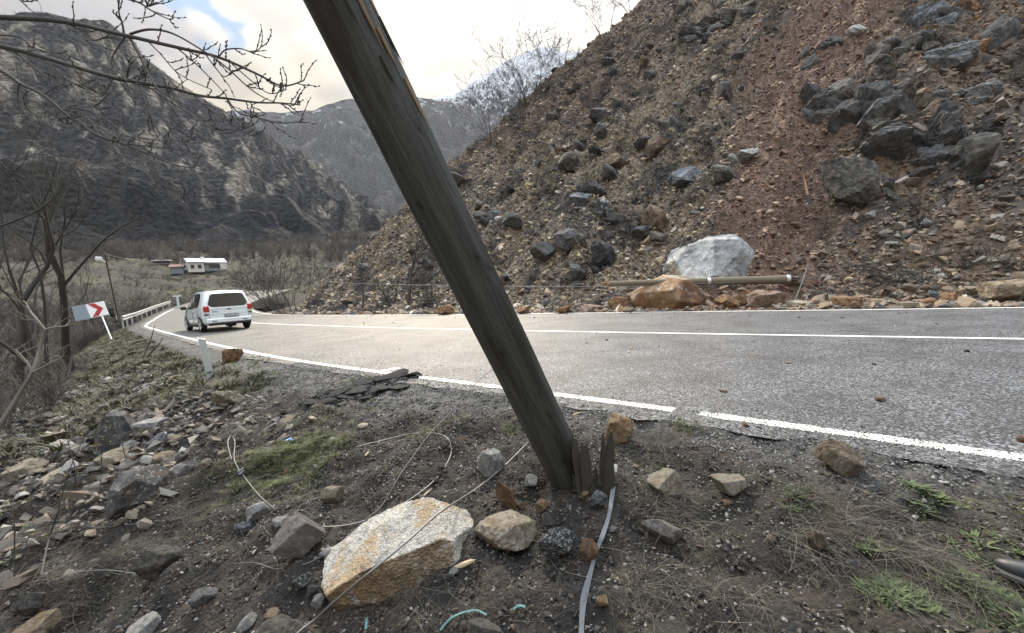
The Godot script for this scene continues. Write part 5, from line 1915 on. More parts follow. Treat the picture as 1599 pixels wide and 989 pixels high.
func outcrop(label: String, at: Vector2, wide: float, tall: float, shape: String, tone: String, sd: int, roll := 0.0, level := 4, category := "outcrop") -> void:
	if category != "outcrop":
		var o := rock("rock", label, at, wide, tall, shape, tone, sd, "", roll, level, 1.0, 0.22)
		o.set_meta("category", category)
		return
	# several broken beds that stand together
	var r := RandomNumberGenerator.new()
	r.seed = sd * 7 + 1
	var root := on_ground(at)
	var t := thing("outcrop", label, "outcrop", root, atan2(-at.x, -at.y))
	var h := wide * tall * 1.4
	wide *= 1.45 * pow(cos(atan2(at.x, -at.y)), 0.8)
	var n := 5 + int(clampf(wide * 1.6, 0.0, 5.0))
	var mate: String = {"dark": "slate", "slate": "dark", "orange": "brown", "bluish": "dark", "grey": "slate"}[tone]
	for k in n:
		var big := 0.72 if k == 0 else r.randf_range(0.28, 0.55)
		var px := 0.0 if k == 0 else r.randf_range(-0.5, 0.5) * (1.0 - big * 0.8) * 1.1
		var py := 0.42 if k == 0 else r.randf_range(0.04, 0.92 - big * 0.5)
		var o := part("block", stone_mesh("layered" if k % 3 != 2 else "block", tone if k % 4 != 3 else mate, 1 + (sd + k) % 5, level if k == 0 else 3), M.rock, t)
		var b := Basis(Vector3.UP, r.randf_range(-0.5, 0.5)) * Basis(Vector3.BACK, roll + r.randf_range(-0.25, 0.25)) * Basis(Vector3.RIGHT, r.randf_range(-0.4, 0.4))
		o.transform = Transform3D(b.scaled_local(Vector3(wide * 0.5 * big * r.randf_range(0.9, 1.25), h * 0.5 * big * r.randf_range(0.7, 1.2), wide * 0.42 * big)), Vector3(px * wide, py * h - 0.1 * h, -0.10 * wide - py * h * 0.75 + (0.10 if k else 0.0) * wide))

func build_outcrops() -> void:
	outcrop("blue-grey layered outcrop left of the other dark ones high on the right", Vector2(15.329, -19.415), 2.430, 1.20, "layered", "dark", 41, -0.3)
	outcrop("broad dark outcrop in the middle of the right part of the scree", Vector2(15.284, -16.398), 2.256, 0.98, "layered", "dark", 42, 0.1)
	outcrop("thin-bedded slabs poking out under the broad dark outcrop", Vector2(14.864, -15.677), 1.474, 0.45, "layered", "slate", 43, 0.3)
	outcrop("big rounded grey boulder with a pale top stuck on the scree below the outcrops", Vector2(12.815, -15.015), 2.000, 1.03, "block", "slate", 44, 0.2, 5, "boulder")
	outcrop("small layered block against the right side of the rounded grey boulder", Vector2(13.368, -14.353), 0.728, 1.1, "layered", "slate", 45, 0.2, 3)
	outcrop("layered slab leaning on the upper right of the rounded grey boulder", Vector2(13.936, -15.483), 0.975, 0.8, "layered", "slate", 46, -0.6, 3)
	outcrop("largest folded dark outcrop near the right border", Vector2(15.408, -14.071), 2.132, 1.02, "layered", "dark", 47, -0.35, 5)
	outcrop("dark slabs under the largest folded outcrop", Vector2(15.202, -14.465), 1.919, 0.4, "layered", "slate", 48, 0.35)
	outcrop("grey outcrop with a pale streak above the largest folded one", Vector2(19.553, -17.911), 1.830, 0.8, "layered", "grey", 49, -0.2)
	outcrop("tall blue-grey outcrop at the top of the view near the right", Vector2(23.181, -22.099), 2.036, 0.95, "layered", "bluish", 50, 0.1)
	outcrop("orange rock column at the top right", Vector2(21.634, -18.748), 1.161, 1.7, "layered", "orange", 51, 0.1)
	outcrop("orange stained block at the very top right", Vector2(24.744, -21.578), 1.124, 1.2, "layered", "orange", 52, 0.1)
	outcrop("dark blue-grey column right of the orange one", Vector2(22.095, -18.320), 1.247, 2.2, "layered", "dark", 53, 0.05)
	outcrop("flat-topped grey slabs right of the small dark stone", Vector2(18.529, -15.851), 1.433, 0.6, "layered", "grey", 54, -0.3)
	outcrop("small dark stone with a pale cap between two outcrops", Vector2(17.720, -16.482), 0.873, 0.8, "block", "dark", 55, 0.1, 3)
	outcrop("narrow leaning dark outcrop on the red earth left of the white plate", Vector2(18.681, -23.906), 1.698, 1.2, "layered", "dark", 56, -0.7)
	outcrop("dark jagged ledge on the red earth above the broad dark outcrop", Vector2(18.811, -20.361), 1.384, 1.0, "layered", "slate", 57, -0.5, 3)
	outcrop("dark ledge between the narrow outcrop and the tall blue-grey one", Vector2(19.560, -19.517), 1.323, 0.8, "layered", "slate", 64, -0.4, 3)
	outcrop("grey block under the flat-topped slabs at the right border", Vector2(18.010, -14.969), 1.033, 0.8, "block", "slate", 65, 0.2, 3)
	outcrop("grey ledge at the top of the scree in the middle", Vector2(19.744, -34.846), 2.772, 0.75, "layered", "slate", 58, -0.3)
	outcrop("dark rock behind the grey ledge at the top of the scree", Vector2(18.106, -36.658), 3.373, 0.5, "layered", "dark", 59, -0.5)
	outcrop("flat-faced blue-grey block in the middle of the scree", Vector2(9.416, -21.091), 2.065, 0.62, "block", "bluish", 60, 0.1, 4, "boulder")
	outcrop("brown block above the flat-faced blue-grey block", Vector2(8.795, -23.374), 1.320, 1.0, "block", "brown", 61, -0.4, 3, "rock")
	outcrop("brown stone left of the brown block high on the scree", Vector2(6.721, -24.189), 1.521, 0.7, "block", "brown", 67, -0.4, 3, "rock")
	outcrop("dark rounded rock in the left middle of the scree", Vector2(4.323, -26.776), 1.515, 0.85, "round", "slate", 62, 0.1, 3, "rock")
	outcrop("grey rock with a white face below the dark rounded one", Vector2(4.313, -23.060), 1.461, 0.85, "block", "bluish", 63, -0.3, 3, "rock")
	outcrop("white-spotted dark rock right of the grey rock with a white face", Vector2(5.062, -20.705), 1.117, 1.0, "block", "lichen", 3, -0.3, 3, "rock")
	outcrop("long dark slab below the white-spotted rock", Vector2(5.379, -20.597), 0.720, 1.1, "layered", "dark", 66, -0.6, 3, "rock")
	outcrop("broad dark blue-grey rock above the foot of the scree right of the pole", Vector2(3.177, -20.476), 1.700, 0.76, "block", "dark", 8, -0.2, 4, "boulder")
	outcrop("dark rock leaning against the broad blue-grey one from the left", Vector2(1.826, -20.350), 1.302, 0.9, "block", "dark", 9, 0.3, 3, "rock")
	outcrop("dark stone of a cluster of three right of the leaning pole", Vector2(-1.597, -27.902), 1.239, 0.7, "block", "dark", 10, 0.0, 3, "rock")
	outcrop("grey stone of the cluster of three right of the leaning pole", Vector2(-0.744, -27.506), 1.047, 0.85, "block", "bluish", 7, 0.0, 3, "rock")
	outcrop("dark stone at the right end of the cluster right of the leaning pole", Vector2(0.365, -24.320), 1.236, 0.8, "block", "dark", 12, 0.0, 3, "rock")
	outcrop("white stone in front of the cluster right of the leaning pole", Vector2(-0.465, -26.497), 0.589, 0.7, "block", "white", 8, 0.0, 2, "rock")
	outcrop("dark ledge jutting at the upper right edge of the leaning pole", Vector2(-4.163, -36.589), 1.843, 0.7, "layered", "dark", 13, 0.0, 3, "rock")
	outcrop("flat white slab lying on the red earth in the middle of the scree", Vector2(11.959, -19.549), 1.352, 0.45, "layered", "white", 9, 0.25, 3, "rock")
	outcrop("white plate lying on the red earth high on the scree", Vector2(20.979, -24.229), 0.967, 0.85, "slab", "white", 14, 0.5, 2, "rock")
	outcrop("small white block left of the flat white slab", Vector2(11.400, -20.254), 0.509, 0.9, "shard", "white", 15, -0.3, 2, "rock")
	outcrop("whitish stone on the slope under the rounded grey boulder", Vector2(12.810, -14.105), 0.449, 0.7, "block", "white", 16, 0.1, 2, "rock")
	outcrop("pale long chip below the whitish stone at right", Vector2(12.224, -12.749), 0.449, 0.3, "slab", "white", 17, 0.0, 2, "rock")
	outcrop("cream chip just under the pale long chip", Vector2(12.038, -12.636), 0.365, 0.4, "slab", "cream", 18, 0.0, 2, "rock")
	outcrop("whitish lump on the earth near the right border of the scree", Vector2(13.579, -12.980), 0.415, 0.7, "block", "white", 19, 0.0, 2, "rock")
	outcrop("slanting dark slab low in the left half of the scree", Vector2(6.293, -18.717), 1.015, 0.8, "layered", "dark", 21, -0.6, 3, "rock")
	outcrop("dark slab right of the slanting one low on the scree", Vector2(6.781, -18.039), 0.864, 0.6, "layered", "slate", 22, -0.5, 3, "rock")
	var r := RandomNumberGenerator.new()
	r.seed = 5
	var n := 0
	while n < 118:
		var u := r.randf_range(-9.0, 30.0)
		var s := r.randf_range(2.5, 40.0)
		var v := -1e9
		for p in toe_planes:
			if p.y > 0.05:
				v = maxf(v, (p.z - p.x * u) / p.y)
		v += s
		if nz.get_noise_2d(u * 0.3 + 5.0, v * 0.3) < -0.12 or chute(u, v) > 0.4:
			continue
		var q := xz_of(u, v)
		var tone: String = ["slate", "dark", "dark", "dark", "brown", "black"][r.randi() % 6]
		if u < 3.0 and r.randf() < 0.5:
			tone = "dark"
		var size := 0.5 + 1.4 * pow(r.randf(), 2.0)
		var shape: String = ["layered", "block", "layered", "layered"][r.randi() % 4]
		rock("rock", "%s %s %s rock %s the scree, %s" % [SIZES[int(size > 0.5) + int(size > 0.85)], SHAPES[shape], "dark" if tone == "dark" else NAMES[tone], "low on" if s < 9.0 else "halfway up" if s < 20.0 else "high on", "at the right" if u < -2.0 else "beside the red earth" if u < 5.0 else "left of the red earth" if u < 13.0 else "behind the leaning pole" if u < 20.0 else "on the left spur"], q, size, r.randf_range(0.6, 1.0), shape, tone, 1 + r.randi() % 4, "rocks sticking out of the scree", r.randf_range(-0.95, -0.2), 3, 1.0, 0.30)
		n += 1

func tilted(r: RandomNumberGenerator, at: Vector3, size: float, flat: float, lean: float) -> Transform3D:
	var b := Basis.from_euler(Vector3(r.randf_range(-lean, lean), r.randf() * TAU, r.randf_range(-lean, lean)))
	return Transform3D(b.scaled_local(Vector3(size * r.randf_range(0.8, 1.5), size * flat, size * r.randf_range(0.7, 1.1))), at)

func tint_of(r: RandomNumberGenerator, list: Array) -> Color:
	var c: Color = list[r.randi() % list.size()]
	return c * r.randf_range(0.6, 1.4)

func plain_stone(sd: int, level: int, flat: bool) -> ArrayMesh:
	var m := cut_rock(sd, level, random_planes(sd, 8, 0.35, 0.8), 0.08, 0.0, true, "grey")
	var a := m.surface_get_arrays(0)
	a[Mesh.ARRAY_COLOR] = null
	var out := ArrayMesh.new()
	out.add_surface_from_arrays(Mesh.PRIMITIVE_TRIANGLES, a)
	return out

# an angular fragment: a box with its corners knocked about
func shatter(sd: int) -> ArrayMesh:
	var r := RandomNumberGenerator.new()
	r.seed = sd * 31
	var p := []
	for k in 8:
		var c := Vector3(1 if k & 1 else -1, 1 if k & 2 else -1, 1 if k & 4 else -1)
		p.append(c * Vector3(r.randf_range(0.35, 1.0), r.randf_range(0.4, 1.0), r.randf_range(0.35, 1.0)) + Vector3(r.randf_range(-0.2, 0.2), 0, r.randf_range(-0.2, 0.2)))
	var v := PackedVector3Array()
	var n := PackedVector3Array()
	for q in [[0, 1, 3, 2], [4, 6, 7, 5], [0, 4, 5, 1], [2, 3, 7, 6], [0, 2, 6, 4], [1, 5, 7, 3]]:
		for t in [[0, 1, 2], [0, 2, 3]]:
			var a: Vector3 = p[q[t[0]]]
			var b: Vector3 = p[q[t[1]]]
			var c: Vector3 = p[q[t[2]]]
			var nn := (b - a).cross(c - a).normalized()
			if nn.dot(a + b + c) < 0.0:
				nn = -nn
				v.append_array([a, b, c])
			else:
				v.append_array([a, c, b])
			n.append_array([nn, nn, nn])
	return array_mesh(v, n, PackedColorArray(), PackedVector2Array(), PackedInt32Array())

func build_loose_stones() -> void:
	var r := RandomNumberGenerator.new()
	r.seed = 1234
	var kinds := []
	for k in 6:
		kinds.append(shatter(60 + k) if k % 2 else plain_stone(60 + k, 2, false))
	var tiny := []
	for k in 4:
		tiny.append(plain_stone(80 + k, 0, false))
	var soil := [Color(0.040, 0.034, 0.029), Color(0.07, 0.06, 0.052), Color(0.12, 0.11, 0.10), Color(0.05, 0.041, 0.033), Color(0.17, 0.158, 0.145), Color(0.27, 0.255, 0.235), Color(0.13, 0.10, 0.075)]
	var gravel := [Color(0.10, 0.10, 0.102), Color(0.14, 0.14, 0.14), Color(0.19, 0.187, 0.18), Color(0.26, 0.255, 0.245), Color(0.075, 0.075, 0.077), Color(0.28, 0.275, 0.26)]
	var rubble := [Color(0.17, 0.15, 0.125), Color(0.21, 0.19, 0.16), Color(0.11, 0.103, 0.095), Color(0.25, 0.21, 0.16), Color(0.15, 0.12, 0.093), Color(0.29, 0.28, 0.26), Color(0.055, 0.053, 0.051)]
	var left := [Color(0.44, 0.335, 0.22), Color(0.33, 0.25, 0.17), Color(0.20, 0.165, 0.135), Color(0.50, 0.40, 0.27), Color(0.25, 0.20, 0.16), Color(0.11, 0.105, 0.103), Color(0.62, 0.55, 0.44)]
	var red := [Color(0.35, 0.22, 0.148), Color(0.25, 0.16, 0.113), Color(0.46, 0.335, 0.24), Color(0.11, 0.075, 0.058), Color(0.38, 0.29, 0.21)]
	var right := [Color(0.33, 0.245, 0.17), Color(0.21, 0.17, 0.135), Color(0.42, 0.33, 0.24), Color(0.17, 0.125, 0.09), Color(0.27, 0.20, 0.14), Color(0.44, 0.40, 0.34), Color(0.09, 0.082, 0.076)]
	# pebbles and crumbs of the verge
	var places := [[], [], [], []]
	var tints := [[], [], [], []]
	for i in 90000:
		var u := r.randf_range(-2.6, 8.0)
		var w := -5.0 * pow(r.randf(), 1.25) + 0.05
		var p := xz_of(u, along(near_tab, u) + w)
		var far := Vector2(p.x, p.y).length()
		if p.y > -1.2 or -w > crest_width(u):
			continue
		var out := -w + 0.3 * nz.get_noise_2d(p.x * 2.0, p.y * 2.0)
		var edge := 0.6 + 0.5 * smoothstep(2.0, 5.0, u)
		var stony := out < edge or r.randf() < 0.22
		if not stony and nz.get_noise_2d(p.x * 1.1 + 3.0, p.y * 1.1) < -0.25 and r.randf() < 0.7:
			continue
		var size := 0.0022 + 0.004 * pow(r.randf(), 1.8) + (0.007 * pow(r.randf(), 9.0)) + 0.0007 * far
		var c := tint_of(r, gravel if stony else soil)
		var k := r.randi() % 4
		places[k].append(tilted(r, Vector3(p.x, verge(u, w, p.x, p.y) + size * 0.25, p.y), size, 0.7, 0.6))
		tints[k].append(c)
	for k in 4:
		scatter("gravel", "loose grit and small pebbles on the verge", tiny[k] if k < 2 else kinds[k], M.pebble, places[k], tints[k])
	# clods of earth that break the surface of the soil
	places = [[], []]
	tints = [[], []]
	for i in 16000:
		var u := r.randf_range(-2.4, 4.6)
		var w := -r.randf_range(0.7, 4.2)
		var p := xz_of(u, along(near_tab, u) + w)
		if p.y > -1.2:
			continue
		var size := 0.005 + 0.013 * pow(r.randf(), 2.5)
		places[i % 2].append(tilted(r, Vector3(p.x, verge(u, w, p.x, p.y) + size * 0.1, p.y), size, 0.75, 0.6))
		tints[i % 2].append(tint_of(r, [Color(0.035, 0.029, 0.024), Color(0.05, 0.039, 0.031), Color(0.024, 0.021, 0.019), Color(0.075, 0.058, 0.044)]))
	for k in 2:
		scatter("clods", "crumbly clods of dark earth on the verge", kinds[k + 4], M.pebble, places[k], tints[k])
	# rubble at left
	places = [[], [], [], [], [], []]
	tints = [[], [], [], [], [], []]
	for i in 10500:
		var u := r.randf_range(3.8, 13.0)
		var w := -r.randf_range(1.3, 4.4)
		var p := xz_of(u, along(near_tab, u) + w)
		var heap := smoothstep(4.0, 6.0, u + nz.get_noise_2d(p.x, p.y)) * smoothstep(1.3, 2.1, -w + 0.5 * nz.get_noise_2d(p.x * 2.0, p.y * 2.0 + 9.0))
		if r.randf() > 0.08 + 0.92 * heap or p.distance_to(Vector2(-2.414, -3.329)) < 0.5:
			continue
		var size := 0.012 + 0.05 * pow(r.randf(), 2.4) + 0.06 * pow(r.randf(), 14.0)
		var k := r.randi() % 6
		places[k].append(tilted(r, Vector3(p.x, ground_y(p.x, p.y) + size * r.randf_range(0.0, 0.6), p.y), size, 0.46, 0.8))
		tints[k].append(tint_of(r, rubble))
	for k in 6:
		scatter("rubble", "small flat stones of the rubble heap at left", kinds[k], M.pebble, places[k], tints[k])
	# scree
	places = [[], [], [], [], [], []]
	tints = [[], [], [], [], [], []]
	for i in 190000:
		var u := r.randf_range(-11.0, 38.0)
		var s := 0.2 + 46.0 * pow(r.randf(), 1.7)
		var v := -1e9
		for p in toe_planes:
			if p.y > 0.05:
				v = maxf(v, (p.z - p.x * u) / p.y)
		v += s
		var t := toe_distance(u, v)
		var q := xz_of(u, v)
		var c: Color
		var redness := chute(u, v)
		var patch := nz.get_noise_2d(u * 0.35, v * 0.35)
		var size := 0.018 + 0.065 * pow(r.randf(), 2.4) + 0.16 * pow(r.randf(), 16.0) + 0.0006 * s
		if redness > r.randf() or t > 15.0 and u < 16.0 and patch < 0.15 and r.randf() < 0.55:
			c = tint_of(r, red)
			size *= 0.75
		elif u > 4.0 + 3.0 * patch:
			c = tint_of(r, left)
			if patch > 0.25 and r.randf() < 0.7:
				c = tint_of(r, [Color(0.085, 0.085, 0.088), Color(0.12, 0.12, 0.125), Color(0.06, 0.06, 0.063)])
		else:
			c = tint_of(r, right)
			if patch < -0.25:
				c = c.lerp(Color(0.17, 0.10, 0.065), 0.5)
		if t < 1.3 and r.randf() < 0.45:
			c = tint_of(r, [Color(0.30, 0.18, 0.10), Color(0.24, 0.20, 0.16), Color(0.20, 0.19, 0.18), Color(0.34, 0.27, 0.19)])
		var k := r.randi() % 6
		places[k].append(tilted(r, Vector3(q.x, slope(u, v, t) + size * r.randf_range(0.0, 0.45), q.y), size, 0.55, 0.9))
		tints[k].append(c)
	for k in 6:
		scatter("scree_stones", "loose broken stones covering the scree slope", kinds[k], M.pebble, places[k], tints[k])
	# bits of rockfall lying out on the carriageway
	var dp := []
	var dt := []
	for i in 420:
		var u := r.randf_range(-6.0, 26.0)
		var t := 1.0 - 0.85 * pow(r.randf(), 0.6) if r.randf() < 0.3 else 1.0 - 0.22 * pow(r.randf(), 1.6)
		var p := xz_of(u, lerpf(along(near_tab, u), along(far_tab, u) + 0.2, t))
		var size := 0.008 + 0.03 * pow(r.randf(), 4.0)
		dp.append(tilted(r, Vector3(p.x, 0.004 + size * 0.2, p.y), size, 0.45, 0.4))
		dt.append(tint_of(r, [Color(0.30, 0.20, 0.12), Color(0.20, 0.17, 0.14), Color(0.08, 0.07, 0.06), Color(0.36, 0.31, 0.25), Color(0.05, 0.045, 0.04)]))
	scatter("rockfall_chips", "small chips of rockfall scattered over the carriageway", kinds[1], M.pebble, dp, dt)
	# grit and crumbs on the asphalt by the frayed edge
	var gp := []
	var gt := []
	for i in 2600:
		var u := r.randf_range(-3.0, 9.0)
		var w := -0.35 + 1.1 * pow(r.randf(), 3.0)
		var p := xz_of(u, along(near_tab, u) + w)
		var size := 0.003 + 0.006 * pow(r.randf(), 3.0)
		gp.append(tilted(r, Vector3(p.x, 0.002 + size * 0.3, p.y), size, 0.7, 0.5))
		gt.append(tint_of(r, gravel))
	scatter("grit", "loose grit washed onto the asphalt edge", tiny[3], M.pebble, gp, gt)

# ---------------------------------------------------------------- plants
func blade_tuft(sd: int, blades: int, high: float, spread: float, wide: float) -> ArrayMesh:
	var r := RandomNumberGenerator.new()
	r.seed = sd
	var s := Shape.new()
	for k in blades:
		var an := r.randf() * TAU
		var out := Vector3(cos(an), 0, sin(an))
		var root := out * spread * 0.4 * r.randf()
		var h := high * r.randf_range(0.55, 1.1)
		var lean := spread * r.randf_range(0.4, 1.5)
		var side := Vector3(-out.z, 0, out.x) * wide * 0.5
		var p0 := root
		var p1 := root + out * lean * 0.3 + Vector3(0, h * 0.6, 0)
		var p2 := root + out * lean + Vector3(0, h, 0)
		s.quad(p0 - side, p0 + side, p1 + side * 0.8, p1 - side * 0.8)
		s.tri(p1 - side * 0.8, p1 + side * 0.8, p2)
	var m := s.done()
	return m

func strand_clump(sd: int, n: int, long: float, high: float, r0: float) -> ArrayMesh:
	var r := RandomNumberGenerator.new()
	r.seed = sd
	var s := Shape.new()
	for k in n:
		var an := r.randf() * TAU
		var d := Vector3(cos(an), 0, sin(an))
		var side := Vector3(-d.z, 0, d.x)
		var l := long * r.randf_range(0.4, 1.1)
		var pts := []
		var rr := []
		var bend := r.randf_range(-0.4, 0.4)
		var h := high * r.randf_range(0.2, 1.2)
		var root := Vector3(r.randf_range(-0.2, 0.2) * long, 0, r.randf_range(-0.2, 0.2) * long)
		for i in 6:
			var t := i / 5.0
			pts.append(root + d * l * t + side * bend * l * t * t + Vector3(0, h * sin(t * PI * r.randf_range(0.75, 0.95)), 0))
			rr.append(r0 * (1.0 - 0.6 * t))
		s.tube(pts, rr, 3, false)
	return s.done()

func grow(s: Shape, r: RandomNumberGenerator, p: Vector3, dir: Vector3, long: float, rad: float, level: int, levels: int, kids: int, rise: float, thin: float, wander := 0.22) -> void:
	var pts := [p]
	var rr := [rad]
	var d := dir.normalized()
	var segs := 5 if level < levels else 3
	for i in segs:
		d = (d + Vector3(r.randfn(), r.randfn() * 0.6, r.randfn()) * wander + Vector3(0, rise, 0)).normalized()
		pts.append(pts[-1] + d * long / segs)
		rr.append(maxf(lerpf(rad, rad * 0.42, (i + 1.0) / segs), thin))
	s.tube(pts, rr, 5 if level == 0 else 4 if level == 1 else 3, false)
	if level >= levels:
		return
	for k in kids:
		var t := r.randf_range(0.30, 1.0) if k > 0 else 1.0
		var f := t * segs
		var i := mini(int(f), segs - 1)
		var at: Vector3 = pts[i].lerp(pts[i + 1], f - i)
		var along_: Vector3 = (pts[i + 1] - pts[i]).normalized()
		var off := along_.cross(Vector3(r.randfn(), r.randfn(), r.randfn())).normalized()
		var spread := r.randf_range(0.45, 1.0)
		grow(s, r, at, along_ + off * spread, long * r.randf_range(0.45, 0.75), maxf(rr[i] * 0.55, thin), level + 1, levels, kids, rise, thin, wander)

# bare tree: trunk and crown as two parts
func bare_tree(called: String, label: String, at: Vector3, high: float, stems: int, sd: int, bark: String, group := "", lean := 0.25, levels := 3, kids := 4, thick := 0.016, thin := 0.006, category := "tree") -> Node3D:
	var t := thing(called, label, category, at, 0.0, group)
	var r := RandomNumberGenerator.new()
	r.seed = sd
	var trunk := Shape.new()
	var crown := Shape.new()
	for k in stems:
		var an := r.randf() * TAU
		var d := Vector3(cos(an) * lean, 1.0, sin(an) * lean).normalized()
		var l := high * (0.42 if stems < 3 else 0.32) * r.randf_range(0.85, 1.1)
		var rad := high * thick * (1.0 if stems == 1 else 0.7)
		var pts := [Vector3(cos(an), -0.4, sin(an)) * 0.06 * (stems - 1)]
		var rr := [rad * 1.25]
		for i in 5:
			d = (d + Vector3(r.randfn(), 0.3, r.randfn()) * 0.08).normalized()
			pts.append(pts[-1] + d * (l + 0.4) / 5.0)
			rr.append(lerpf(rad * 1.1, rad * 0.7, (i + 1) / 5.0))
		trunk.tube(pts, rr, 7, false)
		for q in 2 + (3 if stems == 1 else 0):
			var f := r.randf_range(0.5, 1.0) if q > 0 else 1.0
			var i := mini(int(f * 5.0), 4)
			var from: Vector3 = pts[i].lerp(pts[i + 1], f * 5.0 - i)
			var o := Vector3(r.randfn(), 0.2, r.randfn()) * (0.55 if q > 0 else 0.15)
			grow(crown, r, from, d + o, (high - l) * r.randf_range(0.5, 0.75), rad * (0.65 if q == 0 else 0.45), 1, levels, kids, 0.06, thin)
	part("trunk", trunk.done(), M[bark], t)
	part("crown", crown.done(), M[bark], t)
	return t

func brush_mesh(sd: int, stems: int, levels: int, kids: int, thin: float, spread := 0.6, rise := 0.05) -> ArrayMesh:
	var r := RandomNumberGenerator.new()
	r.seed = sd
	var s := Shape.new()
	for k in stems:
		var an := r.randf() * TAU
		grow(s, r, Vector3(cos(an), 0, sin(an)) * 0.10 * r.randf(), Vector3(cos(an) * spread * r.randf(), 1.0, sin(an) * spread * r.randf()), 0.62, 0.018, 1, levels, kids, rise, thin)
	return s.done()

func stand(r: RandomNumberGenerator, at: Vector3, high: float, wide := 1.0) -> Transform3D:
	var b := Basis(Vector3.UP, r.randf() * TAU) * Basis(Vector3.RIGHT, r.randf_range(-0.12, 0.12))
	return Transform3D(b.scaled_local(Vector3(high * wide, high, high * wide)), at)

func build_plants() -> void:
	var r := RandomNumberGenerator.new()
	r.seed = 77
	# green grass
	var spots := [[Vector2(-2.038, -3.579), 0.40, 1500], [Vector2(-2.357, -3.466), 0.42, 800], [Vector2(-5.958, -7.705), 0.9, 420], [Vector2(-4.103, -6.354), 0.5, 240], [Vector2(-2.211, -5.611), 0.35, 120], [Vector2(0.860, -2.920), 0.16, 160], [Vector2(0.933, -2.850), 0.14, 110], [Vector2(1.366, -3.175), 0.12, 110], [Vector2(1.405, -2.268), 0.16, 130], [Vector2(1.519, -2.108), 0.14, 120], [Vector2(1.604, -2.012), 0.10, 70], [Vector2(2.194, -2.070), 0.14, 150], [Vector2(2.455, -2.009), 0.13, 90], [Vector2(2.523, -1.929), 0.2, 160], [Vector2(2.241, -1.754), 0.14, 90], [Vector2(1.622, -1.672), 0.13, 200], [Vector2(1.420, -1.489), 0.14, 180], [Vector2(1.756, -1.465), 0.16, 200], [Vector2(1.878, -1.422), 0.12, 120], [Vector2(1.507, -1.399), 0.12, 90], [Vector2(1.134, -2.092), 0.09, 50], [Vector2(-0.064, -3.611), 0.10, 70], [Vector2(-0.748, -3.760), 0.3, 110], [Vector2(-2.160, -4.537), 0.5, 160], [Vector2(-0.871, -2.985), 0.2, 70], [Vector2(-1.254, -2.930), 0.25, 90], [Vector2(-1.799, -3.102), 0.3, 110], [Vector2(1.159, -1.903), 0.06, 30]]
	var tufts := [blade_tuft(1, 16, 0.055, 0.04, 0.0035), blade_tuft(2, 16, 0.05, 0.05, 0.004)]
	var places := [[], []]
	var tints := [[], []]
	for sp in spots:
		var c: Vector2 = sp[0]
		for i in int(sp[2] * (0.3 if c.length() < 2.4 else 0.45 if c.length() < 3.2 else 0.5 if c.length() < 4.5 else 0.8)):
			var an := r.randf() * TAU
			var d: float = sp[1] * pow(r.randf(), 0.8) * 1.15
			var p := c + Vector2(cos(an), sin(an)) * d
			var k := i % 2
			places[k].append(stand(r, on_ground(p, -0.004), r.randf_range(0.35, 0.8) * (0.5 if c.length() < 3.2 else 1.0 + 0.05 * c.length()), 1.1))
			tints[k].append(tint_of(r, [Color(0.075, 0.10, 0.032), Color(0.10, 0.115, 0.045), Color(0.06, 0.08, 0.028), Color(0.14, 0.13, 0.07)]))
	for k in 2:
		scatter("grass", "short green grass growing in patches on the verge", tufts[k], M.grass, places[k], tints[k])
	# sparse short grass further along the verge
	places = [[], []]
	tints = [[], []]
	for i in 9000:
		var u := r.randf_range(7.0, 36.0)
		var w := -r.randf_range(0.9, 4.6)
		var p := xz_of(u, along(near_tab, u) + w)
		if nz.get_noise_2d(p.x * 0.5, p.y * 0.5) < -0.1 and r.randf() < 0.8:
			continue
		places[i % 2].append(stand(r, on_ground(p, -0.01), r.randf_range(1.2, 3.2), 1.2))
		tints[i % 2].append(tint_of(r, [Color(0.06, 0.064, 0.034), Color(0.095, 0.085, 0.055), Color(0.14, 0.122, 0.088), Color(0.05, 0.055, 0.03)]))
	for k in 2:
		scatter("verge_grass", "thin grass and dry stalks on the verge beyond the rubble", tufts[k], M.grass, places[k], tints[k])
	# small green weeds at lower right
	var weed := blade_tuft(5, 14, 0.03, 0.045, 0.016)
	var wp := []
	var wt := []
	for sp in [[Vector2(1.540, -1.559), 0.12, 200], [Vector2(1.889, -1.491), 0.16, 200], [Vector2(2.209, -2.084), 0.10, 60], [Vector2(2.085, -1.674), 0.2, 50], [Vector2(2.197, -1.930), 0.3, 50], [Vector2(1.520, -2.085), 0.1, 40], [Vector2(1.644, -1.726), 0.08, 50]]:
		var c: Vector2 = sp[0]
		for i in int(sp[2] * 0.3):
			var an := r.randf() * TAU
			var p := c + Vector2(cos(an), sin(an)) * (sp[1] as float) * sqrt(r.randf())
			wp.append(stand(r, on_ground(p, -0.004), r.randf_range(0.5, 1.1)))
			wt.append(tint_of(r, [Color(0.055, 0.08, 0.026), Color(0.07, 0.095, 0.034), Color(0.04, 0.06, 0.022)]))
	scatter("weeds", "low broad-leaved weeds among the grass at lower right", weed, M.grass, wp, wt)
	# dry stalks and roots lying over the soil
	var dry := [strand_clump(3, 7, 0.26, 0.035, 0.0010), strand_clump(4, 10, 0.17, 0.022, 0.0008), strand_clump(6, 5, 0.36, 0.05, 0.0012)]
	places = [[], [], []]
	tints = [[], [], []]
	for i in 2600:
		var u := r.randf_range(-2.6, 7.5)
		var w := -r.randf_range(0.55, 4.0)
		var p := xz_of(u, along(near_tab, u) + w)
		if p.y > -1.2:
			continue
		var k := r.randi() % 3
		if nz.get_noise_2d(p.x * 1.4 + 70.0, p.y * 1.4) < 0.0 and r.randf() < 0.6:
			continue
		places[k].append(stand(r, on_ground(p, 0.002), r.randf_range(0.5, 1.1)))
		tints[k].append(tint_of(r, [Color(0.09, 0.08, 0.066), Color(0.15, 0.13, 0.10), Color(0.055, 0.046, 0.038), Color(0.20, 0.175, 0.14)]))
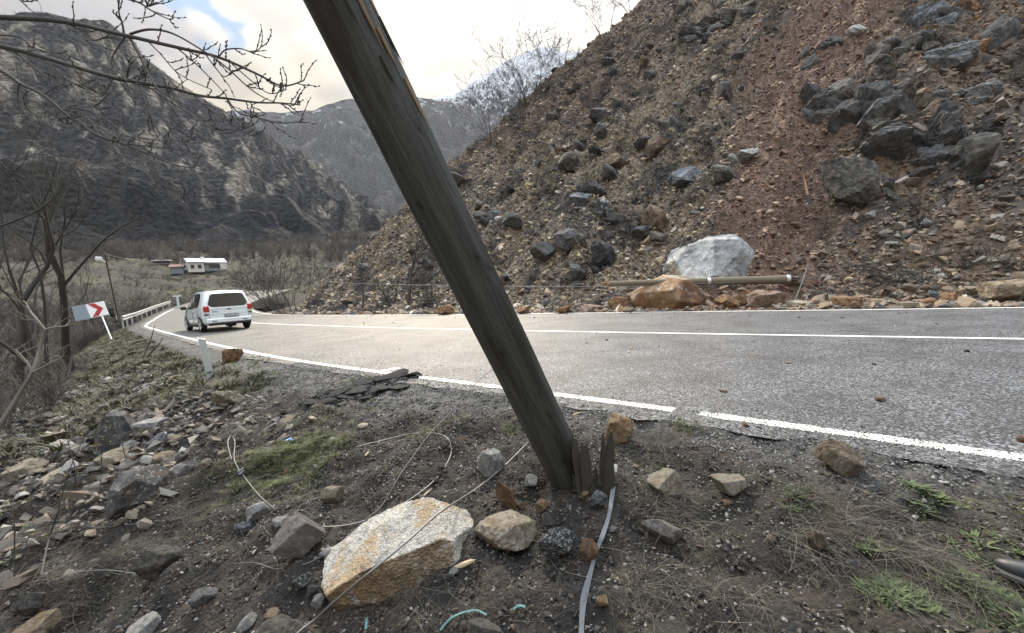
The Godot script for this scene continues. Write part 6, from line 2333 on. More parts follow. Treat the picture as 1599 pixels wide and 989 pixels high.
	for sp in [[Vector2(-3.792, -3.242), 0.6, 260], [Vector2(-3.142, -2.421), 0.5, 220], [Vector2(-2.748, -2.855), 0.5, 160], [Vector2(-2.706, -3.337), 0.4, 110], [Vector2(-6.780, -6.284), 0.9, 240], [Vector2(1.645, -1.828), 0.34, 260], [Vector2(1.860, -1.628), 0.2, 70], [Vector2(1.133, -2.988), 0.14, 60], [Vector2(-3.022, -4.303), 0.4, 130], [Vector2(0.894, -2.287), 0.16, 60], [Vector2(-0.598, -1.987), 0.14, 50], [Vector2(0.898, -1.617), 0.15, 30], [Vector2(0.174, -2.884), 0.14, 40], [Vector2(-5.291, -6.391), 0.5, 80], [Vector2(0.554, -1.761), 0.14, 40]]:
		var c: Vector2 = sp[0]
		for i in int(sp[2]):
			var an := r.randf() * TAU
			var p := c + Vector2(cos(an), sin(an)) * (sp[1] as float) * sqrt(r.randf())
			var k := r.randi() % 3
			places[k].append(stand(r, on_ground(p, 0.004), r.randf_range(0.5, 1.0), 1.0))
			tints[k].append(tint_of(r, [Color(0.10, 0.09, 0.075), Color(0.17, 0.15, 0.12), Color(0.06, 0.048, 0.038)]))
	for k in 3:
		scatter("dry_stalks", "dead stalks and roots strewn over the soil of the verge", dry[k], M.grass, places[k], tints[k])
	# dead leaves and bits of bark
	var flake := Shape.new()
	flake.quad(Vector3(-0.5, 0.0, -0.1), Vector3(0.0, 0.08, 0.35), Vector3(0.6, 0.02, 0.1), Vector3(0.05, -0.02, -0.35))
	flake.quad(Vector3(-0.5, 0.0, -0.1), Vector3(0.05, -0.02, -0.35), Vector3(0.6, 0.02, 0.1), Vector3(0.0, 0.08, 0.35))
	var lp := []
	var lt := []
	for i in 5200:
		var u := r.randf_range(-2.6, 8.0)
		var w := -r.randf_range(0.45, 4.2)
		var p := xz_of(u, along(near_tab, u) + w)
		if p.y > -1.2 or nz.get_noise_2d(p.x * 1.3, p.y * 1.3 + 40.0) < -0.1 and r.randf() < 0.6:
			continue
		var b := Basis.from_euler(Vector3(r.randf_range(-0.6, 0.6), r.randf() * TAU, r.randf_range(-0.6, 0.6)))
		lp.append(Transform3D(b.scaled_local(Vector3.ONE * r.randf_range(0.008, 0.024)), on_ground(p, 0.006)))
		lt.append(tint_of(r, [Color(0.13, 0.095, 0.06), Color(0.20, 0.155, 0.10), Color(0.075, 0.055, 0.04), Color(0.26, 0.21, 0.15)]))
	scatter("leaf_litter", "dead leaves and scraps of bark on the soil of the verge", flake.done(), M.grass, lp, lt)
	# grey dead scrub on the scree
	var scrub := [brush_mesh(31, 14, 2, 3, 0.006, 1.5, 0.0), brush_mesh(32, 12, 2, 3, 0.006, 1.8, -0.03)]
	places = [[], []]
	tints = [[], []]
	for i in 11000:
		var u := r.randf_range(-9.0, 34.0)
		var s := r.randf_range(0.8, 36.0)
		var v := -1e9
		for p in toe_planes:
			if p.y > 0.05:
				v = maxf(v, (p.z - p.x * u) / p.y)
		v += s
		var patch := nz.get_noise_2d(u * 0.35, v * 0.35) + 0.4 * nz.get_noise_2d(u * 1.1, v * 1.1 + 5.0)
		if patch < 0.10 or chute(u, v) > 0.5:
			continue
		var q := xz_of(u, v)
		places[i % 2].append(stand(r, Vector3(q.x, slope(u, v, toe_distance(u, v)) - 0.04, q.y), r.randf_range(0.25, 0.75), 1.2))
		tints[i % 2].append(tint_of(r, [Color(0.075, 0.076, 0.08), Color(0.10, 0.10, 0.10), Color(0.15, 0.135, 0.105), Color(0.055, 0.057, 0.062)]))
	for k in 2:
		scatter("dead_scrub", "grey dead scrub and tufts growing on the scree", scrub[k], M.twig, places[k], tints[k])
	# brush on the bank, in the valley and on the meadow
	var brush := [brush_mesh(41, 9, 3, 3, 0.0045), brush_mesh(42, 8, 3, 3, 0.0045, 0.9), brush_mesh(43, 11, 3, 3, 0.0045, 0.4)]
	places = [[], [], []]
	tints = [[], [], []]
	var browns := [Color(0.085, 0.078, 0.07), Color(0.115, 0.105, 0.092), Color(0.065, 0.06, 0.055), Color(0.14, 0.125, 0.10)]
	for i in 900:        # the bank
		var u := r.randf_range(9.0, 46.0)
		var out := crest_width(u) + r.randf_range(-0.5, 11.0)
		if u > 17.0 and u < 42.0 and out < crest_width(u) + 5.0:
			continue
		var p := xz_of(u, along(near_tab, u) - out)
		var k := i % 3
		places[k].append(stand(r, on_ground(p, -0.1), r.randf_range(0.4, 1.1) if out < crest_width(u) + 1.5 else r.randf_range(1.2, 2.6)))
		tints[k].append(tint_of(r, browns))
	for i in 5200:       # valley, meadow, foot of the mountain
		var d := r.randf_range(26.0, 250.0)
		var an := deg_to_rad(r.randf_range(-75.0, 8.0))
		var x := d * sin(an)
		var z := -d * cos(an)
		var q := uv_of(x, z)
		if toe_distance(q.x, q.y) > -1.0 or q.y > along(near_tab, q.x) - 3.0 and q.x < 100.0:
			continue
		var open := d > 88.0 and d < 172.0 and an > deg_to_rad(-58.0)
		var thick := nz.get_noise_2d(x * 0.03 + 11.0, z * 0.03)
		if open and (r.randf() < 0.80 or thick < 0.0):
			continue
		if Vector2(x + 90.0, z + 120.0).length() < 14.0:
			continue
		if d > 88.0 and d < 135.0 and absf(rad_to_deg(an) + 38.0) < 4.0:
			continue
		var k := i % 3
		places[k].append(stand(r, Vector3(x, far_land(x, z) - 0.1, z), r.randf_range(1.0, 2.6) if open else r.randf_range(2.4, 5.5)))
		tints[k].append(tint_of(r, browns))
	for i in 5200:
		var d := r.randf_range(84.0, 185.0)
		var an := deg_to_rad(r.randf_range(-62.0, -24.0))
		var x := d * sin(an)
		var z := -d * cos(an)
		var q := uv_of(x, z)
		if q.y > along(near_tab, q.x) - 3.0 and q.x < 100.0 or Vector2(x + 90.0, z + 120.0).length() < 9.0:
			continue
		if nz.get_noise_2d(x * 0.06, z * 0.12) < -0.05:
			continue
		places[i % 3].append(stand(r, Vector3(x, far_land(x, z) - 0.05, z), r.randf_range(0.25, 0.8), 1.6))
		tints[i % 3].append(tint_of(r, [Color(0.10, 0.095, 0.06), Color(0.14, 0.125, 0.085), Color(0.08, 0.075, 0.06), Color(0.085, 0.09, 0.05)]))
	for k in 3:
		scatter("brush", "bare grey-brown brush filling the valley and the bank", brush[k], M.twig, places[k], tints[k])
	# bare woods on the mountainsides
	var wood := [brush_mesh(51, 5, 2, 3, 0.012, 1.3, 0.0), brush_mesh(52, 5, 2, 3, 0.012, 1.6, 0.0)]
	places = [[], []]
	tints = [[], []]
	for hill in [[left_hill, 20000, 0.0, 1.0, 0.9, 2.6], [mid_hill, 6000, 0.02, 0.97, 2.5, 4.5]]:
		var v: PackedVector3Array = hill[0][0]
		var cols: int = hill[0][1]
		var rows: int = hill[0][2]
		for i in int(hill[1]):
			var a := int(r.randf_range(0.1, 0.99) * (cols - 2))
			var j := int(pow(r.randf(), 1.2) * (rows - 3)) + 1
			var p := v[j * cols + a]
			var up := v[(j + 1) * cols + a] - v[j * cols + a]
			if up.y / maxf(Vector2(up.x, up.z).length(), 0.01) > 1.6:
				continue
			if nz.get_noise_3d(p.x * 0.015, p.y * 0.02, p.z * 0.015) < -0.25 and r.randf() < 0.7:
				continue
			p = p.lerp(v[(j + 1) * cols + a + 1], r.randf())
			places[i % 2].append(stand(r, p - Vector3(0, 0.4, 0), r.randf_range(hill[4], hill[5])))
			tints[i % 2].append(tint_of(r, [Color(0.033, 0.033, 0.034), Color(0.048, 0.046, 0.044), Color(0.023, 0.024, 0.025), Color(0.062, 0.055, 0.046)]))
	for k in 2:
		scatter("bare_woods", "far-off leafless woods on the mountainsides", wood[k], M.twig, places[k], tints[k])

func build_trees() -> void:
	# on the edge of the scree against the sky
	for q in [[Vector2(3.449, -47.078), 7.152, 9, 1, "leafless many-stemmed tree on the ridge in front of the snowy peak"], [Vector2(-0.955, -43.874), 6.023, 8, 2, "leafless many-stemmed tree lower on the ridge nearest the leaning pole"], [Vector2(13.525, -50.352), 6.170, 4, 3, "leafless tree at the top of the ridge against bright cloud"], [Vector2(8.703, -50.280), 4.803, 2, 4, "thin leafless sapling on the ridge between two larger trees"], [Vector2(19.157, -58.502), 4.459, 3, 5, "leafless shrub at the upper end of the ridge"]]:
		bare_tree("bare_tree", q[4], on_ground(q[0], -0.3), q[1] * 1.05, q[2], q[3], "bark" if q[3] < 3 else "pale_bark", "", 0.6, 4, 3, 0.011, 0.016)
	# at the foot of the spur
	bare_tree("bare_tree", "dark-trunked bare tree at the foot of the scree just left of the leaning pole", on_ground(Vector2(-6.247, -23.904), -0.1), 5.782, 1, 11, "dark_bark", "", 0.1, 3, 4, 0.020, 0.012)
	var o := bare_tree("bare_tree", "short dark crooked tree beside the dark-trunked tree at the foot of the scree", on_ground(Vector2(-7.373, -24.571), -0.1), 2.060, 2, 12, "dark_bark", "", 0.4, 2, 3, 0.035, 0.012)
	bare_tree("sapling", "slim leafless sapling at the foot of the scree left of the dark-trunked tree", on_ground(Vector2(-9.624, -25.655), -0.05), 5.050, 1, 13, "dark_bark", "", 0.25, 2, 3, 0.012, 0.010)
	bare_tree("sapling", "thin leafless sapling right of the dark-trunked tree, half behind the pole", on_ground(Vector2(-4.500, -22.072), -0.05), 4.274, 2, 14, "dark_bark", "", 0.2, 2, 3, 0.010, 0.010)
	bare_tree("bush", "tangled dark bush at the foot of the scree next to the leaning pole", on_ground(Vector2(-3.589, -21.572), -0.1), 2.157, 9, 15, "dark_bark", "", 0.8, 3, 3, 0.010, 0.010, "bush")
	bare_tree("bush", "big grey leafless bush at the bend right of the white car", on_ground(Vector2(-17.251, -31.801), -0.2), 5.384, 14, 16, "dark_bark", "", 0.9, 3, 4, 0.008, 0.010, "bush")
	bare_tree("bush", "smaller leafless bush behind the big grey one at the bend", on_ground(Vector2(-23.923, -40.555), -0.2), 4.574, 10, 17, "bark", "", 0.9, 3, 4, 0.009, 0.012, "bush")
	bare_tree("bush", "grey drooping bush at the foot of the scree right of the leaning pole", on_ground(Vector2(0.996, -17.884), -0.1), 1.040, 26, 18, "bark", "", 1.3, 2, 3, 0.010, 0.008, "bush")
	bare_tree("bush", "round grey dead bush on the slope left of the big tan boulder", on_ground(Vector2(11.072, -13.648), -0.05), 0.570, 22, 19, "bark", "", 1.2, 2, 3, 0.012, 0.006, "bush")
	bare_tree("bush", "straggly dead bush near the wire at right", on_ground(Vector2(12.818, -11.898), -0.05), 0.919, 12, 20, "bark", "", 1.2, 2, 4, 0.008, 0.006, "bush")
	# standing in the valley beyond the spur, bare crowns behind the pole
	for q in [[-17.0, 96.0, 10.0, 31], [-20.0, 84.0, 9.0, 32], [-25.5, 88.0, 8.5, 33], [-29.0, 78.0, 7.5, 34], [-33.0, 98.0, 8.0, 35], [-22.5, 104.0, 11.0, 36]]:
		var an := deg_to_rad(q[0])
		var p := Vector2(q[1] * sin(an), -q[1] * cos(an))
		bare_tree("bare_tree", "grey leafless tree in the hollow behind the bend, %s" % ["next to the spur", "second from the spur", "in the middle of the row", "left of the middle", "farthest left", "tallest and farthest back"][q[3] - 31], Vector3(p.x, maxf(far_land(p.x, p.y), 0.0) - 0.3, p.y), q[2], 3, q[3], "bark", "leafless trees behind the bend", 0.3, 3, 4, 0.013, 0.02)
	# along the bank at left
	for q in [[Vector3(-11.149, -0.781, -8.468), 5.5, 1, 41, 0.016, "thick dark tree trunk at the left border below the embankment"], [Vector3(-11.618, 0.102, -10.260), 6.0, 1, 42, 0.015, "dark crooked tree left of the chevron board"], [Vector3(-10.037, -0.233, -8.262), 5.5, 2, 43, 0.009, "grey leafless tree between the two dark trunks at left"]]:
		var p: Vector3 = q[0]
		var g := on_ground(Vector2(p.x, p.z), -0.3)
		bare_tree("bare_tree", q[5], g, q[1] - g.y * 0.6, q[2], q[3], "dark_bark", "", 0.10, 4, 3, q[4] * q[1] / (q[1] - g.y * 0.6), 0.0035)
	for q in [[-54.0, 34.0, 10.5, 51], [-50.5, 42.0, 12.0, 52], [-47.0, 50.0, 11.0, 53]]:
		var an := deg_to_rad(q[0])
		var p := Vector2(q[1] * sin(an), -q[1] * cos(an))
		bare_tree("bare_tree", "leafless tree in the valley below the left bank, %s" % ["nearest of three", "middle of three", "farthest of three"][q[3] - 51], on_ground(p, -0.3), q[2], 2, q[3], "bark", "leafless trees in the valley at left", 0.3, 3, 5, 0.007, 0.009)
	# pale forked branch rising at the left border
	var base: Vector3 = Vector3(-7.146, -0.621, -5.062)
	var t := thing("young_tree", "pale thin forked tree rising from the left border", "tree", base)
	var s := Shape.new()
	var stem := smooth_line([Vector3.ZERO, Vector3(-6.911, -0.185, -5.199) - base, Vector3(-6.755, 0.178, -5.330) - base, Vector3(-6.563, 0.453, -5.352) - base, Vector3(-6.558, 0.758, -5.478) - base, Vector3(-6.470, 1.019, -5.500) - base], 4)
	s.tube(stem, tapered(stem.size(), 0.030, 0.018), 7)
	part("trunk", s.done(), M.pale_bark, t)
	var r := RandomNumberGenerator.new()
	r.seed = 61
	for b in [[Vector3(-6.470, 1.019, -5.500), Vector3(-6.568, 1.158, -5.511), Vector3(-6.710, 1.269, -5.571), Vector3(-6.826, 1.390, -5.631), Vector3(-6.869, 1.438, -5.635)], [Vector3(-6.470, 1.019, -5.500), Vector3(-6.194, 1.048, -5.402), Vector3(-6.054, 1.056, -5.403), Vector3(-5.911, 1.100, -5.406)], [Vector3(-6.563, 0.453, -5.352), Vector3(-6.616, 0.578, -5.363), Vector3(-6.696, 0.688, -5.372), Vector3(-6.769, 0.779, -5.380)], [Vector3(-6.563, 0.453, -5.352), Vector3(-6.265, 0.542, -5.259), Vector3(-5.973, 0.645, -5.168)]]:
		s = Shape.new()
		var pts := []
		for p in b:
			pts.append(p - base)
		pts = smooth_line(pts, 4)
		s.tube(pts, tapered(pts.size(), 0.016, 0.006), 6)
		for k in 4:
			grow(s, r, pts[r.randi_range(2, pts.size() - 1)], Vector3(r.randfn(), 0.6, r.randfn()), 0.25, 0.005, 2, 3, 2, 0.05, 0.0025)
		part("branch", s.done(), M.pale_bark, t)
	# shrubs on the edge of the bank and shoots
	o = bare_tree("bush", "greenish-brown twiggy bush on the verge above the rubble heap", on_ground(Vector2(-5.341, -5.900), -0.03), 0.756, 26, 62, "bark", "", 1.0, 2, 4, 0.006, 0.0022, "bush")
	var lf := Shape.new()
	for k in 260:
		var p := Vector3(r.randfn() * 0.24, 0.12 + 0.30 * absf(r.randfn()), r.randfn() * 0.24)
		leaf(lf, r, p, 0.012)
	part("leaves", lf.done(), M.leaf_green, o)
	for q in [[[Vector3(-9.953, -0.208, -10.530), Vector3(-9.973, 0.103, -10.742), Vector3(-9.833, 0.389, -10.766), Vector3(-9.725, 0.713, -10.793)], "longer of two bare shoots standing at the road edge below the car"], [[Vector3(-9.861, -0.226, -10.502), Vector3(-9.675, 0.031, -10.535), Vector3(-9.475, 0.207, -10.550), Vector3(-9.344, 0.386, -10.565)], "shorter leaning one of two bare shoots at the road edge below the car"]]:
		base = q[0][0]
		var pts := []
		for p in q[0]:
			pts.append(p - base)
		pts = smooth_line(pts, 4)
		s = Shape.new()
		s.tube(pts, tapered(pts.size(), 0.022, 0.008), 5)
		for k in 5:
			var f: Vector3 = pts[3 + k * 2]
			s.tube([f, f + Vector3(r.randfn() * 0.04, 0.05, r.randfn() * 0.04)], [0.010, 0.004], 4)
		o = part("shoot", s.done(), M.bark, self, base)
		tag(o, q[1], "shoot")
	# budding saplings in front at left
	var budding := [[[Vector3(-3.608, -0.601, -3.047), Vector3(-4.086, -0.505, -3.467), Vector3(-4.039, -0.218, -3.490), Vector3(-4.082, 0.016, -3.510), Vector3(-4.112, 0.279, -3.532)], "budding sapling standing in the rubble at left, tallest of the group"], [[Vector3(-3.688, -0.548, -3.343), Vector3(-4.101, -0.483, -3.769), Vector3(-4.116, -0.231, -3.790), Vector3(-4.092, -0.044, -3.806)], "short budding sapling right of the tallest one in the rubble"], [[Vector3(-3.121, -0.469, -2.402), Vector3(-3.605, -0.466, -2.868), Vector3(-3.519, -0.254, -2.885), Vector3(-3.435, 0.007, -2.907), Vector3(-3.412, 0.231, -3.026), Vector3(-3.382, 0.447, -3.144)], "long leaning budding twig crossing the rubble at left"], [[Vector3(-3.124, -0.557, -2.231), Vector3(-3.755, -0.602, -2.756), Vector3(-3.725, -0.277, -2.783), Vector3(-3.757, -0.041, -2.803)], "budding twig near the left border at the bottom"], [[Vector3(-3.713, -0.474, -3.646), Vector3(-4.254, -0.505, -4.169), Vector3(-4.294, -0.260, -4.189), Vector3(-4.322, -0.037, -4.208)], "thin budding twig beside the dark veined block"]]
	for q in budding:
		base = q[0][0]
		var pts := []
		for p in q[0]:
			pts.append(p - base)
		pts = smooth_line(pts, 5)
		t = thing("sapling", q[1], "sapling", base)
		s = Shape.new()
		s.tube(pts, tapered(pts.size(), 0.0065, 0.0022), 5)
		lf = Shape.new()
		for k in 9:
			var i := r.randi_range(4, pts.size() - 1)
			var d := Vector3(r.randfn(), 0.7, r.randfn()).normalized()
			var tip: Vector3 = pts[i] + d * r.randf_range(0.06, 0.18)
			s.tube([pts[i], pts[i].lerp(tip, 0.5) + Vector3(0, 0.012, 0), tip], [0.003, 0.0024, 0.0016], 4)
			for e in 4:
				leaf(lf, r, tip + Vector3(r.randfn(), r.randfn(), r.randfn()) * 0.012, 0.009)
		part("stem", s.done(), M.bark, t)
		part("buds", lf.done(), M.leaf_green, t)

func leaf(s: Shape, r: RandomNumberGenerator, p: Vector3, size: float) -> void:
	var a := Vector3(r.randfn(), r.randfn(), r.randfn()).normalized() * size
	var b := a.cross(Vector3(r.randfn(), r.randfn(), r.randfn())).normalized() * size * 0.5
	s.quad(p - a, p + b, p + a, p - b)

func tapered(n: int, a: float, b: float) -> Array:
	var out := []
	for i in n:
		out.append(lerpf(a, b, float(i) / (n - 1)))
	return out

func build_overhanging_tree() -> void:
	var foot := on_ground(Vector2(-7.6, -3.4), -0.3)
	var t := thing("overhanging_tree", "bare budding tree outside the left border whose long limbs hang into the view", "tree", foot)
	var s := Shape.new()
	var fork := Vector3(-7.3, 4.2, -3.6) - foot
	s.tube([Vector3.ZERO, fork * 0.35 + Vector3(0.1, 0, 0), fork * 0.7, fork, fork + Vector3(-0.2, 2.2, 0.1)], [0.24, 0.19, 0.17, 0.14, 0.07], 12)
	part("trunk", s.done(), M.bark, t)
	var r := RandomNumberGenerator.new()
	r.seed = 303
	var limbs := [
		[[Vector3(-6.597, 4.471, -4.382), Vector3(-4.959, 4.241, -4.262), Vector3(-4.210, 4.083, -4.149), Vector3(-3.559, 3.854, -4.030), Vector3(-2.937, 3.628, -3.910), Vector3(-2.550, 3.491, -3.849), Vector3(-2.177, 3.289, -3.782), Vector3(-1.952, 3.164, -3.771), Vector3(-1.728, 3.171, -3.722)], 0.027, 0.005, [
			[[Vector3(-3.540, 3.859, -4.030), Vector3(-3.528, 3.937, -4.016), Vector3(-3.528, 4.051, -3.996), Vector3(-3.452, 4.190, -3.957)], 0.010],
			[[Vector3(-3.479, 3.855, -4.030), Vector3(-3.229, 3.831, -3.947), Vector3(-2.959, 3.735, -3.869), Vector3(-2.656, 3.533, -3.802), Vector3(-2.417, 3.340, -3.736), Vector3(-2.170, 3.095, -3.665), Vector3(-1.996, 2.982, -3.656), Vector3(-1.824, 2.932, -3.652)], 0.011],
			[[Vector3(-3.498, 3.844, -4.029), Vector3(-3.393, 3.649, -3.992), Vector3(-3.282, 3.431, -3.944), Vector3(-3.141, 3.241, -3.878), Vector3(-2.900, 3.083, -3.865), Vector3(-2.684, 2.891, -3.849)], 0.010],
			[[Vector3(-3.523, 3.840, -4.028), Vector3(-3.630, 3.700, -4.017), Vector3(-3.673, 3.604, -4.009), Vector3(-3.618, 3.503, -4.000), Vector3(-3.495, 3.410, -3.993)], 0.008],
			[[Vector3(-2.966, 3.635, -3.911), Vector3(-2.791, 3.469, -3.897), Vector3(-2.635, 3.293, -3.882), Vector3(-2.535, 3.173, -3.873)], 0.007],
			[[Vector3(-2.538, 3.496, -3.849), Vector3(-2.441, 3.520, -3.801), Vector3(-2.295, 3.510, -3.780), Vector3(-2.164, 3.456, -3.756), Vector3(-2.086, 3.497, -3.749)], 0.007],
			[[Vector3(-2.666, 3.528, -3.852), Vector3(-2.569, 3.381, -3.840), Vector3(-2.468, 3.278, -3.781), Vector3(-2.396, 3.320, -3.784)], 0.006],
			[[Vector3(-4.241, 4.085, -4.149), Vector3(-4.088, 4.013, -4.143), Vector3(-3.951, 3.885, -4.132), Vector3(-3.792, 3.907, -4.134)], 0.008],
			[[Vector3(-3.263, 3.732, -3.969), Vector3(-3.161, 3.617, -3.960), Vector3(-2.992, 3.413, -3.943), Vector3(-2.663, 3.223, -3.877)], 0.006],
			[[Vector3(-2.402, 3.401, -3.791), Vector3(-2.227, 3.228, -3.777), Vector3(-2.043, 3.077, -3.714), Vector3(-1.866, 3.075, -3.664)], 0.006]]],
		[[Vector3(-6.922, 4.579, -4.591), Vector3(-5.226, 4.088, -4.450), Vector3(-4.647, 3.873, -4.332), Vector3(-4.028, 3.623, -4.211), Vector3(-3.570, 3.472, -4.148), Vector3(-3.214, 3.374, -4.090), Vector3(-2.937, 3.281, -4.082), Vector3(-2.622, 3.207, -4.026), Vector3(-2.315, 3.128, -3.969), Vector3(-2.071, 3.106, -3.967), Vector3(-1.876, 3.053, -3.913)], 0.026, 0.005, [
			[[Vector3(-3.564, 3.472, -4.148), Vector3(-3.468, 3.246, -4.079), Vector3(-3.393, 3.040, -4.062), Vector3(-3.301, 2.896, -4.050), Vector3(-3.051, 2.812, -3.993)], 0.010],
			[[Vector3(-3.514, 3.456, -4.147), Vector3(-3.313, 3.311, -4.085), Vector3(-3.163, 3.195, -4.075), Vector3(-2.951, 3.050, -4.063), Vector3(-2.705, 2.877, -3.998), Vector3(-2.460, 2.912, -4.001)], 0.009],
			[[Vector3(-4.712, 3.890, -4.334), Vector3(-4.524, 3.720, -4.319), Vector3(-4.360, 3.578, -4.308), Vector3(-4.200, 3.594, -4.309)], 0.008],
			[[Vector3(-5.093, 4.039, -4.446), Vector3(-4.888, 3.843, -4.430), Vector3(-4.656, 3.646, -4.414), Vector3(-4.463, 3.479, -4.400), Vector3(-4.252, 3.377, -4.391)], 0.009],
			[[Vector3(-2.622, 3.201, -4.025), Vector3(-2.492, 3.041, -3.962), Vector3(-2.312, 2.981, -3.957), Vector3(-2.144, 2.921, -3.952), Vector3(-1.885, 2.897, -3.900)], 0.008],
			[[Vector3(-2.998, 3.304, -4.084), Vector3(-2.881, 3.171, -4.073), Vector3(-2.688, 3.021, -4.061), Vector3(-2.415, 2.834, -3.995)], 0.007],
			[[Vector3(-2.376, 3.138, -3.970), Vector3(-2.345, 3.038, -3.962), Vector3(-2.402, 2.913, -3.951)], 0.005],
			[[Vector3(-4.028, 3.623, -4.211), Vector3(-3.807, 3.531, -4.203), Vector3(-3.647, 3.508, -4.201), Vector3(-3.527, 3.565, -4.206)], 0.006],
			[[Vector3(-3.831, 3.561, -4.186), Vector3(-3.916, 3.438, -4.176), Vector3(-3.971, 3.378, -4.171), Vector3(-4.019, 3.432, -4.175)], 0.006],
			[[Vector3(-5.218, 4.202, -4.460), Vector3(-5.017, 4.169, -4.457), Vector3(-4.875, 4.052, -4.447), Vector3(-4.634, 3.947, -4.388)], 0.008]]],
		[[Vector3(-7.151, 5.054, -4.832), Vector3(-5.491, 3.955, -4.640), Vector3(-5.228, 3.771, -4.574), Vector3(-4.926, 3.602, -4.510), Vector3(-4.637, 3.335, -4.488), Vector3(-4.321, 3.116, -4.420), Vector3(-4.006, 2.983, -4.358), Vector3(-3.742, 2.858, -4.348), Vector3(-3.404, 2.701, -4.285), Vector3(-3.160, 2.644, -4.230)], 0.021, 0.005, [
			[[Vector3(-4.624, 3.320, -4.487), Vector3(-4.498, 3.340, -4.488), Vector3(-4.393, 3.237, -4.480), Vector3(-4.268, 3.086, -4.417), Vector3(-4.088, 2.975, -4.358)], 0.008],
			[[Vector3(-4.658, 3.447, -4.497), Vector3(-4.425, 3.391, -4.493), Vector3(-4.176, 3.244, -4.430), Vector3(-3.946, 3.061, -4.365), Vector3(-3.826, 3.039, -4.363)], 0.008],
			[[Vector3(-5.228, 3.771, -4.574), Vector3(-5.311, 3.660, -4.615), Vector3(-5.282, 3.445, -4.598), Vector3(-5.226, 3.201, -4.577)], 0.008],
			[[Vector3(-5.501, 3.799, -4.627), Vector3(-5.272, 3.601, -4.610), Vector3(-5.011, 3.421, -4.545), Vector3(-4.683, 3.269, -4.483)], 0.007],
			[[Vector3(-4.019, 2.984, -4.359), Vector3(-3.764, 2.941, -4.355), Vector3(-3.480, 2.879, -4.300), Vector3(-3.189, 2.817, -4.244)], 0.007],
			[[Vector3(-3.756, 2.859, -4.348), Vector3(-3.687, 2.652, -4.331), Vector3(-3.619, 2.445, -4.314), Vector3(-3.434, 2.366, -4.307), Vector3(-3.270, 2.382, -4.309)], 0.006]]],
		[[Vector3(-6.032, 5.165, -4.239), Vector3(-4.440, 4.485, -4.082), Vector3(-3.676, 4.228, -3.960), Vector3(-3.315, 4.086, -3.948), Vector3(-3.183, 3.993, -3.921), Vector3(-3.063, 3.912, -3.894), Vector3(-2.963, 3.858, -3.879)], 0.014, 0.004, [
			[[Vector3(-3.257, 4.047, -3.945), Vector3(-3.198, 4.031, -3.944), Vector3(-3.149, 4.052, -3.946)], 0.005],
			[[Vector3(-4.440, 4.485, -4.082), Vector3(-4.527, 4.282, -4.065), Vector3(-4.469, 4.224, -4.060), Vector3(-4.392, 4.274, -4.064)], 0.006]]],
		[[Vector3(-8.247, 1.975, -5.680), Vector3(-7.272, 2.389, -5.614), Vector3(-6.819, 2.537, -5.626), Vector3(-6.396, 2.661, -5.586), Vector3(-6.117, 2.808, -5.548), Vector3(-5.966, 2.990, -5.563)], 0.020, 0.005, [
			[[Vector3(-6.396, 2.661, -5.586), Vector3(-6.252, 2.705, -5.590), Vector3(-6.053, 2.717, -5.541)], 0.006]]],
	]
	for l in limbs:
		var pts := [fork + Vector3(0, r.randf_range(-0.3, 0.4), 0)] if l[1] > 0.015 else [fork + Vector3(-0.1, 1.2, 0)]
		for p in l[0]:
			pts.append(p - foot)
		pts = smooth_line(pts, 5)
		s = Shape.new()
		var n := pts.size()
		var radii := []
		for i in n:
			radii.append(lerpf(l[1] * 1.2, l[2], pow(float(i) / (n - 1), 0.8)))
		s.tube(pts, radii, 8)
		var limb := part("limb", s.done(), M.bark, t)
		var tw := Shape.new()
		sprigs(tw, r, pts.slice(n / 3), 11)
		for b in l[3]:
			var q := []
			for p in b[0]:
				q.append(p - foot)
			q = smooth_line(q, 5)
			tw.tube(q, tapered(q.size(), b[1], 0.0035), 6)
			sprigs(tw, r, q.slice(q.size() / 4), 7)
		part("twigs", tw.done(), M.bark, limb)

# short side shoots with fat buds
func sprigs(s: Shape, r: RandomNumberGenerator, pts: Array, n: int) -> void:
	for k in n:
		var i := r.randi_range(0, pts.size() - 2) if k > 1 else pts.size() - 1 - k
		var d: Vector3 = (pts[maxi(i, 1)] - pts[maxi(i, 1) - 1]).normalized()
		var off := d.cross(Vector3(r.randfn(), r.randfn(), r.randfn())).normalized()
		var p: Vector3 = pts[i]
		var dir := (d * 0.8 + off * 0.7 + Vector3(0, 0.25, 0)).normalized()
		var long := r.randf_range(0.06, 0.26)
		var q := [p]
		for e in 4:
			dir = (dir + Vector3(r.randfn(), r.randfn(), r.randfn()) * 0.16 + Vector3(0, 0.10, 0)).normalized()
			q.append(q[-1] + dir * long / 4.0)
		s.tube(q, [0.0055, 0.0048, 0.0042, 0.0037, 0.003], 4, false)
		for e in range(1, 5):
			var at: Vector3 = q[e]
			var b := at + (off * (1.0 if e % 2 else -1.0) * 0.6 + dir) * 0.020
			s.tube([at, at.lerp(b, 0.5), b], [0.003, 0.0075, 0.001], 5, false)

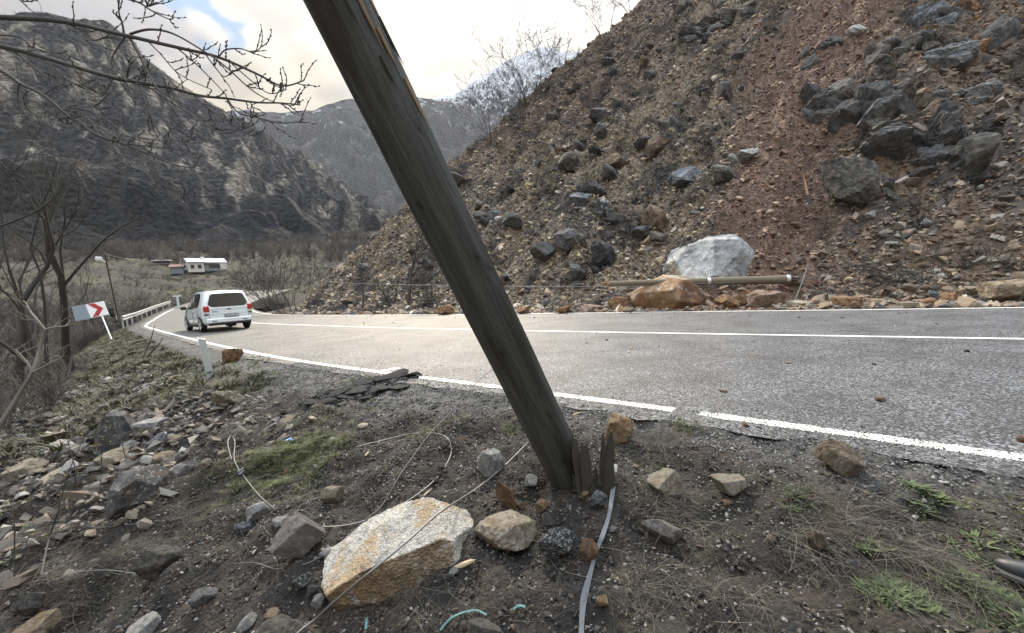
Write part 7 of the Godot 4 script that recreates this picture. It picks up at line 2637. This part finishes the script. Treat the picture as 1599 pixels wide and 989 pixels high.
func build_small_things() -> void:
	# torn-up slabs of tar where the edge line is broken
	var at: Vector3 = Vector3(-2.012, -0.038, -5.436)
	var t := thing("broken_tar", "torn-up black slabs of asphalt lifted at the gap in the edge line", "asphalt slabs", at)
	var r := RandomNumberGenerator.new()
	r.seed = 8
	var slabs := [[Vector3(-1.774, 0.046, -5.607), 0.42, 0.16, 0.35, 0.10], [Vector3(-2.073, 0.002, -5.484), 0.40, 0.15, 0.30, 0.0], [Vector3(-1.520, 0.030, -5.622), 0.26, 0.12, -0.25, 0.2], [Vector3(-2.107, -0.045, -5.211), 0.30, 0.18, 0.12, 0.1], [Vector3(-1.765, -0.036, -5.216), 0.34, 0.20, 0.06, -0.1], [Vector3(-1.517, -0.030, -5.189), 0.28, 0.20, -0.05, 0.05], [Vector3(-2.326, -0.036, -5.123), 0.26, 0.14, 0.25, 0.15], [Vector3(-2.186, -0.091, -5.078), 0.24, 0.16, 0.1, -0.1], [Vector3(-2.397, -0.083, -4.992), 0.2, 0.12, 0.2, 0.1], [Vector3(-2.560, -0.094, -4.937), 0.22, 0.13, 0.15, 0.0], [Vector3(-1.883, -0.106, -5.047), 0.24, 0.14, -0.1, 0.05]]
	for q in slabs:
		var p: Vector3 = q[0]
		var o := part("slab", stone_mesh("slab", "black", 1 + r.randi() % 4, 3), M.rock, t)
		var b := Basis(Vector3.UP, deg_to_rad(34.0 + r.randf_range(-14, 14))) * Basis(Vector3.RIGHT, q[3]) * Basis(Vector3.BACK, q[4])
		o.transform = Transform3D(b.scaled_local(Vector3(q[1] * 0.62, 0.034, q[2] * 0.66)), p - at)
	var crumbs := []
	var shades := []
	for i in 1400:
		var f := r.randf()
		var line: Vector3 = (Vector3(-2.623, -0.131, -4.928)).lerp(Vector3(-1.520, -0.005, -5.622), f)
		var p := Vector2(line.x + r.randfn() * 0.10, line.z + r.randfn() * (0.05 + 0.10 * sin(f * PI)))
		var size := 0.008 + 0.03 * pow(r.randf(), 3.0)
		crumbs.append(tilted(r, on_ground(p, size * 0.4), size, 0.6, 0.8))
		shades.append(tint_of(r, [Color(0.02, 0.02, 0.021), Color(0.035, 0.034, 0.034), Color(0.06, 0.058, 0.055)]))
	scatter("tar_crumbs", "black crumbs of torn asphalt round the broken slabs", plain_stone(66, 1, false), M.pebble, crumbs, shades)
	var strip := Shape.new()
	strip.box(Transform3D(Basis(Vector3.UP, deg_to_rad(34.0)) * Basis(Vector3.RIGHT, 0.25), (Vector3(-1.875, 0.100, -5.756)) - at), Vector3(0.34, 0.006, 0.05))
	part("paint_scrap", strip.done(), M.white_paint, t)
	# splinters of the pole
	for q in [[Vector3(-0.695, -0.229, -2.784), 0.085, 0.016, 0.9, "pale wood chip lying at the back edge of the largest boulder", "pale_wood"], [Vector3(-1.353, -0.167, -3.407), 0.06, 0.022, 1.2, "short grey-tan wood chip standing in the grass inside the cable loop", "pale_wood"], [Vector3(-0.083, -0.251, -2.030), 0.0, 0.0, 0.0, "", ""], [Vector3(-0.339, -0.229, -2.007), 0.12, 0.03, 0.15, "tan wood splinter at the lower right end of the largest boulder", "pale_wood"], [Vector3(0.566, -0.023, -3.694), 0.09, 0.018, 0.1, "pale splinter lying beside the pole on the asphalt edge", "pale_wood"], [Vector3(-1.716, 0.064, -5.255), 0.0, 0.0, 0.0, "", ""]]:
		if q[1] == 0.0:
			continue
		var s := Shape.new()
		var d: Vector3 = Vector3(cos(q[3]), 0.25, -sin(q[3])) * q[1] * 0.5
		s.tube([-d, -d * 0.4, d * 0.5, d], [q[2] * 0.35, q[2] * 0.5, q[2] * 0.45, q[2] * 0.1], 6)
		var o := part("wood_chip", s.done(), M[q[5]], self, q[0])
		tag(o, q[4], "wood chip")
	# broken stakes on the red earth
	var p0: Vector3 = Vector3(12.448, 3.318, -16.418)
	var p1: Vector3 = Vector3(13.119, 5.183, -17.747)
	t = thing("stake", "splintered orange wooden stake standing in the red earth of the scree", "stake", p0)
	var sk := Shape.new()
	sk.tube([Vector3.ZERO, (p1 - p0) * 0.45], [0.06, 0.065], 8)
	part("dark_stub", sk.done(), M.dark_bark, t)
	sk = Shape.new()
	sk.tube([(p1 - p0) * 0.40, (p1 - p0) * 0.7, p1 - p0], [0.06, 0.05, 0.008], 7)
	part("bare_end", sk.done(), M.fresh_wood, t)
	var o2 := part("stick", line_of([Vector3(8.818, -0.013, -12.401), Vector3(9.522, 0.550, -13.033), Vector3(10.123, 0.989, -13.614), Vector3(10.338, 1.311, -13.782)], 0.022, 6), M.pale_bark, self)
	tag(o2, "thin crooked stick standing by the end of the fallen pole", "stick")
	# litter
	o2 = part("ribbon", ribbon([Vector3(-0.415, -0.296, -1.681), Vector3(-0.368, -0.266, -1.708), Vector3(-0.310, -0.256, -1.726), Vector3(-0.250, -0.247, -1.722), Vector3(-0.203, -0.256, -1.703)], 0.008), M.teal_plastic, self)
	tag(o2, "curved strip of teal plastic tape at the bottom edge", "plastic tape")
	o2 = part("ribbon", ribbon([Vector3(-0.077, -0.217, -1.682), Vector3(-0.051, -0.205, -1.685), Vector3(-0.022, -0.209, -1.681)], 0.010), M.teal_plastic, self)
	tag(o2, "short scrap of teal tape right of the longer strip at the bottom", "plastic tape")
	o2 = part("ribbon", ribbon([Vector3(-0.793, -0.355, -1.776), Vector3(-0.807, -0.351, -1.823), Vector3(-0.820, -0.371, -1.865)], 0.012), M.teal_plastic, self)
	tag(o2, "scrap of teal tape below the largest boulder", "plastic tape")
	o2 = part("ribbon", ribbon([Vector3(-4.089, -0.256, -4.750), Vector3(-4.061, -0.251, -4.801), Vector3(-4.014, -0.282, -4.829)], 0.015), M.teal_plastic, self)
	tag(o2, "scrap of teal tape at the upper edge of the rubble heap", "plastic tape")
	o2 = part("ribbon", ribbon([Vector3(-2.352, -0.183, -3.885), Vector3(-2.337, -0.178, -3.929), Vector3(-2.275, -0.182, -3.888)], 0.014), M.blue_plastic, self)
	tag(o2, "small blue plastic scrap above the green grass", "litter")
	var cap := Shape.new()
	cap.tube([Vector3.ZERO, Vector3(0, 0.006, 0.002), Vector3(0, 0.011, 0.004)], [0.013, 0.013, 0.010], 12)
	o2 = part("bottle_cap", cap.done(), M.red_plastic, self, Vector3(0.110, -0.216, -2.054))
	tag(o2, "small red cap lying below the white-blotched black rock", "bottle cap")
	o2 = part("root", line_of([Vector3(-0.294, -0.198, -2.107), Vector3(-0.175, -0.192, -2.244), Vector3(-0.079, -0.221, -2.207), Vector3(0.001, -0.253, -2.232), Vector3(0.098, -0.195, -2.083), Vector3(0.195, -0.186, -2.006), Vector3(0.314, -0.230, -2.011)], 0.0028, 5), M.bark, self)
	tag(o2, "long thin root crossing in front of the flat tan and dark rock", "root")
	o2 = part("root", line_of([Vector3(0.849, -0.215, -1.742), Vector3(0.759, -0.194, -1.710), Vector3(0.680, -0.210, -1.698), Vector3(0.611, -0.259, -1.675)], 0.0028, 5), M.bark, self)
	tag(o2, "curved bare twig on the soil right of the strap near the bottom", "twig")
	# toe of a shoe at the right border
	var toe: Vector3 = Vector3(2.081, -0.154, -1.666)
	var heel: Vector3 = Vector3(2.190, -0.156, -1.506)
	var dir := (heel - toe).normalized()
	t = thing("shoe", "toe of a dark blue-black shoe coming in at the right border", "shoe", toe, atan2(dir.x, dir.z))
	var up := Shape.new()
	var sole := Shape.new()
	var prev := []
	var prev2 := []
	var prof := [[0.0, 0.012, 0.020], [0.012, 0.028, 0.034], [0.04, 0.042, 0.046], [0.09, 0.048, 0.058], [0.14, 0.044, 0.074], [0.19, 0.038, 0.092], [0.235, 0.038, 0.10], [0.27, 0.034, 0.098], [0.288, 0.018, 0.07]]
	for q in prof:
		var ring := []
		for k in 13:
			var an := PI * k / 12.0
			ring.append(Vector3(cos(an) * q[1], 0.022 + pow(sin(an), 0.8) * q[2], q[0]))
		var r2 := [Vector3(q[1] + 0.005, 0.0, q[0]), Vector3(q[1] + 0.006, 0.018, q[0]), Vector3(q[1] + 0.002, 0.026, q[0]), Vector3(-q[1] - 0.002, 0.026, q[0]), Vector3(-q[1] - 0.006, 0.018, q[0]), Vector3(-q[1] - 0.005, 0.0, q[0])]
		if prev.size():
			for k in 12:
				up.quad(prev[k], ring[k], ring[k + 1], prev[k + 1])
			for k in 6:
				sole.quad(prev2[k], r2[k], r2[(k + 1) % 6], prev2[(k + 1) % 6])
		prev = ring
		prev2 = r2
	var st := SurfaceTool.new()
	st.create_from(up.done(), 0)
	st.index()
	st.generate_normals()
	part("upper", st.commit(), M.shoe_black, t)
	for k in range(1, 5):
		sole.tri(Vector3(0, 0.0, -0.006), Vector3(0.012 - 0.004 * k, 0.02, -0.004), Vector3(0.008 - 0.004 * k, 0.02, -0.004))
	part("sole", sole.done(), M.shoe_sole, t)

func ribbon(pts: Array, wide: float) -> ArrayMesh:
	var p := smooth_line(pts, 5)
	var s := Shape.new()
	for i in p.size() - 1:
		var a: Vector3 = p[i]
		var b: Vector3 = p[i + 1]
		var w: Vector3 = (b - a).cross(Vector3(0.3 * sin(i * 0.5), 1, 0.4)).normalized() * wide * 0.5
		var up := Vector3(0, 0.0012, 0)
		s.quad(a - w + up, a + w + up, b + w + up, b - w + up)
		s.quad(a + w - up, a - w - up, b - w - up, b + w - up)
	return s.done()
